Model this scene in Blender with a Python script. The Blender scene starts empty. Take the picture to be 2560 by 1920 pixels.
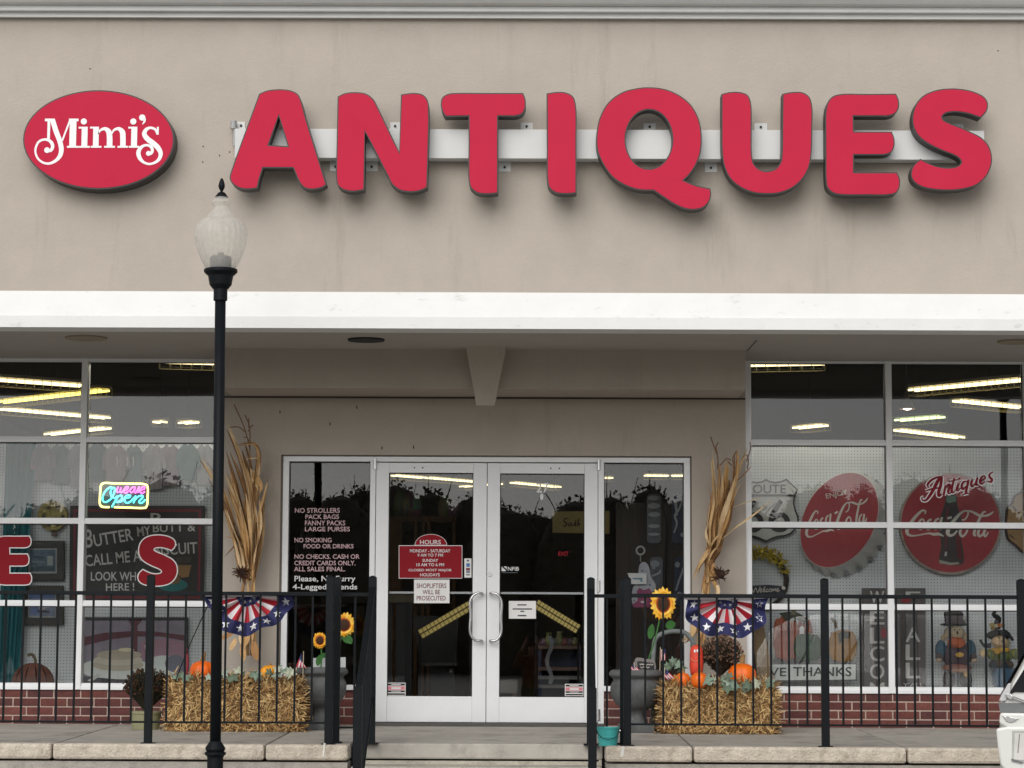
import bpy, math, random
from mathutils import Vector, Matrix
from mathutils.geometry import tessellate_polygon
random.seed(11)
rnd = random.random
def ru(a, b): return a + (b - a) * random.random()
scene = bpy.context.scene
col = scene.collection

# ------------------------------------------------------------------ camera
F = 6057.0; CX, CY = 1280.0, 960.0; VX, VY = 1330.0, 1595.0; CAMZ = 0.68
_c = Vector(((VX - CX) / F, -(VY - CY) / F, -1.0)).normalized()
_x = Vector((1.0, -0.0038, 0.0)); _x.z = -(_x.x * _c.x + _x.y * _c.y) / _c.z; _x.normalize()
_z = _x.cross(_c)
RM = Matrix((_x, _c, _z))
cam_d = bpy.data.cameras.new('camera'); cam = bpy.data.objects.new('camera', cam_d); col.objects.link(cam)
cam.matrix_world = Matrix.Translation((0, 0, CAMZ)) @ RM.to_4x4()
cam_d.sensor_width = 36.0; cam_d.lens = 36.0 * F / 2560.0
cam_d.clip_start = 0.05; cam_d.clip_end = 2000
scene.camera = cam

# ------------------------------------------------------------------ sky, sun, exposure (overcast day)
SUN_EL, SUN_AZ = math.radians(35), math.radians(195)      # the light comes from behind the camera, high up
world = bpy.data.worlds.new('World'); scene.world = world; world.use_nodes = True
nt = world.node_tree; bg = nt.nodes['Background']
sky = nt.nodes.new('ShaderNodeTexSky'); sky.sky_type = 'NISHITA'; sky.sun_disc = False
sky.sun_elevation = SUN_EL; sky.sun_rotation = SUN_AZ
sky.air_density = 1.0; sky.dust_density = 1.0; sky.ozone_density = 0.6
hs = nt.nodes.new('ShaderNodeHueSaturation'); hs.inputs['Saturation'].default_value = 0.18
nt.links.new(sky.outputs[0], hs.inputs['Color']); nt.links.new(hs.outputs[0], bg.inputs[0])
bg.inputs[1].default_value = 0.112
sun_d = bpy.data.lights.new('sun', 'SUN'); sun = bpy.data.objects.new('sun', sun_d); col.objects.link(sun)
sun_d.energy = 1.75; sun_d.angle = math.radians(54); sun_d.color = (1.0, 0.97, 0.93)
_sd = Vector((math.sin(SUN_AZ) * math.cos(SUN_EL), math.cos(SUN_AZ) * math.cos(SUN_EL), math.sin(SUN_EL)))
sun.rotation_euler = _sd.to_track_quat('Z', 'Y').to_euler(); sun.location = _sd * 60
scene.view_settings.view_transform = 'Standard'; scene.view_settings.look = 'None'
scene.view_settings.exposure = 0.2; scene.view_settings.gamma = 1.0
scene.cycles.use_denoising = True
scene.cycles.max_bounces = 8; scene.cycles.transparent_max_bounces = 16
scene.cycles.caustics_reflective = False; scene.cycles.caustics_refractive = False

# ------------------------------------------------------------------ pixel helpers (a pixel gives a direction, the plane gives the distance)
def W(px, py, Y):
    w = RM @ Vector(((px - CX) / F, -(py - CY) / F, -1.0))
    t = Y / w.y
    return Vector((w.x * t, Y, w.z * t + CAMZ))
def WH(px, py, z):
    w = RM @ Vector(((px - CX) / F, -(py - CY) / F, -1.0))
    t = (z - CAMZ) / w.z
    return Vector((w.x * t, w.y * t, z))
def WX(px, py, Y): return W(px, py, Y).x
def WZ(px, py, Y): return W(px, py, Y).z
def Z(ox, oy, s):                                    # enlarged view -> photo pixel
    return lambda p: (ox + p[0] / s, oy + p[1] / s) + tuple(p[2:])
def xz(pts, Y, m=None):
    out = []
    for p in pts:
        if m: p = m(p)
        w = W(p[0], p[1], Y); out.append((w.x, w.z) + tuple(p[2:]))
    return out
def s2l(r, g, b):
    f = lambda c: (c / 255 / 12.92) if c / 255 <= .04045 else ((c / 255 + .055) / 1.055) ** 2.4
    return (f(r), f(g), f(b))

# ------------------------------------------------------------------ materials
MATS = {}
def mat(name, colr, rough=0.6, metal=0.0, var=0.12, scale=6.0, bump=0.0, bscale=60.0, spec=0.5, emit=0.0, stain=None, coat=0.0, stretch=None):
    if name in MATS: return MATS[name]
    m = bpy.data.materials.new(name); m.use_nodes = True; MATS[name] = m
    n = m.node_tree; L = n.links; b = n.nodes['Principled BSDF']
    b.inputs['Roughness'].default_value = rough; b.inputs['Metallic'].default_value = metal
    b.inputs['Specular IOR Level'].default_value = spec; b.inputs['Coat Weight'].default_value = coat
    tc = n.nodes.new('ShaderNodeTexCoord'); src = tc.outputs['Object']
    if stretch:
        mp = n.nodes.new('ShaderNodeMapping'); mp.inputs['Scale'].default_value = stretch
        L.new(src, mp.inputs[0]); src = mp.outputs[0]
    nz = n.nodes.new('ShaderNodeTexNoise'); nz.inputs['Scale'].default_value = scale; nz.inputs['Detail'].default_value = 6
    nz.inputs['Roughness'].default_value = .65
    L.new(src, nz.inputs['Vector'])
    rp = n.nodes.new('ShaderNodeValToRGB')
    rp.color_ramp.elements[0].position = .3; rp.color_ramp.elements[1].position = .7
    rp.color_ramp.elements[0].color = tuple(c * (1 - var) for c in colr) + (1,)
    rp.color_ramp.elements[1].color = tuple(min(1, c * (1 + var)) for c in colr) + (1,)
    L.new(nz.outputs[0], rp.inputs[0]); out = rp.outputs[0]
    if stain:                                        # (colour, noise scale, threshold, stretch)
        sc, ss, th, st = stain
        mp = n.nodes.new('ShaderNodeMapping'); mp.inputs['Scale'].default_value = st; L.new(tc.outputs['Object'], mp.inputs[0])
        n2 = n.nodes.new('ShaderNodeTexNoise'); n2.inputs['Scale'].default_value = ss; n2.inputs['Detail'].default_value = 8
        n2.inputs['Roughness'].default_value = .7
        L.new(mp.outputs[0], n2.inputs['Vector'])
        r2 = n.nodes.new('ShaderNodeValToRGB'); r2.color_ramp.elements[0].position = th; r2.color_ramp.elements[1].position = min(1, th + .16)
        r2.color_ramp.elements[1].color = (.75, .75, .75, 1)
        L.new(n2.outputs[0], r2.inputs[0])
        mx = n.nodes.new('ShaderNodeMix'); mx.data_type = 'RGBA'
        L.new(r2.outputs[0], mx.inputs[0]); L.new(out, mx.inputs[6]); mx.inputs[7].default_value = tuple(sc) + (1,)
        out = mx.outputs[2]
    L.new(out, b.inputs['Base Color'])
    if bump:
        n3 = n.nodes.new('ShaderNodeTexNoise'); n3.inputs['Scale'].default_value = bscale; n3.inputs['Detail'].default_value = 5
        L.new(tc.outputs['Object'], n3.inputs['Vector'])
        bp = n.nodes.new('ShaderNodeBump'); bp.inputs['Strength'].default_value = bump; bp.inputs['Distance'].default_value = .01
        L.new(n3.outputs[0], bp.inputs['Height']); L.new(bp.outputs[0], b.inputs['Normal'])
    if emit:
        b.inputs['Emission Color'].default_value = tuple(colr) + (1,); b.inputs['Emission Strength'].default_value = emit
    return m
def glass_mat(name, tint, wav, wsc):
    m = bpy.data.materials.new(name); m.use_nodes = True; MATS[name] = m
    n = m.node_tree; L = n.links
    for x in list(n.nodes): n.nodes.remove(x)
    o = n.nodes.new('ShaderNodeOutputMaterial'); mx = n.nodes.new('ShaderNodeMixShader')
    tr = n.nodes.new('ShaderNodeBsdfTransparent'); tr.inputs[0].default_value = tuple(tint) + (1,)
    gl = n.nodes.new('ShaderNodeBsdfGlossy'); gl.inputs['Roughness'].default_value = 0.0; gl.inputs[0].default_value = (1, 1, 1, 1)
    fr = n.nodes.new('ShaderNodeFresnel'); fr.inputs[0].default_value = 1.52
    tc = n.nodes.new('ShaderNodeTexCoord'); mp = n.nodes.new('ShaderNodeMapping'); mp.inputs['Scale'].default_value = (1.0, 1.0, .35)
    L.new(tc.outputs['Object'], mp.inputs[0])
    nz = n.nodes.new('ShaderNodeTexNoise'); nz.inputs['Scale'].default_value = wsc; nz.inputs['Detail'].default_value = 1
    L.new(mp.outputs[0], nz.inputs['Vector'])
    bp = n.nodes.new('ShaderNodeBump'); bp.inputs['Strength'].default_value = 1.0; bp.inputs['Distance'].default_value = wav
    L.new(nz.outputs[0], bp.inputs['Height']); L.new(bp.outputs[0], gl.inputs['Normal'])
    L.new(fr.outputs[0], mx.inputs[0]); L.new(tr.outputs[0], mx.inputs[1]); L.new(gl.outputs[0], mx.inputs[2]); L.new(mx.outputs[0], o.inputs[0])
    return m
def pegboard_mat(name, colr):
    m = mat(name, colr, .75, var=.05, scale=3)
    n = m.node_tree; L = n.links; b = n.nodes['Principled BSDF']
    tc = n.nodes.new('ShaderNodeTexCoord'); mp = n.nodes.new('ShaderNodeMapping'); mp.inputs['Scale'].default_value = (1 / .0254,) * 3
    L.new(tc.outputs['Object'], mp.inputs[0])
    sp = n.nodes.new('ShaderNodeSeparateXYZ'); L.new(mp.outputs[0], sp.inputs[0])
    def fr(sock):
        a = n.nodes.new('ShaderNodeMath'); a.operation = 'FRACT'; L.new(sock, a.inputs[0])
        s = n.nodes.new('ShaderNodeMath'); s.operation = 'SUBTRACT'; L.new(a.outputs[0], s.inputs[0]); s.inputs[1].default_value = .5
        q = n.nodes.new('ShaderNodeMath'); q.operation = 'POWER'; L.new(s.outputs[0], q.inputs[0]); q.inputs[1].default_value = 2
        return q.outputs[0]
    ad = n.nodes.new('ShaderNodeMath'); L.new(fr(sp.outputs[0]), ad.inputs[0]); L.new(fr(sp.outputs[2]), ad.inputs[1])
    lt = n.nodes.new('ShaderNodeMath'); lt.operation = 'LESS_THAN'; L.new(ad.outputs[0], lt.inputs[0]); lt.inputs[1].default_value = .035
    prev = b.inputs['Base Color'].links[0].from_socket
    mx = n.nodes.new('ShaderNodeMix'); mx.data_type = 'RGBA'
    L.new(lt.outputs[0], mx.inputs[0]); L.new(prev, mx.inputs[6]); mx.inputs[7].default_value = tuple(c * .42 for c in colr) + (1,)
    L.new(mx.outputs[2], b.inputs['Base Color'])
    return m

# ------------------------------------------------------------------ geometry helpers
def cr(pts, n=6, closed=False):                      # centripetal Catmull-Rom through tuples of any size
    P = [tuple(map(float, p)) for p in pts]
    if len(P) < 3: return P
    k = len(P[0]); N = len(P)
    def g(i): 
        if closed: return P[i % N]
        if i < 0: return tuple(2 * P[0][j] - P[1][j] for j in range(k))
        if i >= N: return tuple(2 * P[-1][j] - P[-2][j] for j in range(k))
        return P[i]
    out = []
    for i in range(N if closed else N - 1):
        p0, p1, p2, p3 = g(i - 1), g(i), g(i + 1), g(i + 2)
        d = lambda a, b: max(1e-6, math.dist(a, b)) ** .5
        t0 = 0; t1 = d(p0, p1); t2 = t1 + d(p1, p2); t3 = t2 + d(p2, p3)
        for s in range(n):
            t = t1 + (t2 - t1) * s / n
            L = lambda a, b, u, v: tuple((v - t) / (v - u) * a[j] + (t - u) / (v - u) * b[j] for j in range(k))
            A1 = L(p0, p1, t0, t1); A2 = L(p1, p2, t1, t2); A3 = L(p2, p3, t2, t3)
            B1 = L(A1, A2, t0, t2); B2 = L(A2, A3, t1, t3)
            out.append(L(B1, B2, t1, t2))
    if not closed: out.append(P[-1])
    return out
def path(pts, n=5):                                  # closed outline; points with a third item are corners
    ci = [i for i, p in enumerate(pts) if len(p) > 2]
    if not ci: return cr(pts, n, True)
    pts = pts[ci[0]:] + pts[:ci[0]]
    runs, cur = [], [pts[0][:2]]
    for p in pts[1:] + [pts[0]]:
        cur.append(p[:2])
        if len(p) > 2: runs.append(cur); cur = [p[:2]]
    out = []
    for r in runs: out += cr(r, n)[:-1]
    return out
def area(p): return .5 * sum(p[i][0] * p[(i + 1) % len(p)][1] - p[(i + 1) % len(p)][0] * p[i][1] for i in range(len(p)))
def offset(p, d):                                    # d > 0 grows the outline
    if area(p) < 0: p = p[::-1]
    n = len(p); out = []
    for i in range(n):
        a, b, c = p[i - 1], p[i], p[(i + 1) % n]
        def nn(u, v):
            l = math.dist(u, v) or 1; return ((v[1] - u[1]) / l, -(v[0] - u[0]) / l)
        n1, n2 = nn(a, b), nn(b, c); mx, my = n1[0] + n2[0], n1[1] + n2[1]; l = math.hypot(mx, my) or 1
        k = d / max(.45, l / 2)
        out.append((b[0] + mx / l * k, b[1] + my / l * k))
    return out
def ellipse(cx, cz, rx, rz, n=40, a0=0, a1=2 * math.pi):
    return [(cx + rx * math.cos(a0 + (a1 - a0) * i / n), cz + rz * math.sin(a0 + (a1 - a0) * i / n)) for i in range(n)]
def rrect(x0, z0, x1, z1, r, n=4):
    o = []
    for cx, cz, a in ((x1 - r, z1 - r, 0), (x0 + r, z1 - r, 90), (x0 + r, z0 + r, 180), (x1 - r, z0 + r, 270)):
        for i in range(n + 1):
            t = math.radians(a + 90 * i / n); o.append((cx + r * math.cos(t), cz + r * math.sin(t)))
    return o
class B:
    def __init__(s): s.v = []; s.f = []
    def _a(s, vs): i = len(s.v); s.v += [tuple(v) for v in vs]; return i
    def box(s, x0, x1, y0, y1, z0, z1):
        i = s._a([(x0, y0, z0), (x1, y0, z0), (x1, y1, z0), (x0, y1, z0), (x0, y0, z1), (x1, y0, z1), (x1, y1, z1), (x0, y1, z1)])
        s.f += [tuple(i + k for k in q) for q in ((0, 3, 2, 1), (4, 5, 6, 7), (0, 1, 5, 4), (1, 2, 6, 5), (2, 3, 7, 6), (3, 0, 4, 7))]
        return s
    def quad(s, *p): i = s._a(p); s.f.append(tuple(range(i, i + len(p)))); return s
    def prism(s, outer, y0, y1, holes=()):           # outline in x,z; y0 is the face towards the street
        loops = [outer if area(outer) > 0 else outer[::-1]] + [h if area(h) < 0 else h[::-1] for h in holes]
        tr = tessellate_polygon([[Vector((p[0], p[1], 0)) for p in l] for l in loops])
        flat = [p for l in loops for p in l]
        i = s._a([(p[0], y0, p[1]) for p in flat])
        for t in tr:
            a, b, c = (flat[k] for k in t)
            if (b[0] - a[0]) * (c[1] - a[1]) - (b[1] - a[1]) * (c[0] - a[0]) < 0: t = t[::-1]
            s.f.append(tuple(i + k for k in t))
        if y1 is not None:
            j = s._a([(p[0], y1, p[1]) for p in flat])
            for t in tr: s.f.append(tuple(j + k for k in t[::-1]))
            o = 0
            for l in loops:
                n = len(l)
                for k in range(n):
                    q = (k + 1) % n
                    s.f.append((i + o + k, j + o + k, j + o + q, i + o + q))
                o += n
        return s
    def ribbon(s, pts, y, n=6):                      # (x, z, width) stroke lying in a plane y
        P = cr(pts, n) if len(pts) > 2 else pts
        L = []; 
        for i, p in enumerate(P):
            a = P[max(0, i - 1)]; b = P[min(len(P) - 1, i + 1)]
            dx, dz = b[0] - a[0], b[1] - a[1]; l = math.hypot(dx, dz) or 1
            w = p[2] / 2; L.append(((p[0] - dz / l * w, y, p[1] + dx / l * w), (p[0] + dz / l * w, y, p[1] - dx / l * w)))
        i0 = s._a([v for pr in L for v in pr])
        for i in range(len(L) - 1): s.f.append((i0 + 2 * i, i0 + 2 * i + 1, i0 + 2 * i + 3, i0 + 2 * i + 2))
        return s
    def tube(s, pts, r, n=8, closed=False, caps=True):
        P = [Vector(p) for p in pts]; N = len(P)
        rr = r if isinstance(r, (list, tuple)) else [r] * N
        up = None; rings = []
        for i in range(N):
            if closed: t = P[(i + 1) % N] - P[i - 1]
            else: t = P[min(N - 1, i + 1)] - P[max(0, i - 1)]
            t.normalize()
            if up is None:
                up = Vector((0, 0, 1)) if abs(t.z) < .9 else Vector((0, 1, 0))
            up = (up - t * up.dot(t)); up.normalize(); sd = t.cross(up)
            rings.append(s._a([P[i] + (up * math.cos(2 * math.pi * k / n) + sd * math.sin(2 * math.pi * k / n)) * rr[i] for k in range(n)]))
        for i in range(N if closed else N - 1):
            a, b = rings[i], rings[(i + 1) % N]
            for k in range(n): s.f.append((a + k, a + (k + 1) % n, b + (k + 1) % n, b + k))
        if caps and not closed:
            s.f.append(tuple(rings[0] + k for k in range(n))[::-1]); s.f.append(tuple(rings[-1] + k for k in range(n)))
        return s
    def lathe(s, prof, cx, cy, n=24, ribs=0, depth=0, squash=1.0, cap=True):
        rings = []
        for r, z in prof:
            vs = []
            for k in range(n):
                a = 2 * math.pi * k / n; q = r * (1 - depth * (.5 + .5 * math.cos(ribs * a)) ** 4) if ribs else r
                vs.append((cx + q * math.cos(a), cy + q * math.sin(a) * squash, z))
            rings.append(s._a(vs))
        for i in range(len(rings) - 1):
            a, b = rings[i], rings[i + 1]
            for k in range(n): s.f.append((a + k, a + (k + 1) % n, b + (k + 1) % n, b + k))
        if cap:
            s.f.append(tuple(rings[0] + k for k in range(n))[::-1]); s.f.append(tuple(rings[-1] + k for k in range(n)))
        return s
    def ell(s, c, r, nu=14, nv=8, rot=None):
        pr = []
        o = len(s.v)
        for j in range(1, nv):
            t = math.pi * j / nv
            pr.append(s._a([(r[0] * math.sin(t) * math.cos(2 * math.pi * k / nu), r[1] * math.sin(t) * math.sin(2 * math.pi * k / nu), r[2] * math.cos(t)) for k in range(nu)]))
        a = s._a([(0, 0, r[2])]); b = s._a([(0, 0, -r[2])])
        for k in range(nu):
            q = (k + 1) % nu
            s.f.append((a, pr[0] + k, pr[0] + q)); s.f.append((b, pr[-1] + q, pr[-1] + k))
            for j in range(len(pr) - 1): s.f.append((pr[j] + k, pr[j + 1] + k, pr[j + 1] + q, pr[j] + q))
        for i in range(o, len(s.v)):
            v = Vector(s.v[i])
            if rot: v = rot @ v
            s.v[i] = (v.x + c[0], v.y + c[1], v.z + c[2])
        return s
    def strip(s, pts, y_or_n=None):                  # ribbon in space: list of (centre Vector, half-width Vector)
        i0 = s._a([q for c, h in pts for q in (c - h, c + h)])
        for i in range(len(pts) - 1): s.f.append((i0 + 2 * i, i0 + 2 * i + 1, i0 + 2 * i + 3, i0 + 2 * i + 2))
        return s
def setp(o, label=None, cat=None, group=None, kind=None):
    if label: o['label'] = label
    if cat: o['category'] = cat
    if group: o['group'] = group
    if kind: o['kind'] = kind
    return o
def put(o, parent):
    if parent is not None:
        o.parent = parent
        o.matrix_parent_inverse = Matrix.Translation(-WLOC[parent.name])
WLOC = {}
def add(name, b, m, parent=None, label=None, cat=None, group=None, kind=None, smooth=False, bevel=0.0, base=False):
    me = bpy.data.meshes.new(name)
    xs = [v[0] for v in b.v]; ys = [v[1] for v in b.v]; zs = [v[2] for v in b.v]
    c = Vector(((min(xs) + max(xs)) / 2, (min(ys) + max(ys)) / 2, min(zs) if base else (min(zs) + max(zs)) / 2))
    me.from_pydata([(v[0] - c.x, v[1] - c.y, v[2] - c.z) for v in b.v], [], b.f)
    me.materials.append(m if not isinstance(m, str) else MATS[m])
    if smooth:
        for p in me.polygons: p.use_smooth = True
    me.update()
    o = bpy.data.objects.new(name, me); col.objects.link(o); o.location = c; WLOC[o.name] = c.copy()
    put(o, parent)
    if bevel:
        md = o.modifiers.new('bevel', 'BEVEL'); md.width = bevel; md.segments = 2; md.limit_method = 'ANGLE'
    if smooth == 'auto':
        for p in me.polygons: p.use_smooth = False
    return setp(o, label, cat, group, kind)
def inst(name, o, loc, parent):                      # another object sharing the mesh of o
    c = o.copy(); c.name = name; col.objects.link(c); c.location = loc; WLOC[c.name] = Vector(loc)
    c.parent = None; c.matrix_parent_inverse = Matrix(); put(c, parent)
    return c
def thing(name, loc, label=None, cat=None, group=None, parent=None, kind=None):
    o = bpy.data.objects.new(name, None); col.objects.link(o); o.empty_display_size = .1
    o.location = loc; WLOC[o.name] = Vector(loc); put(o, parent)
    return setp(o, label, cat, group, kind)
_tc = {}
def text_geo(t, bold=.012):
    if t not in _tc:
        cu = bpy.data.curves.new('t', 'FONT'); cu.body = t; cu.resolution_u = 3; cu.size = 1; cu.offset = bold
        ob = bpy.data.objects.new('t', cu); col.objects.link(ob)
        me = bpy.data.meshes.new_from_object(ob)
        _tc[t] = ([(v.co.x, v.co.y) for v in me.vertices], [tuple(p.vertices) for p in me.polygons])
        bpy.data.objects.remove(ob); bpy.data.curves.remove(cu); bpy.data.meshes.remove(me)
    return _tc[t]
def text(b, t, box, Y, m=None, rot=0.0):             # fit a line of lettering into a pixel box (x0, y0 top, x1, y1 bottom)
    vs, fs = text_geo(t)
    x0 = min(v[0] for v in vs); x1 = max(v[0] for v in vs); z0 = min(v[1] for v in vs); z1 = max(v[1] for v in vs)
    if m: p, q = m(box[:2]), m(box[2:4]); box = (p[0], p[1], q[0], q[1])
    ca, sa = math.cos(rot), math.sin(rot); cx, cy = (box[0] + box[2]) / 2, (box[1] + box[3]) / 2
    i = len(b.v)
    for v in vs:
        u = (v[0] - x0) / (x1 - x0) - .5; w = (v[1] - z0) / (z1 - z0) - .5
        dx, dy = u * (box[2] - box[0]), -w * (box[3] - box[1])
        p = W(cx + dx * ca + dy * sa, cy - dx * sa + dy * ca, Y); b.v.append((p.x, p.y, p.z))
    b.f += [tuple(i + k for k in f) for f in fs]
    return b
def strokes(b, lst, Y, m, scale, dw=0.0, step=.00015, n=6):   # lettering strokes (x, y, width) in an enlarged view
    for k, st in enumerate(lst):
        P = []
        for p in st:
            q = m(p[:2]); w = W(q[0], q[1], Y); P.append((w.x, w.z, (p[2] + dw) * Y / F / scale))
        b.ribbon(P, Y - k * step, n)
    return b
# ------------------------------------------------------------------ material palette
stucco = mat('stucco', (.470, .416, .358), .9, var=.05, scale=3.2, bump=.3, bscale=90, stain=((.385, .34, .29), 2.2, .57, (2.6, 1, .3)))
white_paint = mat('white_paint', (.78, .78, .765), .55, var=.03, scale=4, bump=.1, bscale=50, stain=((.48, .47, .42), 9.0, .60, (.8, 1, 1.6)))
soffit_m = mat('soffit_paint', (.44, .415, .375), .85, var=.05, scale=1.5, stain=((.33, .31, .28), 2.0, .62, (1, 1, 1)))
cornice_m = mat('cornice_metal', (.74, .75, .74), .45, var=.05, scale=3)
alu = mat('white_aluminium', (.85, .86, .87), .38, var=.03, scale=5, stain=((.55, .55, .53), 9, .68, (1, 1, .4)))
rubber = mat('black_gasket', (.008, .008, .009), .6)
chrome = mat('brushed_steel', (.62, .62, .62), .25, metal=.9)
brick_ms = [mat('brick_%d' % i, c, .85, var=.28, scale=30, bump=.6, bscale=180) for i, c in
            enumerate(((.155, .048, .040), (.125, .040, .036), (.185, .062, .050), (.105, .038, .036)))]
mortar = mat('mortar', (.50, .38, .32), .95, var=.15, scale=40, bump=.5, bscale=150)
concrete = mat('concrete', (.44, .41, .365), .9, var=.16, scale=5, bump=.25, bscale=90, stain=((.22, .20, .175), 2.2, .50, (1, 1, 1)))
kerb_m = mat('kerb_concrete', (.58, .51, .42), .95, var=.2, scale=22, bump=1.0, bscale=70, stain=((.30, .25, .19), 9, .52, (1, 1, 1)))
foundation_m = mat('foundation_concrete', (.37, .34, .30), .95, var=.18, scale=12, bump=.8, bscale=50, stain=((.18, .17, .15), 5, .55, (1, 1, 1)))
step_m = mat('step_concrete', (.47, .44, .37), .95, var=.16, scale=9, bump=.7, bscale=60, stain=((.27, .25, .21), 5, .50, (1, 1, 1)))
asphalt = mat('asphalt', (.27, .262, .248), .9, var=.2, scale=40, bump=.4, bscale=200)
black_metal = mat('black_railing_paint', (.0065, .0085, .0105), .5, var=.2, scale=15, spec=.14)
dark_return = mat('letter_return', (.035, .033, .032), .5)
sign_red = mat('sign_red', s2l(195, 40, 69), .6, var=.035, scale=3, spec=.12)
sign_white = mat('sign_white', (.90, .90, .90), .5, var=.01)
raceway_m = mat('raceway_white', (.66, .66, .65), .42, var=.04, scale=3)
glass = glass_mat('window_glass', (.975, .98, .98), .0011, 2.2)
door_glass = glass_mat('door_glass', (.90, .905, .91), .0006, 2.2)
vinyl_red = mat('vinyl_red', s2l(140, 14, 30), .6, var=.02, spec=.2)
vinyl_white = mat('vinyl_white', (.75, .74, .74), .5, var=.02)
vinyl_pink = mat('vinyl_pink', (.60, .40, .42), .5, var=.1)
peg = pegboard_mat('pegboard', (.60, .635, .645))
black_board = mat('black_board', (.016, .016, .018), .6)
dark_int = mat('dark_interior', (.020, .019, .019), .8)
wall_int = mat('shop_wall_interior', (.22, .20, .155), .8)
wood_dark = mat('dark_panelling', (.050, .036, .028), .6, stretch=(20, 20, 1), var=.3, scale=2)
floor_int = mat('shop_floor', (.20, .17, .14), .5)
plain = {}
def pm(r, g, b, rough=.65, **k):
    key = 'paint_%d_%d_%d_%d' % (r, g, b, int(rough * 100))
    return mat(key, s2l(r, g, b), rough, var=k.pop('var', .08), **k)

# ------------------------------------------------------------------ ground, walkway, steps
Yw = 19.0; YE = 18.90; YR = 16.40; YF = 16.72; YB = 16.6
GZ = -0.92
def zw(Y): return -.0154 * (19 - Y)
setp(add('parking_lot', B().quad((-700, -700, GZ), (700, -700, GZ), (700, 900, GZ), (-700, 900, GZ)), asphalt), 'grey asphalt parking lot in front of the shop', 'parking lot', None, 'structure')
YK = 16.33                                             # outer edge of the raised walkway
sx0, sx1 = WX(872, 1860, YK), WX(1512, 1868, YK)       # gap in the kerb for the steps
jl = [-7.5, WX(-410, 1860, YK), WX(130, 1858, YK), WX(662, 1858, YK), sx0]
jr = [sx1, WX(1733, 1866, YK), WX(2268, 1870, YK), WX(2800, 1870, YK), 8.0]
walk = thing('walkway', (0, YK, -.05), 'raised concrete walkway along the shop front', 'walkway', None, None, 'structure')
def slab(x0, x1, y0, y1, name, m, zt0, zt1, th=.1, bev=.008):
    b = B(); b.box(x0, x1, y0, y1, -th, 0)
    b.v = [(v[0], v[1], (zt0 + (zt1 - zt0) * (v[1] - y0) / (y1 - y0)) + v[2]) for v in b.v]
    return add(name, b, m, walk, bevel=bev)
g = .006
for js in (jl, jr):
    for a, c in zip(js[:-1], js[1:]):
        slab(a + g, c - g, YK + .14, 19.3, 'paving_slab', concrete, zw(YK + .14), zw(19.3))
        slab(a + g * .8, c - g * .8, YK, YK + .135, 'kerb_stone', kerb_m, zw(YK) + .006, zw(YK + .14) + .002, .105, .018)
slab(sx0 + g, sx1 - g, 16.62, 19.3, 'paving_slab', concrete, zw(16.62), zw(19.3))
for a, c in ((-7.5, sx0 - .01), (sx1 + .01, 8.0)):
    add('foundation_wall', B().box(a, c, YK + .025, YK + .4, GZ - .1, zw(YK) - .112), foundation_m, walk)
steps = thing('steps', (-.35, 16.4, GZ), 'worn concrete steps up to the shop doors', 'steps', None, None, 'structure')
for k in range(5):
    y1 = 16.63 - .33 * k; zt = zw(16.62) - .002 - .135 * k
    if k == 0: add('step', B().box(sx0 + .012, sx1 - .012, 16.40 + .225, 19, zt - .6, zt - .1), step_m, steps)
    z1 = zw(16.62) - .135 * k
    b = B(); b.box(sx0 + .012, sx1 - .012, y1 - .005, y1 + .40, z1 - .135, z1 - .004)
    add('step', b, step_m, steps, bevel=.02)

for x0, x1, y0, y1 in ((806, 814, 1858, 1893), (1551, 1562, 1866, 1893)):
    P = [(WX(x0, y1, YK), WZ(x0, y1, YK)), (WX(x1 - 4, y1, YK), WZ(x1, y1, YK)), (WX(x1, y0, YK), WZ(x1, y0, YK)), (WX(x0 + 3, y0, YK), WZ(x0, y0, YK))]
    add('paint_drip', B().prism(P, YK - .004, YK + .01), mat('dried_white_paint', (.70, .68, .62), .8), walk)

# ------------------------------------------------------------------ the building
bld = thing('shop_building', (0, 19, 0), 'beige stucco shop front with white trim band and glass entrance', 'building')
zc = WZ(1280, 822, 17.0)                                  # soffit height
XL, XR = -7.6, 8.1
zbm = WZ(1280, 794, YB); zbt = WZ(1280, 731.5, YF)
# fascia above the white band
zct = WZ(1280, 46, YF)
add('fascia_wall', B().box(XL, XR, YF, YF + .3, zbt - .02, zct + .9), stucco, bld)
b = B(); zlip = WZ(1280, 822, YB)
pr = [(YB, zlip), (YB, zbm), (YB + .012, zbm + .006), (YF - .004, zbt), (YF + .12, zbt), (YF + .12, zlip)]
def sweep(b, pr, x0, x1, n=1):
    N = len(pr); i = b._a([(x0, p[0], p[1]) for p in pr]); j = b._a([(x1, p[0], p[1]) for p in pr])
    for k in range(N): q = (k + 1) % N; b.f.append((i + k, i + q, j + q, j + k)[::-1])
    b.f.append(tuple(range(i, i + N))); b.f.append(tuple(range(j, j + N))[::-1]); return b
add('white_band', sweep(B(), pr, XL, XR), white_paint, bld)
cz = lambda y, Y: WZ(1280, y, Y)
pr = [(YF + .05, cz(47, YF)), (YF - .05, cz(45, YF - .05)), (YF - .055, cz(32, YF - .055)), (YF - .095, cz(29.5, YF - .095)), (YF - .10, cz(27, YF - .10)),
      (YF - .10, cz(15, YF - .10)), (YF - .13, cz(13, YF - .13)), (YF - .16, cz(8, YF - .16)), (YF - .19, cz(-3, YF - .19)), (YF - .21, cz(-20, YF - .21)), (YF - .21, cz(-60, YF - .21)), (YF + .05, cz(-60, YF - .21))]
add('cornice', sweep(B(), pr, XL, XR), cornice_m, bld)
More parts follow.
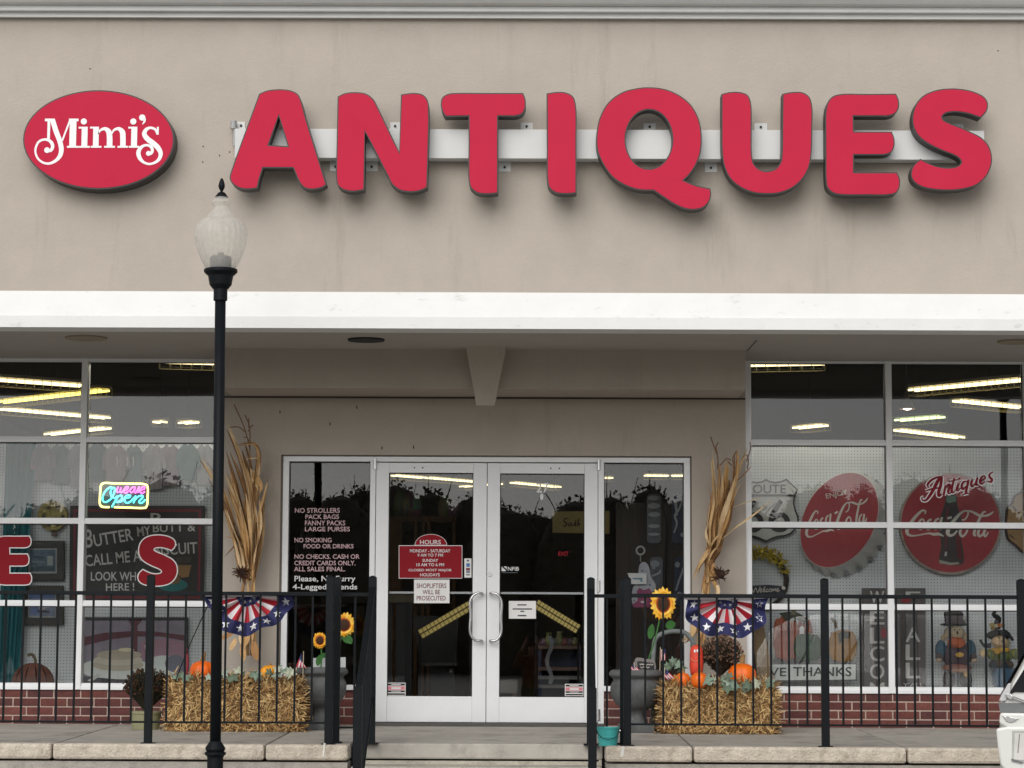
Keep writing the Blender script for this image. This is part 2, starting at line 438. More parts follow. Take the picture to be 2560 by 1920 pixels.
# soffit and the wall behind
add('soffit', B().box(XL, XR, YF + .125, Yw + .1, zc - .0, zc + .08), soffit_m, bld)
for x, y, c, rr in ((186 * 1.1573, 730 * 1.1573, (.30, .25, .17), 52), (791 * 1.1573, 734 * 1.1573, (.004, .004, .004), 46), (2195 * 1.1573, 738 * 1.1573, (.30, .25, .17), 46)):
    p = WH(x, y, zc - .004); r = rr * p.y / F
    o = B(); o.lathe([(r, zc - .012), (r * 1.02, zc - .004), (r * 1.02, zc + .02)], p.x, p.y, 28)
    add('soffit_light_cover', o, mat('cover_%d' % int(c[0] * 100), c, .7), bld)
p0 = WH(1866, 877, zc - .001); p1 = WH(1890, 850, zc - .001)
add('soffit_crack', B().quad((p0.x, p0.y, zc - .002), (p0.x + .012, p0.y, zc - .002), (p1.x + .012, p1.y, zc - .002), (p1.x, p1.y, zc - .002)), rubber, bld)
for x, y in ((508, 366), (549, 389), (507, 405), (574, 380), (225, 172), (2495, 127)):
    q = W(x, y, YF); add('anchor_hole', B().tube([(q.x, YF - .001, q.z), (q.x, YF + .01, q.z)], .0055, 8), rubber, bld)
for x, y in ((892, 1018), (955, 1120), (825, 1060), (700, 1030), (1034, 1118)):
    q = W(x, y, YE); add('wall_scuff', B().box(q.x - .004, q.x + .004, YE - .001, YE + .003, q.z - .012, q.z + .012), MATS['black_gasket'], bld)
# entrance wall: pieces round the opening
zs = WZ(1280, 1727, 18.95)                              # underside of sills
xjl, xjr = WX(556, 1300, YE), WX(1865, 1300, YE)
xel, xer = WX(699, 1400, YE), WX(1730, 1400, YE)        # opening for the entrance frame
zet = WZ(1215, 1138.5, YE)
add('entrance_wall', B().box(xjl, xel, YE, 19.4, -.02, zc), stucco, bld)
add('entrance_wall', B().box(xer, xjr, YE, 19.4, -.02, zc), stucco, bld)
add('entrance_wall', B().box(xel, xer, YE, 19.4, zet, zc), stucco, bld)
YBm = 18.26; zbeam = WZ(1280, 972, YBm)
add('beam', B().box(WX(553, 920, YBm), WX(1864, 920, YBm), YBm, YE + .05, zbeam, zc + .02), stucco, bld, bevel=.006)
add('drip_edge', B().box(xjl, xjr, YE - .012, YE + .02, zbeam - .014, zbeam - .001), mat('drip_brown', (.06, .05, .042), .8), bld)  # thin dark brown strip where the beam meets the wall
b = B()
YK0, YK1 = YBm - .2, YBm - .03
kt = [W(1164, 869, YK0), W(1266, 869, YK0)]; km = [W(1191, 1013, YK1), W(1237, 1013.5, YK1)]
zk0 = zc + .01
i = b._a([(kt[0].x, YK0, zk0), (kt[1].x, YK0, zk0), (km[1].x, YK1, km[0].z), (km[0].x, YK1, km[0].z),
          (kt[0].x, YBm + .05, zk0), (kt[1].x, YBm + .05, zk0), (km[1].x, YBm + .05, km[0].z), (km[0].x, YBm + .05, km[0].z)])
b.f += [tuple(i + k for k in q) for q in ((0, 3, 2, 1), (4, 5, 6, 7), (0, 1, 5, 4), (3, 7, 6, 2), (0, 4, 7, 3), (1, 2, 6, 5))]
add('keystone', b, stucco, bld)

# --- windows
def frame_box(name, x0, x1, y0, y1, z0, z1, par, m=None): return add(name, B().box(x0, x1, y0, y1, z0, z1), m or alu, par, bevel=.0025)
FY0, FY1 = 18.945, 19.05
def window(x_edges, ref_x, name_lab):
    """x_edges: centre x (world) of each upright; panes between; rows from pixel rows at ref_x"""
    win = thing('window', ((x_edges[0] + x_edges[-1]) / 2, 19, zs), parent=bld); win['label'] = name_lab
    off = 4 if ref_x > 1280 else 0
    rows = [1717, 1509, 1303, 1099, 905] if ref_x < 1280 else [1725, 1517, 1312, 1106.5, 908]
    zz = [WZ(ref_x, r, FY0) for r in rows]
    hw = .024
    for x in x_edges: frame_box('mullion', x - hw, x + hw, FY0 - .012, FY1, zz[0] - .024, zc + .002, win)
    for a, c in zip(x_edges[:-1], x_edges[1:]):
        for k, z in enumerate(zz):
            h = .023 if k else .026
            if k == 4:
                frame_box('transom', a + hw, c - hw, FY0, FY1, z, zc + .002, win)
            else:
                frame_box('transom', a + hw, c - hw, FY0, FY1, z - h, z + h, win)
                frame_box('transom_bead', a + hw, c - hw, FY0 - .011, FY0 - .0005, z - h, z + h * .1, win)
        for k in range(4):
            z0 = zz[k] + (.023 if k else .026); z1 = zz[k + 1] - (.023 if k < 3 else 0)
            add('pane', B().box(a + hw, c - hw, Yw, Yw + .006, z0, z1), glass, win)
            add('gasket', B().box(a + hw, c - hw, Yw - .012, Yw - .001, z1 - .007, z1 - .0005), rubber, win)  # black line under each transom stands in for the frame's shadow on glass
            add('gasket', B().box(c - hw - .006, c - hw - .0005, Yw - .012, Yw - .001, z0 + .001, z1 - .008), rubber, win)
    return zz
xm = WX(204, 1300, FY0); xj = WX(549, 1300, FY0); dx = xj - xm
zl = window([xm - 2 * dx, xm - dx, xm, xj], 380, 'large gridded shop window with neon sign behind it')
xm2 = WX(2225, 1300, FY0); xj2 = WX(1871.5, 1300, FY0); dx2 = xm2 - xj2
zr = window([xj2, xm2, xm2 + .98 * dx2, xm2 + 2 * dx2], 2050, 'large gridded shop window with round drink signs behind it')
# --- brick knee walls under the windows and sidelights
bl, bh, mg = .2, .0575, .0102
mesh_src = {}
def knee(x0, x1, ztop, par_name, mo=0):
    kw = thing('knee_wall', ((x0 + x1) / 2, 19, -.05), parent=bld)
    add('mortar_bed', B().box(x0, x1, 18.9575, 19.25, -.08, ztop), mortar, kw)
    z = ztop; r = 0
    while z > -.06:
        z0 = z - bh; x = x0 - (.105 if (r + mo) % 2 else .0) - .02; z0c = max(z0, -.075)
        while x < x1:
            a, c = max(x, x0), min(x + bl, x1)
            if c - a > .025:
                key = (round(c - a, 3), round(z - z0c, 3), random.randrange(4))
                loc = ((a + c) / 2, 18.962 + ru(-.002, .002), (z + z0c) / 2)
                if key not in mesh_src:
                    o = add('brick', B().box(a, c, 18.955, 19.0, z0c, z), brick_ms[key[2]], kw, bevel=.004); mesh_src[key] = o
                    o.location = (loc[0], 18.975 + ru(-.0025, .0025), loc[2])
                else: inst('brick', mesh_src[key], (loc[0], 18.975 + ru(-.0025, .0025), loc[2]), kw)
            x += bl + mg
        z = z0 - mg; r += 1
knee(WX(-330, 1750, 18.96), xjl - .002, zl[0] - .027, '')
knee(xjr + .002, WX(2800, 1750, 18.96), zr[0] - .027, '', 1)
# --- entrance: frame, sidelights, doors
ent = thing('entrance_frame', (-.35, 18.95, 0), parent=bld)
EY0, EY1 = 18.93, 19.03
xa = [WX(704, 1450, EY0), WX(719, 1450, EY0), WX(923, 1450, EY0), WX(936.5, 1450, EY0), WX(1495.5, 1450, EY0), WX(1510, 1450, EY0), WX(1710.5, 1450, EY0), WX(1726, 1450, EY0)]
ztop = WZ(1215, 1142.5, EY0); zgt = WZ(1215, 1155, EY0); zdt = WZ(1215, 1155.5, EY0)
zsl = [WZ(820, 1725, EY0), WZ(820, 1712, EY0)]
frame_box('head', xa[0], xa[7], EY0, EY1, zgt, ztop, ent)
for a, c in ((0, 1), (2, 3), (4, 5), (6, 7)): frame_box('jamb', xa[a], xa[c], EY0 - .004, EY1, zsl[0] if a in (0, 6) else -.03, zgt + .0005 if a in (2, 4) else zgt, ent)
for a, c in ((1, 2), (5, 6)):
    frame_box('sill', xa[a], xa[c], EY0 - .006, EY1, zsl[0], zsl[1], ent)
    add('pane', B().box(xa[a], xa[c], 18.985, 18.991, zsl[1], zgt), door_glass, ent)
    add('gasket', B().box(xa[a], xa[c], 18.975, 18.984, zgt - .008, zgt - .001), rubber, ent)
    add('gasket', B().box(xa[c] - .006, xa[c] - .001, 18.975, 18.984, zsl[1], zgt - .009), rubber, ent)
    add('gasket', B().box(xa[a] + .001, xa[a] + .006, 18.975, 18.984, zsl[1], zgt - .009), rubber, ent)
    knee(xa[a] - .05, xa[c] + .05, zsl[0] - .003, '', a % 2)
add('reveal_shadow_trim', B().box(xel, xa[0] - .001, YE + .02, 19.1, 0, zet), mat('trim_brown', (.17, .145, .12), .8), ent)  # dark brown fill puts the shade of the reveal into the colour
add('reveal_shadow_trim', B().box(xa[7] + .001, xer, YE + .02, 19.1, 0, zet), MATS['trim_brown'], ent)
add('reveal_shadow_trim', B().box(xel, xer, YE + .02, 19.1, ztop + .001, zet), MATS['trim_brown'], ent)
zdb = WZ(1215, 1806, EY0)
def door(x0, x1, gx0, gx1, gz0, gz1, hinge_left):
    d = thing('door', ((x0 + x1) / 2, 18.95, zdb), parent=bld)
    y0, y1 = EY0 + .006, EY1 - .02
    frame_box('stile', x0, gx0, y0, y1, zdb, zdt - .006, d); frame_box('stile', gx1, x1, y0, y1, zdb, zdt - .006, d)
    frame_box('top_rail', gx0 + .0006, gx1 - .0006, y0 + .001, y1, gz1, zdt - .0065, d)
    frame_box('bottom_rail', gx0 + .0006, gx1 - .0006, y0 + .001, y1, zdb + .0005, gz0, d)
    add('door_glass', B().box(gx0, gx1, 18.972, 18.978, gz0, gz1), door_glass, d)
    b = B(); b.box(gx0, gx0 + .006, 18.962, 18.971, gz0, gz1).box(gx1 - .006, gx1, 18.962, 18.971, gz0, gz1).box(gx0 + .0065, gx1 - .0065, 18.962, 18.971, gz1 - .007, gz1)
    add('glazing_bead', b, rubber, d)
    zb = WZ(1215, 1482, EY0)
    add('push_bar', B().box(gx0, gx1, 18.985, 19.02, zb - .008, zb + .008), alu, d)
    hx = (WX(1204, 1540, EY0), WX(1177, 1540, EY0)) if hinge_left else (WX(1227, 1540, EY0), WX(1252.5, 1540, EY0))
    z0, z1 = WZ(1215, 1602, EY0), WZ(1215, 1483.5, EY0); yh = EY0 - .055
    k = [(hx[0], y0, z1), (hx[0], yh, z1), (hx[0] + (hx[1] - hx[0]) * .5, yh - .01, z1 - .002), (hx[1], yh - .012, z1 - .05), (hx[1], yh - .012, (z0 + z1) / 2), (hx[1], yh - .012, z0 + .05),
         (hx[0] + (hx[1] - hx[0]) * .5, yh - .01, z0 + .002), (hx[0], yh, z0), (hx[0], y0, z0)]
    P = cr(k, 5)
    add('handle', B().tube(P, .0105, 10), chrome, d, smooth=True)
    hxp = x0 + .012 if hinge_left else x1 - .012
    for zz in (zdt - .06, zdb + .02, WZ(1215, 1478, EY0)):
        add('hinge', B().tube([(hxp - (.02 if hinge_left else -.02), y0 - .014, zz), (hxp - (.02 if hinge_left else -.02), y0 - .014, zz + .085)], .012, 10), chrome, d, smooth='auto')
    for sx in (.45, .55):
        x = gx0 + (gx1 - gx0) * (sx - (.15 if hinge_left else -.15))
        add('screw_hole', B().tube([(x, y0 - .001, zdt - .045), (x, y0 + .01, zdt - .045)], .006, 8), rubber, d)
    if not hinge_left:
        lx, lz = WX(1224, 1436, EY0), WZ(1224, 1436, EY0)
        add('lock_cylinder', B().tube([(lx, y0 - .012, lz), (lx, y0 + .01, lz)], .0165, 14), chrome, d)
    return d
gz0, gz1 = WZ(1100, 1741, EY0), WZ(1100, 1182, EY0)
xc = WX(1216.5, 1480, EY0)
d1 = door(xa[3] + .004, xc - .0025, WX(969.5, 1480, EY0), WX(1181.5, 1480, EY0), gz0, gz1, True)
d2 = door(xc + .0025, xa[4] - .004, WX(1249, 1480, EY0), WX(1461, 1480, EY0), gz0 - .002, gz1 - .002, False)
add('threshold', B().box(xa[2], xa[5], 18.86, 19.1, -.02, zdb - .004), mat('threshold_metal', (.09, .085, .08), .5, metal=.5), ent)

# --- shop interior (parts of the building)
zi = CAMZ + 3.05
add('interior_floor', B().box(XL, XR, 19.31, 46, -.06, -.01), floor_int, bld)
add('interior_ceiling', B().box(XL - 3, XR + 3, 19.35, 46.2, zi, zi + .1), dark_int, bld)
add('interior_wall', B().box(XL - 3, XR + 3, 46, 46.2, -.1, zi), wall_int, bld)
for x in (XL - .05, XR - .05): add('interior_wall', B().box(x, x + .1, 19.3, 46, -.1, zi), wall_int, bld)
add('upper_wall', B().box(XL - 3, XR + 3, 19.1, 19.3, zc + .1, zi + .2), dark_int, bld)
YP = 19.72
zpt = WZ(1280, 1100, YP)
for x0, x1 in ((XL, xjl - .03), (xjr + .03, XR)):
    add('display_back', B().box(x0, x1, YP, YP + .03, .02, zpt), peg, bld)
    add('display_ledge', B().box(x0, x1, 19.06, YP, .02, zs - .02), mat('ledge', (.42, .42, .42), .7), bld)
add('display_side', B().box(xjl - .029, xjl + .0, 19.41, YP + .03, .02, zpt), peg, bld)
add('display_side', B().box(xjr - .0, xjr + .029, 19.41, YP + .03, .02, zpt), peg, bld)
# ------------------------------------------------------------------ big sign letters on a raceway
z1m, z2m, z3m = Z(0, 160, 2.4578), Z(800, 160, 2.4578), Z(1660, 160, 2.4578)
c = 1
GL = {}
GL['A'] = (z1m, [(1592, 183, c), (1640, 163), (1715, 155), (1785, 162), (1830, 185), (1850, 222), (1880, 330), (2008, 742, c), (1985, 758), (1925, 772), (1875, 765), (1845, 738), (1800, 640, c), (1617, 640, c), (1598, 700), (1583, 764, c), (1530, 771), (1470, 764), (1425, 733), (1411, 700), (1425, 645)],
           [[(1713, 322, c), (1768, 505, c), (1652, 497, c)]])
GL['N'] = (z2m, [(108, 200, c), (150, 180), (220, 173), (285, 183), (330, 218), (352, 258), (487, 540, c), (497, 187, c), (570, 178), (630, 187), (662, 222), (671, 290), (668, 500), (660, 760, c), (610, 782), (550, 788), (485, 775), (440, 738), (415, 690), (277, 420, c), (273, 775, c), (200, 785), (140, 773), (108, 745), (99, 700), (102, 500)], [])
GL['T'] = (z2m, [(742, 250), (750, 208), (785, 184), (840, 178), (1000, 178), (1248, 178, c), (1262, 215), (1264, 265), (1245, 305), (1205, 321), (1150, 322), (1095, 322, c), (1095, 795, c), (1030, 801), (970, 795), (928, 765), (913, 715), (913, 500), (912, 322, c), (768, 324, c), (750, 290)], [])
GL['I'] = (z2m, [(1392, 181, c), (1450, 172), (1510, 175), (1555, 200), (1573, 255), (1576, 500), (1577, 795, c), (1510, 800), (1450, 793), (1410, 765), (1396, 715), (1394, 500)], [])
GL['Q'] = (z2m, [(1697, 460), (1715, 340), (1770, 238), (1860, 172), (1960, 147), (2022, 143), (2110, 152), (2200, 187), (2280, 252), (2330, 345), (2346, 460), (2335, 560), (2300, 640), (2262, 690), (2236, 715, c), (2310, 745), (2399, 765, c), (2404, 805), (2388, 853), (2352, 885), (2300, 897), (2240, 890), (2180, 865), (2110, 820), (2050, 779, c), (1960, 775), (1880, 750), (1800, 700), (1740, 620), (1705, 540)],
           [ellipse(2021, 463, 143, 181, 44)])
GL['U'] = (z3m, [(352, 185, c), (400, 173), (470, 173), (515, 192), (535, 240), (539, 400), (541, 560), (553, 612), (585, 645), (630, 658), (680, 645), (713, 605), (722, 555), (725, 400), (727, 183, c), (780, 173), (850, 174), (893, 202), (911, 260), (911, 400), (906, 560), (890, 640), (850, 710), (785, 765), (705, 795), (630, 800), (550, 792), (470, 760), (405, 705), (367, 625), (354, 530), (352, 400)], [])
GL['E'] = (z3m, [(990, 420), (992, 290), (1005, 235), (1035, 200), (1085, 185), (1250, 184), (1425, 182, c), (1442, 220), (1443, 268), (1424, 303), (1385, 320), (1300, 322), (1165, 322, c), (1168, 415, c), (1400, 415, c), (1416, 460), (1415, 508), (1397, 543), (1360, 558), (1300, 560), (1168, 560, c), (1168, 665, c), (1432, 665, c), (1450, 708), (1448, 758), (1427, 793), (1380, 806), (1250, 807), (1085, 805), (1035, 793), (1003, 762), (993, 715), (991, 560)], [])
GL['S'] = (z3m, [(1945, 333, c), (1982, 292), (1991, 247), (1972, 207), (1920, 176), (1850, 157), (1770, 150), (1680, 159), (1600, 190), (1548, 245), (1525, 320), (1531, 388), (1563, 445), (1620, 490), (1700, 530), (1780, 562), (1815, 585), (1823, 607), (1800, 627), (1750, 636), (1690, 630), (1630, 610), (1575, 582, c), (1532, 622), (1515, 672), (1530, 720), (1580, 755), (1660, 773), (1750, 778), (1840, 770), (1920, 745), (1980, 692), (2012, 622), (2014, 560), (1995, 502), (1950, 452), (1890, 420), (1830, 392), (1760, 365), (1715, 340), (1712, 322), (1733, 304), (1790, 296), (1860, 305), (1910, 320)], [])
sign = thing('channel_letter_sign', W(1500, 400, YF), 'large red ANTIQUES channel letters on a white raceway across the fascia', 'sign')
YLF, YLB = YF - .24, YF - .12
for ch in 'ANTIQUES':
    m, out, holes = GL[ch]
    P = xz(path(out), YLF, m); H = [xz(path(h) if len(h) < 10 else h, YLF, m) for h in holes]
    pc = [sum(p[i] for p in P) / len(P) for i in (0, 1)]
    lt = thing('letter', (pc[0], YLF, min(p[1] for p in P)), parent=sign)
    add('letter_return', B().prism([p[:2] for p in P], YLF, YLB - .002, [[p[:2] for p in h] for h in H]), dark_return, lt)
    add('letter_face', B().prism(offset([p[:2] for p in P], -.0085), YLF - .003, None, [offset([p[:2] for p in h], .0085) for h in H]), sign_red, lt)
zr0, zr1 = WZ(1500, 397, YLB), WZ(1500, 324, YLB); xr0, xr1 = WX(587, 360, YLB), WX(2461, 360, YLB)
race = add('raceway', B().box(xr0, xr1, YLB, YF - .001, zr0, zr1), raceway_m, sign, bevel=.003)
for x0, x1, up in ((975, 1000, 1), (1301, 1332, 1), (1609, 1639, 1), (1886, 1918, 1), (2376, 2409, 1), (826, 853, 0), (915, 945, 0), (1247, 1277, 0), (1762, 1792, 0), (592, 612, 1)):
    a, b_ = WX(x0, 360, YF), WX(x1, 360, YF)
    zz = (zr1 - .002, WZ(1500, 307.5, YF)) if up else (WZ(1500, 430, YF), zr0 + .002)
    add('mounting_tab', B().box(a, b_, YF - .006, YF - .0015, *zz), raceway_m, race)
    zb = zz[1] - .028 if up else zz[0] + .03
    add('bolt', B().tube([((a + b_) / 2, YF - .014, zb), ((a + b_) / 2, YF - .005, zb)], .009, 8), rubber, race)
add('conduit_fitting', B().tube([(xr0 - .01, YF - .04, zr0 + .1), (xr0 - .01, YF - .04, zr1 + .05)], .014, 10), mat('galvanised', (.38, .39, .38), .5, metal=.4), race)
add('conduit_fitting', B().tube([(xr0 - .02, YF - .04, zr1 + .015), (xr0 - .02, YF - .04, zr1 + .07)], .022, 10), MATS['galvanised'], race)

# ------------------------------------------------------------------ oval name sign
ov = thing('oval_sign', W(247, 470, YF), 'red oval sign with white script name beside the big letters', 'sign')
YO = YF - .17
E0 = xz([z1m(p) for p in ellipse(606, 465, 464, 304, 72)], YO)
add('oval_return', B().prism(E0, YO, YF - .001), dark_return, ov)
add('oval_face', B().prism(offset(E0, -.009), YO - .003, None), sign_red, ov)
mm = Z(70, 270, 6.144)
MI = [[(375, 175, 78), (432, 360, 80), (488, 510, 76), (512, 640, 74), (490, 735, 66), (430, 805, 50), (330, 852, 38), (240, 842, 34), (160, 785, 32), (116, 690, 31), (122, 600, 33), (170, 515, 36), (250, 484, 38), (322, 497, 46), (366, 542, 52), (378, 600, 52), (350, 650, 50), (308, 655, 50)],
      [(645, 190, 30), (524, 505, 26)], [(1078, 400, 16), (1110, 345, 34), (1180, 318, 52), (1240, 365, 84), (1253, 450, 88), (1253, 600, 88)],
      [(1290, 395, 16), (1320, 340, 34), (1390, 318, 52), (1448, 365, 82), (1458, 450, 86), (1458, 600, 86)],
      [(1788, 160, 46), (1788, 205, 34), (1758, 252, 12)],
      [(1990, 405, 34), (1960, 335, 38), (1885, 304, 40), (1815, 333, 56), (1787, 400, 72), (1830, 470, 80), (1920, 540, 82), (2000, 615, 78), (2038, 700, 66), (2010, 790, 52), (1940, 842, 40), (1860, 860, 36), (1775, 832, 42), (1715, 765, 62), (1696, 690, 68), (1718, 628, 58), (1775, 580, 42), (1840, 572, 40), (1893, 600, 46), (1910, 655, 48), (1885, 700, 48), (1855, 700, 44)],
      [(1995, 290, 30), (1995, 410, 26)]]
b = B(); strokes(b, MI, YO - .005, mm, 6.144)
for k, (x0, x1, y0, y1) in enumerate(((262, 408, 165, 206), (303, 338, 190, 478), (645, 738, 165, 612), (632, 778, 165, 206), (600, 783, 584, 613), (828, 912, 290, 612), (780, 870, 290, 319), (787, 952, 584, 613),
                       (1005, 1085, 290, 612), (955, 1040, 290, 318), (965, 1130, 584, 613), (1172, 1338, 584, 613), (1377, 1538, 584, 613), (1590, 1675, 290, 612), (1543, 1630, 290, 319), (1550, 1712, 584, 613))):
    a, q = mm((x0, y0)), mm((x1, y1)); w0, w1 = W(a[0], a[1], YO), W(q[0], q[1], YO)
    y = YO - .0045 - k * .0001
    b.quad((w0.x, y, w1.z), (w1.x, y, w1.z), (w1.x, y, w0.z), (w0.x, y, w0.z))
for k, (x, y, r) in enumerate(((860, 210, 47), (1620, 210, 47), (1757, 150, 48), (295, 650, 44), (1853, 700, 38))):
    b.prism(xz([mm(p) for p in ellipse(x, y, r, r, 24)], YO), YO - .0065 - k * .0001, None)
add('name_lettering', b, sign_white, ov)

# ------------------------------------------------------------------ lamp post
def lamp_post(X, Y, label):
    t = thing('lamp_post', (X, Y, GZ), label, 'lamp post', 'lamp posts along the parking lot')
    k = Y / F * 1.0
    zz = lambda py: WZ(545, py, 15.39)
    kk = 15.39 / F
    r = 27.5 / 2 * kk
    add('pole', B().lathe([(r, zz(1892)), (r, zz(752))], X, Y, 20), black_metal, t, smooth=True)
    add('pole_base', B().lathe([(.13, GZ), (.13, GZ + .05), (.085, GZ + .12), (20 * kk, zz(1925)), (19.5 * kk, zz(1895)), (22.5 * kk, zz(1889)), (26.5 * kk, zz(1886)), (26.5 * kk, zz(1881)), (22 * kk, zz(1879)), (25 * kk, zz(1873)), (24.5 * kk, zz(1869)), (17.5 * kk, zz(1858)), (15.5 * kk, zz(1855)), (r, zz(1853))], X, Y, 20), black_metal, t, smooth='auto')
    add('fluting', B().lathe([(19.8 * kk, GZ + .12), (19.8 * kk, zz(1896))], X, Y, 48, 16, .12), black_metal, t)
    add('pole_collar', B().lathe([(r, zz(753)), (17.6 * kk, zz(751)), (17.6 * kk, zz(722)), (20 * kk, zz(722)), (28 * kk, zz(712)), (32 * kk, zz(690)), (40 * kk, zz(683)), (42.5 * kk, zz(680)), (42.5 * kk, zz(674)), (38 * kk, zz(672))], X, Y, 28), black_metal, t, smooth='auto')
    g = [(35, 675), (42, 664), (52, 645), (60, 622), (66, 600), (67, 588), (64.5, 572), (57, 558), (46, 549), (37, 546.5), (36.5, 543), (36, 540), (28, 533), (20, 522), (20, 516), (24, 509), (25.5, 506), (24, 502), (17, 497), (15.5, 492)]
    add('globe', B().lathe([(p[0] * kk, zz(p[1])) for p in g], X, Y, 96, 24, .035, cap=False), globe_m, t, smooth=True)
    add('socket', B().lathe([(27 * kk, zz(676)), (27 * kk, zz(645)), (24 * kk, zz(641)), (8 * kk, zz(640)), (7 * kk, zz(632))], X, Y, 20), mat('socket_grey', (.10, .10, .10), .6), t, smooth='auto')
    f = add('finial_cap', B().lathe([(16.5 * kk, zz(493)), (15 * kk, zz(490)), (9 * kk, zz(482)), (3 * kk, zz(479)), (4 * kk, zz(476)), (7.5 * kk, zz(470)), (8.5 * kk, zz(464)), (6.5 * kk, zz(456)), (4 * kk, zz(449)), (1.0 * kk, zz(445))], X, Y, 18), black_metal, t, smooth='auto')
    return t
def make_globe():
    m = bpy.data.materials.new('frosted_globe'); m.use_nodes = True
    n = m.node_tree; L = n.links
    b = n.nodes['Principled BSDF']; o = n.nodes['Material Output']
    b.inputs['Base Color'].default_value = (.96, .95, .91, 1); b.inputs['Roughness'].default_value = .25
    tl = n.nodes.new('ShaderNodeBsdfTranslucent'); tl.inputs[0].default_value = (.97, .96, .92, 1)
    tp = n.nodes.new('ShaderNodeBsdfTransparent'); tp.inputs[0].default_value = (.93, .93, .90, 1)
    m1 = n.nodes.new('ShaderNodeMixShader'); m1.inputs[0].default_value = .55; L.new(b.outputs[0], m1.inputs[1]); L.new(tl.outputs[0], m1.inputs[2])
    nz = n.nodes.new('ShaderNodeTexNoise'); nz.inputs['Scale'].default_value = 24; nz.inputs['Detail'].default_value = 6
    tc = n.nodes.new('ShaderNodeTexCoord'); L.new(tc.outputs['Object'], nz.inputs['Vector'])
    rp = n.nodes.new('ShaderNodeMapRange'); rp.inputs[1].default_value = .3; rp.inputs[2].default_value = .7; rp.inputs[3].default_value = .46; rp.inputs[4].default_value = .60
    L.new(nz.outputs[0], rp.inputs[0])
    m2 = n.nodes.new('ShaderNodeMixShader'); L.new(rp.outputs[0], m2.inputs[0]); L.new(m1.outputs[0], m2.inputs[1]); L.new(tp.outputs[0], m2.inputs[2])
    L.new(m2.outputs[0], o.inputs[0])
    return m
globe_m = make_globe()
lx = WX(544, 1595, 15.39)
lp = lamp_post(lx + .003, 15.39, 'black lamp post with frosted acorn globe in front of the shop railing'); lp.rotation_euler = (0, -.006, 0)   # it leans a little
lamp_post(4.40, 15.39, 'black lamp post mirrored in the window with the round drink signs')

# ------------------------------------------------------------------ railings
def post(par, x, y, w, z0, z1):
    p = add('post', B().box(x - w / 2, x + w / 2, y - w / 2, y + w / 2, z0, z1), black_metal, par, bevel=.003)
    b = B(); h = w / 2 + .002
    b.lathe([(h * 1.35, z1 + .0005), (h * 1.35, z1 + .006), (h * .9, z1 + .014), (h * .3, z1 + .019)], x, y, 4)
    for i, v in enumerate(b.v):
        dx, dy = v[0] - x, v[1] - y; ca = math.cos(math.pi / 4); b.v[i] = (x + dx * ca - dy * ca, y + dx * ca + dy * ca, v[2])
    add('post_cap', b, black_metal, p)
    b = B(); b.box(x - w * .9, x + w * .9, y - w * .9, y + w * .9, z0 - .004, z0 + .006)
    add('base_plate', b, black_metal, p)
    return p
def straight_rail(par, x0, x1, y, zt, zb, bal, w=.0135):
    add('top_rail', B().box(x0, x1, y - .019, y + .019, zt - .013, zt + .013), black_metal, par, bevel=.002)
    add('bottom_rail', B().box(x0, x1, y - .013, y + .013, zb - .0065, zb + .0065), black_metal, par, bevel=.002)
    first = None
    for x in bal:
        if first is None: first = add('baluster', B().box(x - w / 2, x + w / 2, y - w / 2, y + w / 2, zb + .0065, zt - .013), black_metal, par)
        else: inst('baluster', first, (x, y, (zb + zt) / 2 - .003), par)
ztp = WZ(375, 1443, YR); ztr = WZ(375, 1483, YR); zbr = WZ(375, 1805, YR); zpb = zw(YR) + .004
pw = 19 * YR / F
rl = thing('railing', (WX(375, 1595, YR), YR, zpb), 'black metal railing along the walkway behind the lamp post', 'railing')
pL = [WX(-75, 1595, YR), WX(375, 1595, YR), WX(824, 1595, YR)]
for x in pL: post(rl, x, YR, pw, zpb, ztp)
for a, b_, xs in ((pL[0], pL[1], [-31, 13, 57, 101, 144, 188, 232, 276, 331][:-1] + [331]), (pL[1], pL[2], [419, 463.5, 508, 564, 606, 650, 694, 738, 781])):
    bx = [WX(x, 1595, YR) for x in xs if True]
    straight_rail(rl, a + pw / 2, b_ - pw / 2, YR, ztr, zbr, bx)
rr = thing('railing', (WX(2060, 1595, YR), YR, zpb), 'black metal railing along the walkway beside the parked car', 'railing')
pR = [WX(1568, 1595, YR), WX(2062, 1595, YR), WX(2554, 1595, YR), WX(3046, 1595, YR)]
zpbr = zpb
for x in pR: post(rr, x, YR, pw, zpb, WZ(2061, 1452, YR))
zt2, zb2 = WZ(2061, 1491, YR), WZ(2061, 1813, YR)
for a, b_ in zip(pR[:-1], pR[1:]):
    n = 10; bx = [a + (b_ - a) * (k + 1) / (n + 1) for k in range(n)]
    straight_rail(rr, a + pw / 2, b_ - pw / 2, YR, zt2, zb2, bx)
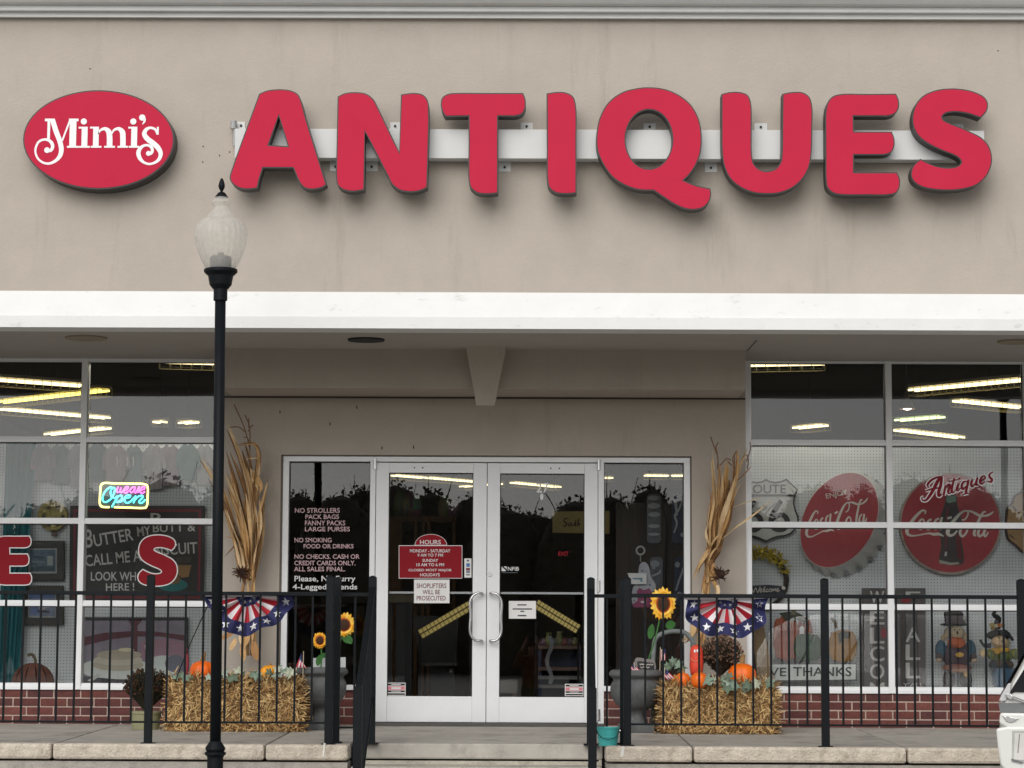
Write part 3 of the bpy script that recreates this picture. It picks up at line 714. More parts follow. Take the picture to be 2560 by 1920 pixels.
def stair_rail(xtop, Yt, ztop, xlow, Yl, ztl, xfr, label, ztr_):
    t = thing('handrail', (xtop, Yt, zw(Yt)), label, 'handrail', 'handrails beside the steps')
    w = .053
    post(t, xtop, Yt, w, zw(16.62) + .0, ztop)
    zlow = zw(16.62) - .135 * 4.4
    post(t, xlow, Yl, w, zlow, ztl)
    # short level part back to the walkway railing
    sgn = 1 if xfr > xtop else -1
    post(t, xfr, 16.62, .045, zw(16.62) + .004, ztop - .01)
    add('level_rail', B().box(min(xfr, xtop) + .02, max(xfr, xtop) - .02, 16.605, 16.635, ztr_ - .012, ztr_ + .012), black_metal, t)
    zlr = zw(16.62) + .105
    add('level_rail', B().box(min(xfr, xtop) + .02, max(xfr, xtop) - .02, 16.61, 16.63, zlr - .006, zlr + .006), black_metal, t)
    bm = (xfr + xtop) / 2
    add('baluster', B().box(bm - .007, bm + .007, 16.613, 16.627, zlr + .006, ztr_ - .012), black_metal, t)
    a0, a1 = Vector((xtop, Yt, ztop - .06)), Vector((xlow, Yl, ztl - .05))
    def slope(z_off, hw, hh, name):
        b = B(); i = []
        for q in (a0, a1):
            i.append(b._a([(q.x - hw, q.y, q.z + z_off - hh), (q.x + hw, q.y, q.z + z_off - hh), (q.x + hw, q.y, q.z + z_off + hh), (q.x - hw, q.y, q.z + z_off + hh)]))
        p, q = i
        b.f += [(p, p + 1, p + 2, p + 3), (q + 3, q + 2, q + 1, q)] + [(p + k, q + k, q + (k + 1) % 4, p + (k + 1) % 4) for k in range(4)]
        add(name, b, black_metal, t)
    slope(0, .021, .013, 'sloping_rail'); slope(-.74, .013, .008, 'sloping_rail')
    for k in range(1, 11):
        u = k / 11; q = a0.lerp(a1, u)
        add('baluster', B().box(q.x - .0065, q.x + .0065, q.y - .0065, q.y + .0065, q.z - .74, q.z), black_metal, t)
stair_rail(WX(930.5, 1600, 16.6), 16.6, WZ(930, 1446, 16.6), WX(894, 1800, 15.2), 15.2, WZ(894, 1721, 15.2), WX(843, 1600, 16.62), 'black sloping handrail beside the steps, under the no-strollers notice', WZ(880, 1486, 16.62))
stair_rail(WX(1477, 1600, 16.6), 16.6, WZ(1477, 1450, 16.6), WX(1481, 1800, 15.2), 15.2, WZ(1481, 1724, 15.2), WX(1558, 1600, 16.62), 'black sloping handrail beside the steps, next to the teal bucket', WZ(1510, 1490, 16.62))

# ------------------------------------------------------------------ ceiling lights inside the shop
tube_m = mat('fluorescent_tube', (1.0, .84, .46), .5, var=.0, emit=2.2)
tube_fill = mat('fluorescent_tube_bright', (1.0, .95, .82), .5, var=.0, emit=30.0)  # strong glow for the two unseen lamps added over the displays
tube_g = mat('fluorescent_tube_green', (.80, 1.0, .50), .5, var=.0, emit=1.6)
tube_y = mat('fluorescent_tube_yellow', (1.0, .80, .18), .5, var=.0, emit=2.2)
housing_m = mat('light_housing', (.45, .42, .32), .5)
guard_m = mat('guard_wire', (.34, .31, .20), .6)
HL0 = CAMZ + 2.45
def ceiling_light(x0, y0, x1, y1, label, tm=None, Yf=None):
    a, b_ = (WH(x0, y0, HL0), WH(x1, y1, HL0)) if Yf is None else (W(x0, y0, Yf), W(x1, y1, Yf)); HL = HL0 if Yf is None else a.z; b_.z = a.z = HL
    d = (b_ - a); L = d.length
    if L > 3.4: b_ = a + d * (3.4 / L); d = b_ - a; L = 3.4
    u = d.normalized(); s = Vector((-u.y, u.x, 0))
    t = thing('ceiling_light', ((a + b_) / 2), label, 'ceiling light', 'fluorescent lights hung inside the shop')
    def bar(b, off, w, z0, z1):
        p = [a + s * (off - w), b_ + s * (off - w), b_ + s * (off + w), a + s * (off + w)]
        i = b._a([(q.x, q.y, HL + z0) for q in p] + [(q.x, q.y, HL + z1) for q in p])
        b.f += [tuple(i + k for k in f) for f in ((0, 3, 2, 1), (4, 5, 6, 7), (0, 1, 5, 4), (1, 2, 6, 5), (2, 3, 7, 6), (3, 0, 4, 7))]
        return b
    add('housing', bar(B(), 0, .09, .03, .06), housing_m, t)
    add('tube', bar(bar(B(), -.05, .011, -.002, .018), .05, .011, -.002, .018), tm or tube_m, t)
    b = B(); n = max(4, int(L / .09))
    bar(b, -.09, .003, -.05, -.044); bar(b, .09, .003, -.05, -.044)
    for k in range(n + 1):
        q = a.lerp(b_, k / n)
        for o in (-.09, .09): b.tube([q + s * o + Vector((0, 0, .04)), q + s * o + Vector((0, 0, -.047))], .003, 4, caps=False)
        b.tube([q - s * .09 + Vector((0, 0, -.047)), q + s * .09 + Vector((0, 0, -.047))], .003, 4, caps=False)
    add('wire_guard', b, guard_m, t)
    q = (a + b_) / 2
    add('hanging_chain', B().tube([(q.x, q.y, HL + .06), (q.x, q.y, zi + .02)], .004, 5), mat('chain', (.05, .05, .05), .6), t)
LW = 'fluorescent shop light in a wire guard, seen above the open sign'
RW = 'fluorescent shop light in a wire guard, seen above the round drink signs'
for q in ((-60, 948, 205, 967), (0, 1024, 268, 1047), (120, 1088, 268, 1072)): ceiling_light(*q, LW)
ceiling_light(0, 1008, 262, 978, 'yellow fluorescent shop light crossing two paler ones near the open sign', tube_y)
ceiling_light(400, 906.5, 560, 911, 'fluorescent shop light at the very top of the pane beside the lamp post')
ceiling_light(300, 889, 640, 889, 'display light tucked above the window head beside the lamp post', tube_fill, 19.38)  # unseen fixture added to brighten the display below it
for q in ((392, 1056, 408, 1058), (455, 1060, 488, 1057)): ceiling_light(*q, 'short stub of a distant shop light above the hanging shirts')
for q in ((2280, 978, 2560, 952), (2392, 1004, 2556, 1021), (2244, 1077, 2402, 1096)): ceiling_light(*q, RW)
ceiling_light(1860, 915, 2060, 911, 'fluorescent shop light at the very top of the pane beside the corn stalks')
ceiling_light(1900, 890, 2240, 890, 'display light tucked above the window head beside the corn stalks', tube_fill, 19.38)  # second added lamp, out of sight, lifting the light on this display
ceiling_light(1990, 1072, 2062, 1065, 'short fluorescent shop light seen alone above the bottle-cap sign')
ceiling_light(2244, 1053, 2355, 1044, 'green-tinted fluorescent ceiling light seen over the round bottle sign', tube_g)
for q in ((984, 1190, 1060, 1196), (1070, 1196, 1190, 1206)): ceiling_light(*q, 'distant shop light seen through the door with the hours notice')
for q in ((1155, 1218, 1250, 1211), (1282, 1208, 1396, 1219)): ceiling_light(*q, 'distant shop light seen near the number 27 on the door')
for q in ((1511, 1196, 1530, 1196.5), (1612, 1190, 1670, 1191), (1680, 1191, 1712, 1190.5)): ceiling_light(*q, 'distant shop light seen through the sidelight beside the corn stalks')
sp = W(2268, 1007, 23.0)
t = thing('spotlight', sp, 'small round spotlight inside, above the round bottle sign', 'spotlight')
add('shade', B().lathe([(.075, sp.z - .06), (.05, sp.z), (.02, sp.z + .05), (.02, sp.z + .1)], sp.x, sp.y, 16, cap=False), mat('shade_brown', (.22, .16, .13), .5), t)
add('bulb', B().ell((sp.x, sp.y, sp.z - .035), (.05, .05, .035)), mat('bulb_glow', (1, .82, .62), .5, emit=6, var=0), t)
add('rod', B().tube([(sp.x, sp.y, sp.z + .1), (sp.x, sp.y, zi + .02)], .008, 6), MATS['chain'], t)
# glowing yellow strips added to imitate ceiling light reflections low behind the door glass
for q, lb in (((1050, 1586, 1176, 1513), 'yellow glowing slatted light strip slanting up behind the door with the hours notice'), ((1340, 1509, 1446, 1573), 'yellow glowing slatted light strip slanting down behind the door with the paper notice')):
    a, b_ = W(q[0], q[1], 21.5), W(q[2], q[3], 21.5); u = (b_ - a).normalized(); s = Vector((-u.z, 0, u.x)); 
    t = thing('light_strip', (a + b_) / 2, lb, 'light strip', 'yellow light strips behind the doors')
    P = [a + s * .045, b_ + s * .045, b_ - s * .05, a - s * .05]
    add('strip_housing', B().prism([(p.x, p.z) for p in P], 21.505, 21.54), mat('strip_brown', (.10, .08, .02), .6), t)
    n = 13
    for k in range(n):
        for o in (.022, -.024):
            c0 = a.lerp(b_, (k + .08) / n) + s * o; c1 = a.lerp(b_, (k + .92) / n) + s * o
            add('lit_cell', B().prism([(p.x, p.z) for p in (c0 - s * .017, c1 - s * .017, c1 + s * .017, c0 + s * .017)], 21.50, 21.506), mat('cell_yellow', (.8, .62, .2), .5, emit=.2, var=.3, scale=40), t)
    for xx in (a, b_):
        add('strip_stand', B().box(xx.x - .01, xx.x + .01, 21.51, 21.53, -.02, xx.z), dark_int, t)
# ------------------------------------------------------------------ lettering and notices on the glass
YG = Yw - .004
def outlined(name, ch, mp, label, d):
    m, out, holes = GL[ch]
    P = xz(path(out), YG, mp)
    t = thing(name, (P[0][0], YG, min(p[1] for p in P)), label, 'window letter', 'red window letters')
    add('white_outline', B().prism(offset([p[:2] for p in P], d), YG, YG + .001), vinyl_white, t)
    add('red_letter', B().prism([p[:2] for p in P], YG - .0012, None), vinyl_red, t)
lmp = Z(0, 1080, 3.456)
k = (1318 - 896) / 628.0
outlined('window_letter', 'S', lambda p: lmp((1194 + (p[0] - 1513) * k * .99, 893 + (p[1] - 150) * k * 1.03)), 'red letter S with white outline on the glass below the open sign', .0085)
k = (1318 - 903) / 625.0
outlined('window_letter', 'E', lambda p: lmp((268 + (p[0] - 1450) * k * 1.0, 903 + (p[1] - 182) * k)), 'red letter E with white outline on the glass before the framed pictures', .0085)
# house rules on the sidelight
zt4 = Z(680, 1120, 4.366); YS = 18.981
t = thing('rules_notice', W(815, 1440, YS), 'pink and white lettered house rules on the sidelight glass', 'notice')
for ln in (('NO STROLLERS', (250, 655, 740, 708)), ('PACK BAGS', (365, 725, 730, 775)), ('FANNY PACKS', (360, 792, 800, 845)), ('LARGE PURSES', (360, 860, 850, 910)), ('NO SMOKING', (245, 980, 650, 1030)), ('FOOD OR DRINKS', (345, 1048, 890, 1096)),
           ('NO CHECKS. CASH OR', (245, 1160, 955, 1210)), ('CREDIT CARDS ONLY.', (245, 1230, 910, 1281)), ('ALL SALES FINAL.', (240, 1296, 800, 1346))):
    add('text_line', text(B(), ln[0], ln[1], YS, zt4), vinyl_pink, t, kind='stuff')
for ln in (('Please, No Furry', (245, 1395, 910, 1475)), ('4-Legged Friends', (225, 1485, 930, 1562))):
    add('text_line', text(B(), ln[0], ln[1], YS, zt4), vinyl_white, t, kind='stuff')
# notices on the doors
zt5 = Z(900, 1120, 3.687); YD = 18.968
t = thing('hours_notice', W(1076, 1446, YD), 'dark red opening hours notice with arched top on the door', 'notice')
dome = [(653 + 150 * math.cos(a), 897 - 104 * math.sin(a)) for a in [math.pi * i / 16 for i in range(17)]]
out = [(357, 897), (357, 1203), (943, 1203), (943, 897)] + dome
P = xz(out, YD, zt5)
add('border', B().prism(P, YD, YD + .001), vinyl_white, t)
inn = xz([(362, 903), (362, 1198), (938, 1198), (938, 903)], YD, zt5); ind = xz([(653 + 144 * math.cos(a), 893 - 96 * math.sin(a)) for a in [math.pi * i / 16 for i in range(17)]], YD, zt5)
add('panel', B().prism(inn, YD - .0008, None).prism(ind, YD - .0008, None), vinyl_red, t)
for ln, bx in (('HOURS', (553, 848, 745, 888)), ('MONDAY - SATURDAY', (460, 933, 833, 963)), ('9 AM TO 7 PM', (530, 974, 765, 1002)), ('SUNDAY', (575, 1022, 720, 1050)), ('10 AM TO 6 PM', (520, 1062, 775, 1090)), ('CLOSED MOST MAJOR', (447, 1114, 845, 1143)), ('HOLIDAYS', (555, 1154, 735, 1183))):
    add('text_line', text(B(), ln, bx, YD - .0016, zt5), vinyl_white, t)
t = thing('shoplifting_notice', W(1080, 1508, YD), 'white notice with red capitals under the hours notice', 'notice')
def card(t, box, Y, m, mm_, name='card', th=.0015):
    P = xz([(box[0], box[1]), (box[0], box[3]), (box[2], box[3]), (box[2], box[1])], Y, m)
    return add(name, B().prism(P, Y, Y + th), mm_, t)
card(t, (498, 1213, 825, 1430), YD - .003, zt5, mat('paper', (.80, .79, .77), .6, var=.02))
maroon = mat('maroon_ink', s2l(110, 40, 48), .6)
for ln, bx in (('SHOPLIFTERS', (522, 1248, 795, 1292)), ('WILL BE', (577, 1308, 738, 1349)), ('PROSECUTED', (522, 1363, 790, 1406))): add('text_line', text(B(), ln, bx, YD - .0038, zt5), maroon, t)
t = thing('payment_sticker', W(1170, 1443, YD), 'narrow white sticker of payment marks beside the hours notice', 'sticker')
card(t, (962, 1018, 1027, 1195), YD, zt5, MATS['paper'])
for q, c3 in (((985, 1030, 1005, 1046), (90, 100, 110)), ((980, 1062, 1012, 1095), (70, 120, 180)), ((978, 1105, 1014, 1130), (120, 60, 70)), ((978, 1135, 1014, 1150), (80, 90, 120)), ((978, 1160, 1012, 1175), (140, 140, 140))):
    card(t, q, YD - .0012, zt5, pm(*c3), 'mark', .0005)
t = thing('door_number', W(1356, 1220, YD), 'white number 27 on the door glass above an oval dot', 'number')
add('digits', text(B(), '27', (1625, 322, 1740, 412), YD, zt5), vinyl_white, t)
add('oval_dot', B().prism(xz(ellipse(1675, 450, 15, 30, 18), YD, zt5), YD, YD + .001), vinyl_white, t)
t = thing('membership_sticker', W(1275, 1425, YD), 'small white square mark and letters on the glass beside the lock', 'sticker')
add('mark', B().prism(xz([(1305, 1092), (1305, 1135), (1350, 1135)], YD, zt5), YD, YD + .001).prism(xz([(1325, 1092), (1352, 1120), (1352, 1092)], YD, zt5), YD, YD + .001), vinyl_white, t)
add('letters', text(B(), 'NFIB', (1362, 1096, 1465, 1131), YD, zt5), vinyl_white, t)
add('rule', B().prism(xz([(1310, 1147), (1310, 1151), (1450, 1151), (1450, 1147)], YD, zt5), YD, YD + .001), pm(110, 120, 125), t)
t = thing('paper_notice', W(1305, 1524, YD), 'white paper sheet with four short printed lines taped to the door', 'notice')
card(t, (1372, 1410, 1622, 1573), YD - .002, zt5, MATS['paper'])
inkk = mat('black_ink', (.02, .02, .025), .6)
for x0, x1, y in ((1452, 1535, 1446), (1408, 1585, 1484), (1480, 1512, 1505), (1455, 1532, 1545)):
    b = B(); n = int((x1 - x0) / 9); q = lambda p: zt5(p)
    pts = [(x0 + (x1 - x0) * i / (2 * n), y + (3 if i % 2 else -3), 9) for i in range(2 * n + 1)]
    strokes(b, [pts], YD - .0028, zt5, 3.687, n=2); add('printed_line', b, inkk, t)
zt6 = Z(900, 1480, 3.352)
for q, lb in (((222, 760, 382, 868), 'small black and pink sticker low on the door with the hours notice'), ((1717, 770, 1873, 872), 'small black and pink sticker low on the door with the paper notice')):
    t = thing('alarm_sticker', W(*zt6(((q[0] + q[2]) / 2, q[3])), YD), lb, 'sticker', 'alarm stickers on the doors')
    card(t, q, YD - .002, zt6, MATS['paper'])
    h = q[3] - q[1]
    for a, b_, c3 in ((.06, .22, (20, 20, 22)), (.28, .56, (215, 130, 140)), (.6, .74, (20, 20, 22)), (.82, .95, (20, 20, 22))):
        card(t, (q[0] + 6, q[1] + h * a, q[2] - 6, q[1] + h * b_), YD - .0028, zt6, pm(*c3), 'stripe', .0004)
    for a, b_ in ((.11, .17), (.35, .5), (.65, .69)): card(t, (q[0] + 40, q[1] + h * a, q[2] - 40, q[1] + h * b_), YD - .0034, zt6, vinyl_white, 'print', .0003)
# script on the glass over the round sign
za = Z(2230, 1160, 5.53)
AN = [[(692, 172, 14), (640, 225, 42), (575, 350, 42), (515, 448, 38), (465, 502, 28), (422, 500, 18), (412, 468, 14), (438, 455, 12)], [(690, 175, 28), (672, 300, 40), (642, 400, 40), (650, 440, 34), (692, 418, 14)],
      [(690, 172, 22), (600, 192, 26), (525, 240, 30), (492, 290, 28), (502, 322, 14)], [(462, 372, 16), (525, 352, 22), (600, 335, 22), (672, 330, 14)],
      [(742, 292, 26), (712, 432, 30)], [(728, 345, 12), (780, 282, 24), (803, 295, 32), (776, 385, 32), (790, 410, 20), (832, 378, 10)],
      [(862, 195, 26), (832, 320, 30), (826, 388, 30), (850, 395, 16), (882, 358, 8)], [(800, 240, 14), (912, 214, 14)], [(922, 268, 30), (896, 358, 30), (914, 370, 16), (950, 330, 8)], [(925, 205, 30), (945, 198, 30)],
      [(1042, 240, 12), (988, 250, 26), (962, 318, 30), (982, 350, 24), (1022, 308, 12)], [(1058, 222, 30), (1032, 340, 32), (1022, 395, 30), (1062, 410, 14)], [(982, 425, 14), (1022, 405, 22)],
      [(1112, 212, 28), (1092, 290, 28), (1112, 314, 22), (1150, 268, 12)], [(1182, 188, 26), (1160, 288, 28), (1192, 288, 14)], [(1230, 240, 10), (1290, 192, 20), (1276, 164, 16), (1240, 180, 24), (1216, 250, 30), (1240, 276, 24), (1290, 240, 10)],
      [(1400, 108, 12), (1352, 138, 22), (1345, 175, 28), (1382, 215, 30), (1370, 246, 26), (1318, 240, 14)]]
t = thing('script_decal', W(2400, 1250, YG), 'dark red script word Antiques outlined in white on the glass', 'decal')
add('outline', strokes(B(), AN, YG + .002, za, 5.53, 32, .0001), vinyl_white, t)
add('script', strokes(B(), AN, YG - .001, za, 5.53, 3, .0001), mat('decal_maroon', s2l(122, 22, 38), .6, spec=.2), t)

# ------------------------------------------------------------------ neon open sign
zn = Z(230, 1190, 13.01); YN = 19.06
t = thing('neon_sign', W(310, 1272, YN), 'lit neon We Are Open sign in yellow, pink and cyan hanging in the window', 'sign')
def neon(name, lines, colr, r, e):
    m = mat('neon_' + name, colr, .4, var=0, emit=e)
    for ln in lines:
        P = cr(ln, 6); b = B(); b.tube([W(*zn(p), YN) for p in P], r, 7); add(name, b, m, t, smooth=True)
neon('yellow_tube', [[(565, 1015), (420, 1012), (320, 995), (262, 930), (250, 830), (268, 500), (282, 340), (320, 262), (400, 226), (700, 235), (1300, 250), (1690, 260), (1780, 300), (1815, 390), (1806, 700), (1793, 940), (1745, 1025), (1650, 1042), (1200, 1030), (720, 1016)]], (1.0, .92, .25), 32 / 13.01 * YN / F, 2.6)
neon('cyan_tube', [[(645, 352), (560, 382), (430, 500), (348, 680), (352, 800), (430, 850), (540, 805), (645, 700), (728, 520), (738, 400), (690, 380), (640, 420), (605, 540), (645, 665), (740, 715), (830, 660)], [(858, 640), (640, 1012)],
                   [(770, 760), (880, 645), (960, 640), (985, 700), (920, 800), (790, 850), (960, 822), (1085, 725), (1200, 700), (1250, 645), (1190, 622), (1100, 662), (1062, 780), (1112, 870), (1222, 850), (1330, 745), (1432, 645)],
                   [(1435, 650), (1345, 885)], [(1385, 790), (1500, 672), (1640, 642), (1640, 705), (1532, 832), (1562, 882), (1645, 860), (1735, 765)]], (.12, .85, .90), 27 / 13.01 * YN / F, 2.2)
neon('pink_tube', [[(850, 345), (808, 500), (840, 532), (900, 500), (945, 370), (918, 510), (960, 540), (1022, 470), (1150, 425), (1180, 362), (1120, 352), (1050, 430), (1050, 522), (1110, 552), (1192, 485)],
                   [(1400, 352), (1310, 372), (1240, 470), (1262, 532), (1330, 512), (1412, 370), (1380, 500), (1412, 552), (1472, 470), (1530, 350), (1540, 400), (1500, 540), (1562, 460), (1690, 425), (1712, 362), (1650, 352), (1580, 440), (1580, 532), (1632, 562), (1722, 502)]], (1.0, .16, .78), 22 / 13.01 * YN / F, 2.4)
add('backing_panel', B().prism(xz([(240, 200), (225, 1050), (1790, 1075), (1830, 240)], YN + .02, zn), YN + .02, YN + .024), mat('clear_backing', (.07, .08, .08), .3), t)
for x in (1010, 1100, 1150):
    q = W(x / 3.456, 1080 + 215 / 3.456, YN); q2 = W(x / 3.456, 1080 + 295 / 3.456, YN)
    add('hook', B().tube([q, (q.x + .004, q.y, (q.z + q2.z) / 2), q2], .004, 6), vinyl_white, t)
for px in (262, 362):
    q = W(px, 1206, YN + .01); add('hanging_wire', B().tube([q, (q.x, q.y, zl[3] - .02)], .0012, 4), MATS['chain'], t)

# ------------------------------------------------------------------ left display window
YI = YP - .03
cur_m = mat('teal_curtain', (.015, .13, .15), .8, var=.25, scale=3, stretch=(8, 8, .4))
def curtain(x0t, x1t, x0b, x1b, yt, yb, Y, label, m):
    b = B(); N = 36; K = 10
    for j in range(K + 1):
        v = j / K; row = []
        for i in range(N + 1):
            u = i / N; w = W(x0t + (x1t - x0t) * u + ((x0b + (x1b - x0b) * u) - (x0t + (x1t - x0t) * u)) * v, yt + (yb - yt) * v, Y)
            row.append((w.x, w.y + .02 * math.sin(u * 30 + v) + .012 * math.sin(u * 71 + 2 * v), w.z))
        b._a(row)
    for j in range(K):
        for i in range(N): q = j * (N + 1) + i; b.f.append((q, q + N + 1, q + N + 2, q + 1))
    return add('curtain', b, m, None, label, 'curtain', smooth=True)
curtain(16, 92, -10, 47, 1100, 1714, YI - .06, 'long teal curtain hanging behind the framed pictures', cur_m)
# hanging shirts
shirt_cols = [(150, 140, 150), (110, 130, 135), (165, 160, 168), (95, 118, 124), (170, 158, 165), (120, 140, 142), (160, 155, 160), (140, 128, 138), (100, 126, 130), (165, 165, 168)]
def shirt(x, w, yt, yb, c3, label):
    Y = YI - .02 - ru(0, .05); P = [(x - w * .18, yt), (x - w * .62, yt + 22), (x - w * .72, yt + 62), (x - w * .48, yt + 66), (x - w * .45, yt + 45), (x - w * .5, yb), (x, yb + ru(-4, 4)), (x + w * .5, yb - 2), (x + w * .45, yt + 45), (x + w * .5, yt + 64), (x + w * .74, yt + 60), (x + w * .6, yt + 22), (x + w * .18, yt), (x, yt + 7)]
    t = thing('hanging_shirt', W(x, yb, Y), label, 'shirt', 'shirts hung along the top of the display')
    add('fabric', B().prism(xz(P, Y), Y - .008, Y + .008), mat('shirt_%d_%d_%d' % c3, tuple(v * .6 for v in s2l(*c3)), .85, var=.25, scale=9, stretch=(4, 4, 1)), t, bevel=.003)
    q = W(x, yt - 6, Y); add('hanger', B().tube([W(x - w * .2, yt + 2, Y), W(x, yt - 6, Y), W(x + w * .2, yt + 2, Y)], .003, 5), chrome, t)
nth = ('nearest', 'second', 'third', 'fourth', 'fifth', 'sixth', 'seventh', 'eighth', 'ninth', 'tenth')
for i, x in enumerate((108, 150, 200, 245, 290, 335, 385, 425, 470, 512)):
    shirt(x, ru(40, 52), 1108 + ru(-3, 5), 1208 + ru(-8, 18), shirt_cols[i], ('pale mauve shirt' if sum(shirt_cols[i]) > 400 else 'grey-green shirt') + ', %s from the teal curtain in the hanging row' % nth[i])
# framed pictures
def framed(x0, y0, x1, y1, bx, label, art, fm, matw):
    Y = YI; t = thing('framed_picture', W((x0 + x1) / 2, y1, Y), label, 'picture', 'framed pictures in the display')
    o = xz([(x0, y0), (x0, y1), (x1, y1), (x1, y0)], Y); i_ = xz([(x0 + bx, y0 + bx), (x0 + bx, y1 - bx), (x1 - bx, y1 - bx), (x1 - bx, y0 + bx)], Y)
    add('frame', B().prism(o, Y - .03, Y + .025, [i_]), fm, t, bevel=.003)
    add('mount', B().prism(i_, Y - .005, None), mat('mount_board', (.42, .44, .42), .7), t)
    a, c_ = x0 + bx + matw, y0 + bx + matw; d, e = x1 - bx - matw, y1 - bx - matw
    add('picture_ground', B().prism(xz([(a, c_), (a, e), (d, e), (d, c_)], Y), Y - .008, None), art[0], t)
    for k, (pts, m) in enumerate(art[1]):
        P = xz([(a + (d - a) * u, c_ + (e - c_) * v) for u, v in pts], Y)
        add('painted_shape', B().prism(P, Y - .0088 - k * .0005, None), m, t)
    return t
fr_m = mat('dark_frame', (.018, .017, .016), .5)
sea = mat('blue_painting', s2l(95, 118, 135), .7, var=.5, scale=26)
art1 = (sea, [(ellipse(.78, .35, .12, .06, 14), pm(190, 195, 190)), ([(.68, .36), (.68, .72), (.9, .72), (.9, .36)], pm(175, 182, 178)), ([(.02, .8), (.02, .98), (.98, .98), (.98, .82), (.5, .76)], pm(70, 88, 95, var=.5, scale=40)), ([(.1, .3), (.1, .36), (.55, .4), (.6, .33)], pm(60, 80, 100)), ([(.05, .5), (.1, .6), (.6, .62), (.55, .52)], pm(130, 145, 155))])
framed(54, 1352, 161, 1451, 17, 'black framed blue seaside painting behind the red letter E', art1, fr_m, 5)
art2 = (mat('blue_painting_b', s2l(120, 130, 150), .7, var=.4, scale=22), [([(.1, .45), (.35, .42), (.4, .9), (.05, .9)], pm(90, 110, 150)), ([(.3, .5), (.5, .75), (.75, .55), (.7, .4), (.5, .35)], pm(185, 170, 178)), ([(.0, .0), (.0, .2), (1, .15), (1, 0)], pm(80, 105, 150)), ([(.3, .72), (.36, .82), (.8, .84), (.75, .74)], pm(50, 50, 60))])
framed(52, 1464, 159, 1562, 18, 'black framed picture in blue and pink hung below the seaside painting', art2, fr_m, 3)
mauve = mat('mauve_print', s2l(132, 126, 138), .6, var=.15, scale=8)
mar = pm(92, 52, 62)
art3 = (mauve, [([(0, .28), (0, .42), (.25, .32), (.5, .27), (.75, .27), (1, .34), (1, .25), (.7, .19), (.5, .18), (.2, .21)], mar), ([(.44, 0), (.47, .1), (.46, .7), (.53, .7), (.53, .1), (.58, 0)], mar), ([(.56, .35), (.56, .62), (1, .62), (1, .36), (.8, .3)], pm(150, 118, 132)),
                (ellipse(.32, .78, .36, .17, 28), pm(205, 210, 205)), (ellipse(.34, .72, .25, .1, 22), pm(180, 172, 155)), (ellipse(.34, .64, .24, .09, 22), pm(196, 190, 172)), (ellipse(.35, .56, .22, .08, 22), pm(178, 168, 150)), (ellipse(.42, .48, .08, .03, 14), pm(214, 208, 175)),
                (ellipse(.78, .74, .17, .17, 24), pm(200, 208, 204)), (ellipse(.9, .7, .1, .14, 20), pm(110, 112, 125)), ([(.56, .9), (.62, .6), (.6, .4), (.66, .5), (.68, .9)], pm(208, 212, 205)), ([(.0, .9), (.0, 1), (1, 1), (1, .92), (.4, .96)], pm(60, 60, 66)), ([(.04, .97), (.14, .86), (.18, .88), (.08, .99)], pm(190, 190, 186))])
framed(203, 1543, 470, 1712, 6, 'large black framed print of pancakes and crockery leaning by the hay bale', art3, fr_m, 0)
# chalkboard sign
t = thing('chalkboard_sign', W(343, 1500, YI), 'black chalkboard sign with white slanted lettering and red border behind the letter S', 'sign')
Yc = YI - .04
add('board', B().prism(xz([(175, 1264), (173, 1503), (509, 1505), (512, 1264)], Yc), Yc, Yc + .02), black_board, t, bevel=.002)
redl = pm(110, 34, 44)
o = xz([(184, 1273), (183, 1496), (500, 1497), (503, 1273)], Yc); i_ = xz([(189, 1279), (188, 1490), (494, 1491), (497, 1279)], Yc)
add('red_border', B().prism(o, Yc - .001, None, [i_]), redl, t)
chalk = mat('chalk', (.52, .52, .51), .8, var=.2, scale=40)
for ln, bx, rt in (('B', (735, 840, 800, 1000), .0), ('UTTER', (808, 858, 1150, 965), .17), ('MY', (1185, 815, 1300, 895), .12), ('BUTT &', (1320, 790, 1690, 862), .03), ('CALL ME A', (735, 1040, 1220, 1140), .1), ('BISCUIT', (1330, 960, 1705, 1060), .06), ("LOOK WHO'S", (785, 1205, 1300, 1285), .0), ('HERE !', (915, 1305, 1160, 1372), 0.02)):
    add('chalk_lettering', text(B(), ln, bx, Yc - .0015, lmp, rt), chalk, t)
add('chalk_lettering', text(B(), 'B', (1300, 700, 1400, 800), Yc - .0015, lmp), chalk, t)
tan = pm(140, 108, 66)
add('painted_jar', B().prism(xz([(1530, 1150), (1535, 1230), (1570, 1260), (1630, 1250), (1655, 1150)], Yc, lmp), Yc - .0015, None), tan, t)
add('painted_lid', B().prism(xz([(1525, 1080), (1525, 1130), (1650, 1125), (1655, 1080)], Yc, lmp), Yc - .0015, None), pm(66, 60, 54), t)
add('painted_plate', B().prism(xz(ellipse(1490, 1322, 130, 55, 30), Yc, lmp), Yc - .0015, None), pm(30, 110, 112), t)
add('painted_biscuit', B().prism(xz(ellipse(1500, 1275, 60, 40, 20), Yc, lmp), Yc - .0021, None), pm(120, 92, 62), t)
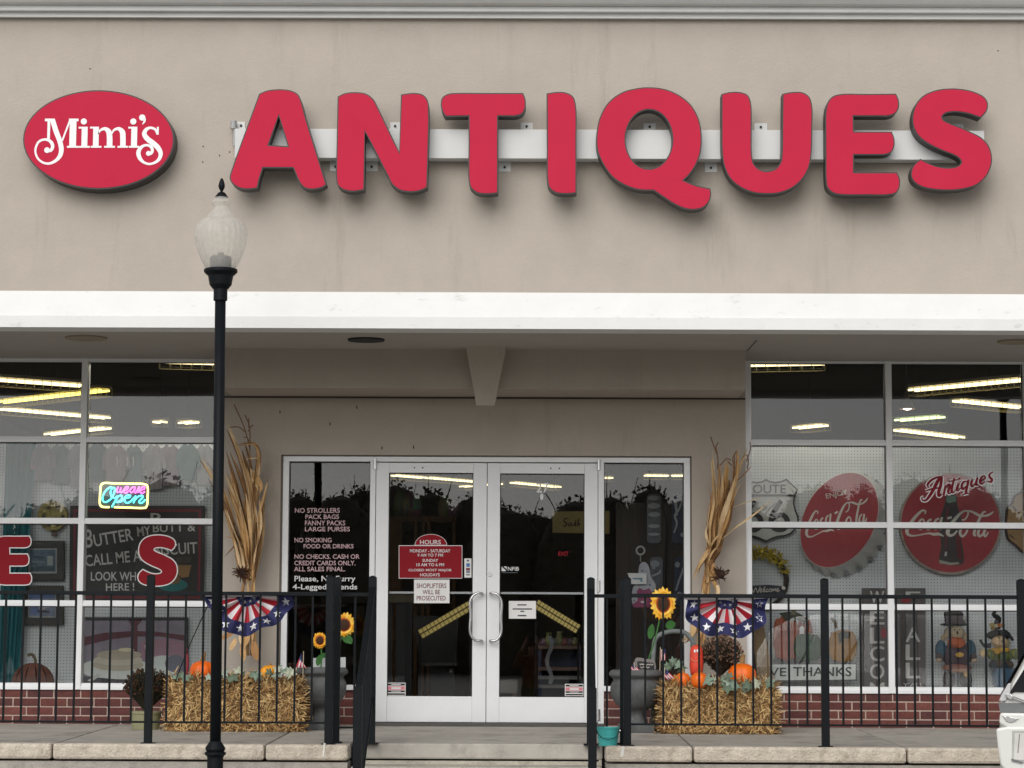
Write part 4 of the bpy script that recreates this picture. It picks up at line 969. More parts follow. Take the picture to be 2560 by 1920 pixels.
# round yellow basket tray, cord on pegboard, metal pumpkin
t = thing('round_basket', W(135, 1300, YI), 'round yellow woven basket on the pegboard above the seaside painting', 'basket')
add('basket_bowl', B().prism(xz(ellipse(133, 1290, 37, 38, 30), YI), YI - .05, YI + .02), mat('straw_yellow', s2l(140, 130, 80), .8, var=.6, scale=22), t, bevel=.01)
for a in range(0, 360, 30): 
    q = W(133 + 24 * math.cos(math.radians(a)), 1290 + 25 * math.sin(math.radians(a)), YI - .055); add('dried_flower', B().ell(q, (.016, .01, .014), 8, 5), pm(178, 166, 110) if a % 60 else pm(70, 66, 52), t)
add('ribbon_tail', B().prism(xz([(130, 1324), (130, 1341), (143, 1341), (143, 1324)], YI), YI - .02, YI - .012), pm(92, 74, 66), t)
t = thing('metal_pumpkin', W(82, 1710, 19.4), 'rusty brown metal strip pumpkin with curved stem on the window ledge', 'pumpkin')
q = W(82, 1710, 19.4); s_ = 19.4 / F
rust = mat('rusty_brown', s2l(98, 58, 46), .7, var=.4, scale=14)
for k in range(12):
    a = math.pi * 2 * k / 12; P = []
    for j in range(9):
        th = math.pi * j / 8 * .5 + math.pi * .0; r = 53 * s_ * math.sin(math.pi * .5 * (1 - j / 8) + .05 * 0) if False else 53 * s_ * math.cos(math.pi * .5 * j / 8 * .97); z = q.z + 52 * s_ * math.sin(math.pi * .5 * j / 8)
        c0 = Vector((q.x + r * math.cos(a), q.y + r * .5 * math.sin(a), z)); P.append((c0, Vector((-math.sin(a), .5 * math.cos(a), 0)) * (.045 * (1 - j / 8 * .75))))
    add('rib', B().strip(P), rust, t)
add('stem', B().tube(cr([(q.x + .02, q.y - .01, q.z + 50 * s_), (q.x + .015, q.y - .01, q.z + 62 * s_), (q.x - .01, q.y - .01, q.z + 73 * s_), (q.x - .045, q.y - .01, q.z + 71 * s_)], 4), .012, 8), pm(90, 78, 62), t)
# ------------------------------------------------------------------ right display window
zq = Z(1820, 1120, 2.989)
grey_l = pm(178, 180, 176, .5); ink = pm(34, 36, 38, .6)
# highway shield
zr5 = Z(1860, 1100, 5.53)
t = thing('highway_shield_sign', W(1916, 1345, YI), 'white and black Route 66 shield sign hung beside the bottle-cap sign', 'sign')
half = [(295, 540), (350, 570), (430, 585), (510, 570), (582, 535), (742, 688), (700, 800), (690, 880), (710, 970), (748, 1060), (752, 1130), (720, 1220), (650, 1300), (560, 1335), (460, 1345), (390, 1370), (305, 1415)]
full = half + [(600 - p[0], p[1]) for p in half[::-1][1:-1]]
P = xz(full, YI, zr5)
add('shield_rim', B().prism(P, YI - .03, YI + .02), ink, t)
add('shield_face', B().prism(offset(P, -.0125), YI - .032, None), grey_l, t)
a = xz([(-100, 755), (-100, 785), (710, 785), (715, 755)], YI, zr5); add('divider', B().prism(a, YI - .034, None), ink, t)
add('route_text', text(B(), 'ROUTE', (20, 615, 578, 738), YI - .034, zr5), ink, t)
for x in (-20, 345):
    D = [[(x + 170, 840, 60), (x + 90, 960, 72), (x + 35, 1090, 78), (x + 40, 1180, 76), (x + 100, 1235, 68), (x + 190, 1235, 70), (x + 250, 1170, 76), (x + 245, 1090, 76), (x + 190, 1035, 64), (x + 120, 1040, 58), (x + 60, 1090, 50)]]
    add('digit_six', strokes(B(), D, YI - .034, zr5, 5.53), ink, t)
# cola script (drawn once, used on both round signs)
CC = [[(455, 690, 8), (464, 655, 14), (430, 640, 16), (370, 682, 28), (290, 772, 34), (226, 870, 38), (205, 930, 38), (225, 975, 28), (285, 992, 16), (360, 985, 10), (450, 968, 10), (520, 960, 16), (575, 972, 28), (640, 968, 30), (682, 982, 18), (712, 1000, 5)],
      [(425, 758, 14), (390, 780, 20), (370, 840, 24), (378, 890, 22), (402, 900, 18), (432, 860, 16), (446, 800, 14), (425, 758, 12)], [(545, 765, 18), (505, 785, 20), (480, 850, 24), (492, 902, 22), (532, 892, 14), (562, 850, 10)],
      [(655, 752, 14), (610, 772, 20), (584, 840, 24), (596, 896, 22), (628, 888, 14), (662, 820, 14)], [(692, 735, 22), (662, 860, 24), (672, 900, 20), (702, 878, 10)], [(765, 752, 22), (826, 735, 22)],
      [(962, 772, 8), (1000, 770, 10), (1040, 722, 12), (1052, 670, 12), (1022, 646, 14), (960, 672, 22), (890, 742, 34), (822, 830, 40), (777, 910, 44), (772, 962, 42), (802, 988, 30), (852, 975, 20), (902, 920, 12)],
      [(1022, 648, 12), (1100, 658, 20), (1160, 688, 28), (1215, 712, 22), (1262, 690, 10)], [(1300, 662, 10), (1270, 662, 14), (1232, 712, 22), (1190, 800, 28), (1142, 920, 28), (1136, 980, 26), (1166, 990, 12)], [(1240, 722, 10), (1310, 712, 22), (1362, 690, 18), (1402, 658, 4)],
      [(1015, 850, 16), (962, 888, 24), (940, 958, 28), (970, 1000, 24), (1012, 970, 18), (1042, 900, 16), (1015, 850, 14)], [(1255, 868, 14), (1212, 898, 22), (1190, 960, 28), (1212, 1000, 24), (1252, 970, 14), (1292, 885, 20)], [(1296, 875, 24), (1270, 970, 26), (1290, 1000, 20), (1332, 940, 8)]]
cola_red = mat('cola_red', s2l(150, 22, 34), .35, var=.04, coat=.3)
cream = pm(205, 198, 188, .5)
# bottle cap sign
zc3 = Z(1990, 1170, 5.72)
t = thing('bottle_cap_sign', W(2100, 1440, YI), 'large bottle-cap shaped drink sign, red with tilted white script and crimped silver edge', 'sign', 'round red drink signs')
ax = math.radians(28)
def capring(cx, cy, ra, rb, rot, n, wob=0, ph=0):
    o = []
    for i in range(n):
        a = 2 * math.pi * i / n; r = 1 + wob * math.cos(21 * a + ph)
        x, y = ra * r * math.cos(a), rb * r * math.sin(a); o.append((cx + x * math.cos(rot) - y * math.sin(rot), cy + x * math.sin(rot) + y * math.cos(rot)))
    return o
ROT = math.radians(-62)
outer = xz(capring(720, 815, 775, 600, ROT, 168, .028), YI, zc3); mid = xz(capring(600, 752, 712, 500, ROT, 168), YI, zc3)
b = B(); N = 168
i0 = b._a([(p[0], YI + .02, p[1]) for p in outer]); i1 = b._a([(p[0], YI - .085, p[1]) for p in mid])
for k in range(N): q = (k + 1) % N; b.f.append((i0 + k, i1 + k, i1 + q, i0 + q))
silver = mat('cap_silver', (.50, .50, .48), .4, var=.1, scale=10)
add('crimped_skirt', b, silver, t)
for k in range(21):
    if k % 1 == 0:
        a0 = (k + .5) / 21 * 2 * math.pi
        def pt(a, f):
            o = (720 + (775 * f) * math.cos(a) * math.cos(ROT) - 600 * f * math.sin(a) * math.sin(ROT), 815 + 775 * f * math.cos(a) * math.sin(ROT) + 600 * f * math.sin(a) * math.cos(ROT)); return o
        P = [pt(a0 - .05, 1.0), pt(a0 - .035, .93), pt(a0, .885), pt(a0 + .035, .93), pt(a0 + .05, 1.0)]
        Q = xz(P, YI, zc3); add('crimp', B().prism(Q, YI - .03, YI + .01), mat('crimp_grey', (.14, .145, .15), .5), t)
add('red_disc', B().prism(mid, YI - .088, YI - .0855), cola_red, t, bevel=.0)
rim = offset(mid, .004); add('disc_rim', B().prism(rim, YI - .0855, YI - .08), cream, t)
A = lambda p: zc3((150 + .763 * (p[0] - 205) + .137 * (p[1] - 930), 940 - .2114 * (p[0] - 205) + .9534 * (p[1] - 930)))
add('script', strokes(B(), CC, YI - .09, A, 5.72 / .8, 9, step=.0001), cream, t)
add('small_lettering', text(B(), 'ENJOY', (425, 335, 740, 430), YI - .09, zc3, .21), cream, t)
# round sign with bottle
t = thing('round_bottle_sign', W(2373, 1440, YI), 'round red drink sign with dark bottle behind white script, worn rim', 'sign', 'round red drink signs')
oc = xz(ellipse(800, 830, 705, 705, 64), YI, za)
add('rim', B().prism(oc, YI - .03, YI + .02), mat('worn_rim', (.30, .26, .23), .7, var=.4, scale=16), t, bevel=.004)
add('red_face', B().prism(xz(ellipse(800, 822, 678, 675, 64), YI, za), YI - .033, None), cola_red, t)
bot = [(740, 440), (880, 440), (888, 520), (912, 640), (955, 760), (960, 900), (945, 1020), (975, 1200), (985, 1330), (960, 1385), (800, 1400), (650, 1370), (640, 1300), (665, 1180), (665, 1060), (640, 930), (650, 760), (700, 620), (725, 520)]
add('bottle', B().prism(xz(path(bot, 3), YI, za), YI - .0336, None), pm(38, 24, 26, .4), t)
for pts, c3 in (([(745, 440), (740, 520), (770, 545), (880, 520), (878, 440)], (112, 142, 128)), ([(745, 600), (730, 800), (720, 1180), (745, 1180), (765, 900), (770, 620)], (96, 30, 42)), ([(870, 980), (900, 1300), (960, 1330), (940, 1150), (930, 980)], (98, 22, 34)), ([(640, 1325), (650, 1375), (800, 1400), (920, 1385), (915, 1360), (800, 1365)], (160, 160, 150)), ([(722, 1215), (715, 1275), (745, 1275), (755, 1215)], (190, 185, 180))):
    add('bottle_highlight', B().prism(xz(pts, YI, za), YI - .0342, None), pm(*c3), t)
add('script', strokes(B(), CC, YI - .035, za, 5.53, 9, step=.0001), cream, t)
for lb, x, y in (('hook', 799, 20),):
    q = W(*za((x, 0)), YI - .01); q2 = W(*za((x, 120)), YI - .01); add('hook', B().tube([q, q2], .004, 5), ink, t)
# yellow cut-out at the edge of the window
t = thing('wooden_cutout_sign', W(2560, 1370, YI), 'tan wooden cut-out sign with brown outline beside the round bottle sign', 'sign')
cut = [(1830, 320), (1780, 390), (1690, 430), (1650, 540), (1590, 600), (1570, 720), (1560, 880), (1580, 1000), (1600, 1050), (1700, 1130), (1825, 1240), (2500, 1300), (2600, 700), (2300, 350)]
P = xz(path(cut, 3), YI, za); add('cutout_edge', B().prism(P, YI - .03, YI + .02), pm(58, 42, 34), t)
add('cutout_face', B().prism(offset(P, -.012), YI - .032, None), mat('tan_board', s2l(150, 120, 78), .6, var=.3, scale=8), t)
for pts in ([(1640, 560), (1690, 600), (1750, 690), (1660, 610)], [(1590, 960), (1650, 1000), (1720, 1060), (1630, 1010)]): add('painted_line', B().prism(xz(pts, YI, za), YI - .034, None), pm(50, 36, 30), t)
# wreath with a welcome board
zw9 = Z(1820, 1120, 2.989)
t = thing('welcome_wreath', W(1890, 1500, YI), 'dark vine wreath with yellow sprigs and navy Welcome board', 'wreath')
cw = W(*zw9((230, 990)), YI - .03); rw = 205 / 2.989 * YI / F
b = B()
for k in range(5):
    b.tube([(cw.x + (rw + .012 * math.sin(3 * a + k * 1.3)) * math.cos(a), cw.y + .012 * math.cos(5 * a + k), cw.z + (rw + .012 * math.cos(2 * a + k)) * math.sin(a)) for a in [2 * math.pi * i / 40 for i in range(40)]], .012, 6, True)
add('vine_ring', b, mat('vine', (.030, .024, .020), .85, var=.4, scale=30), t, kind='stuff')
b = B()
for k in range(260):
    a = ru(.9, 2.6) if k % 3 else ru(.2, 1.2); r = rw + ru(-.03, .04); c0 = Vector((cw.x + r * math.cos(a), cw.y - ru(.0, .05), cw.z + r * math.sin(a)))
    d = Vector((ru(-1, 1), ru(-.6, .2), ru(-1, 1))).normalized(); h = Vector((ru(-1, 1), ru(-1, 1), ru(-1, 1))).normalized() * .010
    b.strip([(c0, h * .3), (c0 + d * .02, h), (c0 + d * .045, h * .2)])
add('yellow_sprigs', b, mat('sprig_yellow', s2l(176, 158, 50), .8, var=.4, scale=40), t, kind='stuff')
wb = xz([(60, 1035), (50, 1085), (150, 1098), (420, 1095), (428, 1035), (300, 1022)], YI - .06, zw9); add('welcome_board', B().prism(wb, YI - .065, YI - .05), pm(28, 34, 46), t)
WL = [[(178, 1040, 5), (190, 1080, 5), (208, 1045, 5), (222, 1080, 5), (240, 1035, 5)], [(236, 1068, 4), (252, 1060, 5), (248, 1048, 5), (238, 1062, 5), (246, 1078, 5), (262, 1066, 4)], [(262, 1066, 4), (276, 1035, 5), (268, 1076, 5), (282, 1068, 4)], [(300, 1052, 5), (284, 1062, 5), (290, 1076, 5), (304, 1066, 4)], [(314, 1050, 5), (306, 1066, 5), (316, 1074, 5), (326, 1058, 5), (314, 1050, 5)], [(328, 1074, 5), (336, 1052, 5), (342, 1068, 5), (352, 1050, 5), (358, 1070, 5)], [(360, 1066, 4), (376, 1058, 5), (372, 1048, 5), (364, 1062, 5), (372, 1074, 5), (388, 1062, 4)]]
add('welcome_script', strokes(B(), WL, YI - .067, zw9, 2.989), cream, t)
add('small_rosette', B().ell(W(*zw9((415, 1047)), YI - .07), (.016, .008, .016), 10, 6), cream, t)
# pumpkins sign
zg = Z(1860, 1460, 3.16); Yg2 = 19.5
t = thing('pumpkin_sign', W(2015, 1706, Yg2), 'cut-out sign of orange, green and tan pumpkins over a GIVE THANKS board', 'sign')
gb = xz([(60, 628), (60, 770), (888, 762), (888, 626)], Yg2, zg)
add('thanks_board', B().prism(gb, Yg2 - .02, Yg2 + .02), mat('grey_board', s2l(70, 76, 78), .7, var=.2, scale=5), t, bevel=.003)
add('board_face', B().prism(offset(gb, -.008), Yg2 - .021, None), mat('board_face', s2l(205, 210, 206), .7, var=.15, scale=5), t)
for ln, bx in (('GIVE', (80, 660, 335, 730)), ('THANKS', (388, 655, 850, 730))): add('board_text', text(B(), ln, bx, Yg2 - .0215, zg), pm(40, 42, 44), t)
def flat_pumpkin(name, cx, cy, rx, ry, c3, nl=5, yo=0.0):
    m = mat('pk_%d_%d_%d' % c3, s2l(*c3), .6, var=.25, scale=14); ord_ = sorted(range(nl), key=lambda k: -abs(k - (nl - 1) / 2))
    for k in ord_:
        u = (k - (nl - 1) / 2) / ((nl - 1) / 2); q = W(*zg((cx + u * rx * .62, cy)), Yg2)
        sx = rx * .42 * Yg2 / F / 3.16; sz = ry * (1 - .14 * abs(u)) * Yg2 / F / 3.16
        add('pumpkin_lobe', B().ell((q.x, q.y - yo - .012 * (1 - abs(u)), q.z), (sx, .02, sz), 14, 10), m, t, smooth=True)
flat_pumpkin('orange', 330, 430, 100, 185, (150, 76, 52), 5, .0)
flat_pumpkin('orange', 480, 430, 60, 175, (140, 70, 52), 3, -.005)
flat_pumpkin('green', 500, 500, 105, 118, (58, 84, 62), 5, .03)
flat_pumpkin('tan', 780, 490, 108, 135, (158, 118, 66), 5, .01)
flat_pumpkin('pale', 195, 530, 60, 85, (150, 152, 142), 3, -.01)
lf = pm(50, 54, 40)
for pts in ([(275, 230), (330, 290), (440, 290), (520, 330), (470, 250), (400, 215), (340, 220)], [(745, 390), (790, 370), (840, 385), (830, 430), (780, 430), (755, 480)], [(600, 400), (640, 380), (650, 430)]): add('painted_leaf', B().prism(xz(pts, Yg2 - .035, zg), Yg2 - .04, Yg2 - .036), lf, t)
for pts in ([(370, 240), (375, 205), (410, 205), (408, 250)], [(672, 270), (700, 262), (735, 300), (740, 350), (715, 352), (705, 310)]): add('painted_stem', B().prism(xz(pts, Yg2 - .035, zg), Yg2 - .044, Yg2 - .041), pm(104, 98, 78), t)
add('price_tag', B().prism(xz([(438, 345), (438, 395), (475, 395), (475, 345), (456, 330)], Yg2 - .04, zg), Yg2 - .05, Yg2 - .049), vinyl_white, t)
# tall porch boards
for (x0, x1, letters, lb, red, Yb) in ((930, 1140, (('W', 55, 150), ('E', 215, 320), ('L', 345, 470), ('C', 490, 612), ('O', 630, 752), ('M', 778, 880)), 'tall grey plank board with vertical WELCOME letters and red leaf', (1078, 1130, 345, 430), 19.56), (1195, 1435, (('F', 60, 140), ('A', 345, 458), ('L', 478, 600), ('L', 622, 745)), "tall grey plank board with vertical FALL Y'ALL letters", (1240, 1318, 105, 150), 19.6)):
    t = thing('porch_board', W(*zg(((x0 + x1) / 2, 815)), Yb), lb, 'sign', 'tall porch boards in the display')
    n = 3
    for k in range(n):
        a, c_ = x0 + (x1 - x0) * k / n + 1, x0 + (x1 - x0) * (k + 1) / n - 1
        add('plank', B().prism(xz([(a, 32), (a, 812), (c_, 812), (c_, 32)], Yb, zg), Yb, Yb + .02), mat('grey_plank', s2l(88, 84, 84), .8, var=.25, scale=6, stretch=(10, 10, 1)), t)
    cxm = x0 + (x1 - x0) * .58
    for ch, a, c_ in letters: add('letter_' + ch.lower(), text(B(), ch, (cxm - 58, a, cxm + 58, c_), Yb - .0015, zg), pm(190, 190, 186), t)
    if letters[0][0] == 'F': add('lettering', text(B(), "Y'ALL", (1255, 780, 1420, 812), Yb - .0015, zg), pm(190, 190, 186), t, kind='stuff')
    a = red; add('painted_leaf', B().prism(xz(ellipse((a[0] + a[1]) / 2, (a[2] + a[3]) / 2, (a[1] - a[0]) / 2, (a[3] - a[2]) / 2, 12), Yb, zg), Yb - .002, None), pm(140, 40, 52), t)
# scarecrow dolls
zd = Z(2300, 1500, 6.912); Yd = 19.42
def ellp(t, name, cx, cy, rx, ry, c3, dy=0.0, depth=.8, rough=.8):
    q = W(*zd((cx, cy)), Yd); sx, sz = rx / 6.912 * Yd / F, ry / 6.912 * Yd / F
    return add(name, B().ell((q.x, Yd - dy, q.z), (sx, min(sx, sz) * depth, sz), 16, 10), mat('cl_%d_%d_%d' % c3, s2l(*c3), rough, var=.22, scale=30), t, smooth=True)
def flatp(t, name, pts, c3, dy, th=.02):
    return add(name, B().prism(xz(pts, Yd, zd), Yd - dy - th, Yd - dy), mat('cl_%d_%d_%d' % c3, s2l(*c3), .8, var=.22, scale=30), t, bevel=.003)
t = thing('scarecrow_doll', W(*zd((640, 1510)), Yd), 'scarecrow doll in tall hat, orange scarf and purple vest on the ledge', 'doll', 'scarecrow dolls on the ledge')
for sx in (500, 790): ellp(t, 'leg', sx, 1370, 110, 160, (74, 68, 72))
for sx in (470, 800): ellp(t, 'boot', sx, 1480, 90, 45, (44, 42, 44), .02)
ellp(t, 'body', 630, 960, 240, 240, (62, 42, 54), 0, .7)
ellp(t, 'sleeve', 360, 880, 100, 190, (40, 74, 92), 0, .9); ellp(t, 'sleeve', 870, 880, 100, 190, (40, 74, 92), 0, .9)
ellp(t, 'cuff', 330, 980, 75, 80, (58, 46, 48), .02); ellp(t, 'cuff', 900, 980, 75, 80, (58, 46, 48), .02)
ellp(t, 'hand', 320, 1030, 55, 45, (160, 142, 118), .03); ellp(t, 'hand', 920, 1040, 55, 45, (160, 142, 118), .03)
ellp(t, 'rolled_blanket', 600, 1170, 260, 65, (118, 76, 62), .09, .8); ellp(t, 'rolled_blanket', 640, 1215, 180, 40, (150, 112, 92), .1, .8)
ellp(t, 'scarf', 610, 740, 160, 100, (166, 80, 36), .05); flatp(t, 'scarf_end', [(500, 760), (640, 830), (750, 750)], (150, 70, 32), .12)
ellp(t, 'hair', 600, 560, 180, 130, (168, 152, 128), -.01, .6)
for hx, hy in ((400, 660), (440, 620), (790, 620), (770, 660)): ellp(t, 'hair_tuft', hx, hy, 45, 60, (168, 150, 122), .0, .5)
ellp(t, 'head', 625, 560, 115, 115, (196, 178, 148), .04)
for ex in (570, 655): ellp(t, 'eye', ex, 515, 12, 14, (40, 34, 32), .085, .4)
flatp(t, 'nose', [(610, 520), (590, 585), (635, 585)], (48, 38, 34), .085, .008)
flatp(t, 'hat_crown', [(410, 210), (430, 410), (760, 410), (700, 205), (560, 190)], (88, 78, 82), .0, .09)
flatp(t, 'hat_band', [(405, 245), (410, 275), (720, 268), (712, 235)], (34, 30, 32), .005, .1)
ellp(t, 'hat_brim', 580, 425, 245, 32, (34, 42, 38), .02, 3.2)
ellp(t, 'hat_flower', 745, 320, 40, 45, (190, 190, 186), .09)
ellp(t, 'turkey_patch', 640, 945, 75, 42, (176, 140, 60), .125, .3)
flatp(t, 'straw_leaf', [(700, 1270), (740, 1330), (800, 1320), (815, 1270), (760, 1230)], (170, 140, 84), .1)
t = thing('scarecrow_doll', W(*zd((1400, 1510)), Yd), 'scarecrow doll in black witch hat and green striped shirt in a blue pail', 'doll', 'scarecrow dolls on the ledge')
q = W(*zd((1420, 1360)), Yd); k6 = Yd / F / 6.912
add('pail', B().lathe([(135 * k6, q.z - 155 * k6), (215 * k6, q.z + 170 * k6), (222 * k6, q.z + 180 * k6), (205 * k6, q.z + 180 * k6)], q.x, q.y, 24), mat('blue_pail', s2l(70, 100, 124), .4, var=.15), t, smooth='auto')
ellp(t, 'trousers', 1400, 1120, 220, 110, (86, 74, 60)); ellp(t, 'knee', 1250, 1140, 65, 90, (40, 52, 62), .06); ellp(t, 'knee', 1440, 1150, 65, 80, (40, 52, 62), .06)
ellp(t, 'shirt', 1390, 960, 220, 110, (112, 118, 62), 0, .6); ellp(t, 'sleeve', 1640, 930, 95, 90, (126, 128, 66)); ellp(t, 'sleeve', 1240, 920, 95, 80, (126, 128, 66))
for k in range(6): flatp(t, 'shirt_stripe', [(1180 + k * 85, 890), (1180 + k * 85, 1040), (1205 + k * 85, 1040), (1205 + k * 85, 890)], (70, 92, 70), .09, .004)
ellp(t, 'straw_collar', 1370, 860, 170, 45, (176, 138, 52), .06); ellp(t, 'straw_collar', 1300, 900, 60, 40, (170, 130, 50), .1)
ellp(t, 'hair', 1480, 740, 80, 110, (186, 172, 142), .0); ellp(t, 'head', 1350, 720, 140, 115, (206, 176, 140), .05)
for ex in (1320, 1395): ellp(t, 'eye', ex, 655, 11, 14, (30, 26, 26), .11, .4)
flatp(t, 'nose', [(1362, 680), (1350, 725), (1378, 722)], (40, 32, 30), .115, .008)
add('smile', B().tube([W(*zd(p), Yd - .115) for p in ((1275, 745), (1310, 785), (1360, 797), (1410, 785))], .003, 5), ink, t)
ellp(t, 'hat_brim', 1350, 610, 215, 90, (24, 24, 28), .02, .6)
flatp(t, 'hat_brim_edge', [(1160, 640), (1200, 560), (1300, 520), (1430, 510), (1500, 560), (1580, 680), (1560, 715), (1470, 630), (1350, 590), (1240, 620)], (24, 24, 28), .09)
add('hat_tip', B().tube(cr([W(*zd(p), Yd - .02) for p in ((1330, 500), (1340, 390), (1360, 320), (1290, 270), (1270, 240), (1310, 195))], 4), [.03, .029, .028, .027, .026, .025, .024, .023, .022, .021, .020, .019, .018, .017, .016, .015, .014, .013, .012, .011, .01], 9), mat('hat_black', (.012, .012, .014), .8), t, smooth=True)
for fx, fy, c3 in ((1220, 430, (176, 160, 90)), (1285, 455, (190, 180, 150)), (1350, 440, (190, 110, 50)), (1290, 490, (40, 48, 34)), (1240, 490, (150, 120, 60)), (1400, 440, (180, 120, 70))): ellp(t, 'hat_flower', fx, fy, 48, 38, c3, .06)
flatp(t, 'crow', [(990, 690), (1025, 680), (1060, 740), (1120, 760), (1200, 740), (1190, 830), (1090, 830), (1040, 780)], (22, 26, 30), .06, .03)
flatp(t, 'straw_hand', [(1010, 880), (1000, 920), (1060, 1010), (1075, 960), (1110, 980), (1120, 880), (1060, 840)], (196, 172, 132), .05)
# brown paper screen at the window edge
t = thing('cardboard_sheet', W(1895, 1706, 19.3), 'plain brown cardboard sheet standing beside the pumpkin sign', 'cardboard')
add('sheet', B().prism(xz([(1878, 1560), (1905, 1540), (1935, 1706), (1895, 1706)], 19.3), 19.3, 19.31), mat('cardboard', s2l(150, 128, 98), .9), t)
add('dark_edge', B().prism(xz([(1868, 1560), (1877, 1560), (1894, 1706), (1884, 1706)], 19.3), 19.295, 19.31), black_board, t)

# ------------------------------------------------------------------ things behind the entrance glass
YV = 20.2
zs3 = Z(1480, 1120, 4.148)
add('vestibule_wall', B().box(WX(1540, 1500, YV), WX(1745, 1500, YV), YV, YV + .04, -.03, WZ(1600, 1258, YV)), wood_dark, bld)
def plaque(x0, y0, x1, y1, base, lb, art):
    Y = YV - .02; t = thing('tin_plaque', W(*zs3(((x0 + x1) / 2, y1)), Y), lb, 'plaque', 'tin plaques behind the sidelight')
    p, q = W(*zs3((x0, y1)), Y), W(*zs3((x1, y0)), Y)
    add('plate', B().prism(rrect(p.x, p.z, q.x, q.z, .03), Y - .015, Y + .015), base, t, bevel=.003)
    for k, (kind, a) in enumerate(art):
        if kind == 'e': add('painted_band', B().prism(xz(ellipse(*a, 18), Y, zs3), Y - .016 - k * .0004, None), pm(160, 164, 168, .4), t)
        else: add('painted_stroke', strokes(B(), [a], Y - .0165 - k * .0004, zs3, 4.148), pm(170, 174, 180, .4), t)
navy = mat('navy_plate', s2l(46, 58, 82), .4); slate = mat('slate_plate', s2l(96, 100, 106), .4, var=.3, scale=18)
plaque(570, 480, 715, 990, slate, 'grey tin plaque with pale bands, upper one beside the dark cord', [('e', (640, 520, 60, 25)), ('e', (640, 600, 65, 30)), ('e', (645, 690, 62, 25)), ('e', (640, 810, 62, 20)), ('e', (640, 895, 62, 16))])
plaque(830, 470, 985, 990, navy, 'navy tin plaque with pale slanting script, upper one near the frame', [('s', [(850, 880, 14), (880, 780, 20), (860, 700, 22), (900, 640, 20), (930, 560, 18), (945, 500, 10)]), ('s', [(850, 520, 14), (870, 600, 26), (880, 700, 20)]), ('e', (935, 900, 18, 22))])
plaque(600, 1130, 735, 1640, slate, 'grey tin plaque with dark script, lower one behind the sunflower', [('e', (650, 1200, 50, 35)), ('e', (640, 1240, 20, 18)), ('s', [(620, 1330, 18), (700, 1290, 22), (710, 1260, 10)])])
plaque(850, 1130, 990, 1640, navy, 'navy tin plaque with pale script, lower one beside the sunflower', [('s', [(870, 1480, 16), (900, 1380, 22), (930, 1300, 20), (945, 1240, 14)]), ('e', (885, 1210, 26, 30)), ('s', [(860, 1590, 18), (900, 1500, 18), (940, 1520, 18)])])
t = thing('electric_cable', W(1663, 1500, YV - .06), 'dark cord hanging between the tin plaques', 'cord')
add('cord', B().tube(cr([W(*zs3(p), YV - .06) for p in ((725, 490), (735, 620), (770, 780), (770, 1000), (765, 1300), (760, 1800))], 4), .006, 6), rubber, t)
add('cord_hook', B().tube([W(*zs3(p), YV - .06) for p in ((705, 485), (745, 495))], .009, 6), rubber, t)
# wooden cutout figure with pink overalls in the sidelight
zf = Z(1560, 1420, 5.924); Yz = 19.25
t = thing('cutout_figure', W(1610, 1520, Yz), 'grey wooden cut-out figure in pink clothes with a white card, behind the sidelight', 'figure')
add('grey_body', B().prism(xz(path([(130, 300), (160, 250), (220, 200), (215, 60), (240, -60), (300, -90), (360, -40), (400, 130), (470, 250), (460, 330), (390, 360), (390, 540), (160, 560), (120, 500)], 3), Yz, zf), Yz, Yz + .02), mat('cutout_grey', s2l(176, 178, 184), .7, var=.12, scale=20), t)
add('pink_shirt', B().prism(xz([(190, 340), (230, 290), (290, 330), (370, 300), (410, 350), (390, 580), (150, 585), (120, 540), (200, 480)], Yz, zf), Yz - .004, Yz - .0005), mat('cutout_pink', s2l(146, 72, 104), .7, var=.15, scale=20), t)
for sx, sy in ((270, 40), (385, 250), (150, 480)): add('painted_star', B().prism(xz([(sx + (22 if i % 2 == 0 else 9) * math.sin(i * math.pi / 5), sy - (22 if i % 2 == 0 else 9) * math.cos(i * math.pi / 5)) for i in range(10)], Yz, zf), Yz - .005, Yz - .0045), pm(96, 98, 110), t)
add('painted_pocket', B().prism(xz([(250, 490), (250, 515), (320, 515), (320, 490)], Yz, zf), Yz - .006, Yz - .0045), vinyl_white, t)
add('white_card', B().prism(xz([(48, 75), (70, 130), (105, 240), (330, 238), (330, 80)], Yz, zf), Yz - .03, Yz - .028), MATS['paper'], t)
add('card_print', B().prism(xz([(120, 150), (120, 165), (240, 175), (240, 205), (270, 205), (270, 145)], Yz, zf), Yz - .0315, Yz - .0305), pm(110, 150, 160), t)
q = W(*zf((300, -90)), Yz); ring = [(q.x - .03 + .032 * math.cos(a), Yz, q.z + .09 + .032 * math.sin(a)) for a in [2 * math.pi * i / 20 for i in range(20)]]
add('hanging_ring', B().tube(ring, .008, 6, True), pm(176, 176, 176), t); add('hanging_string', B().tube([(q.x - .03, Yz, q.z + .06), (q.x - .03, Yz, q.z)], .004, 5), pm(160, 158, 150), t)
add('figure_stand', B().box(W(1612, 1520, Yz).x - .01, W(1612, 1520, Yz).x + .01, Yz + .02, Yz + .035, -.02, WZ(1612, 1500, Yz)), dark_int, t)
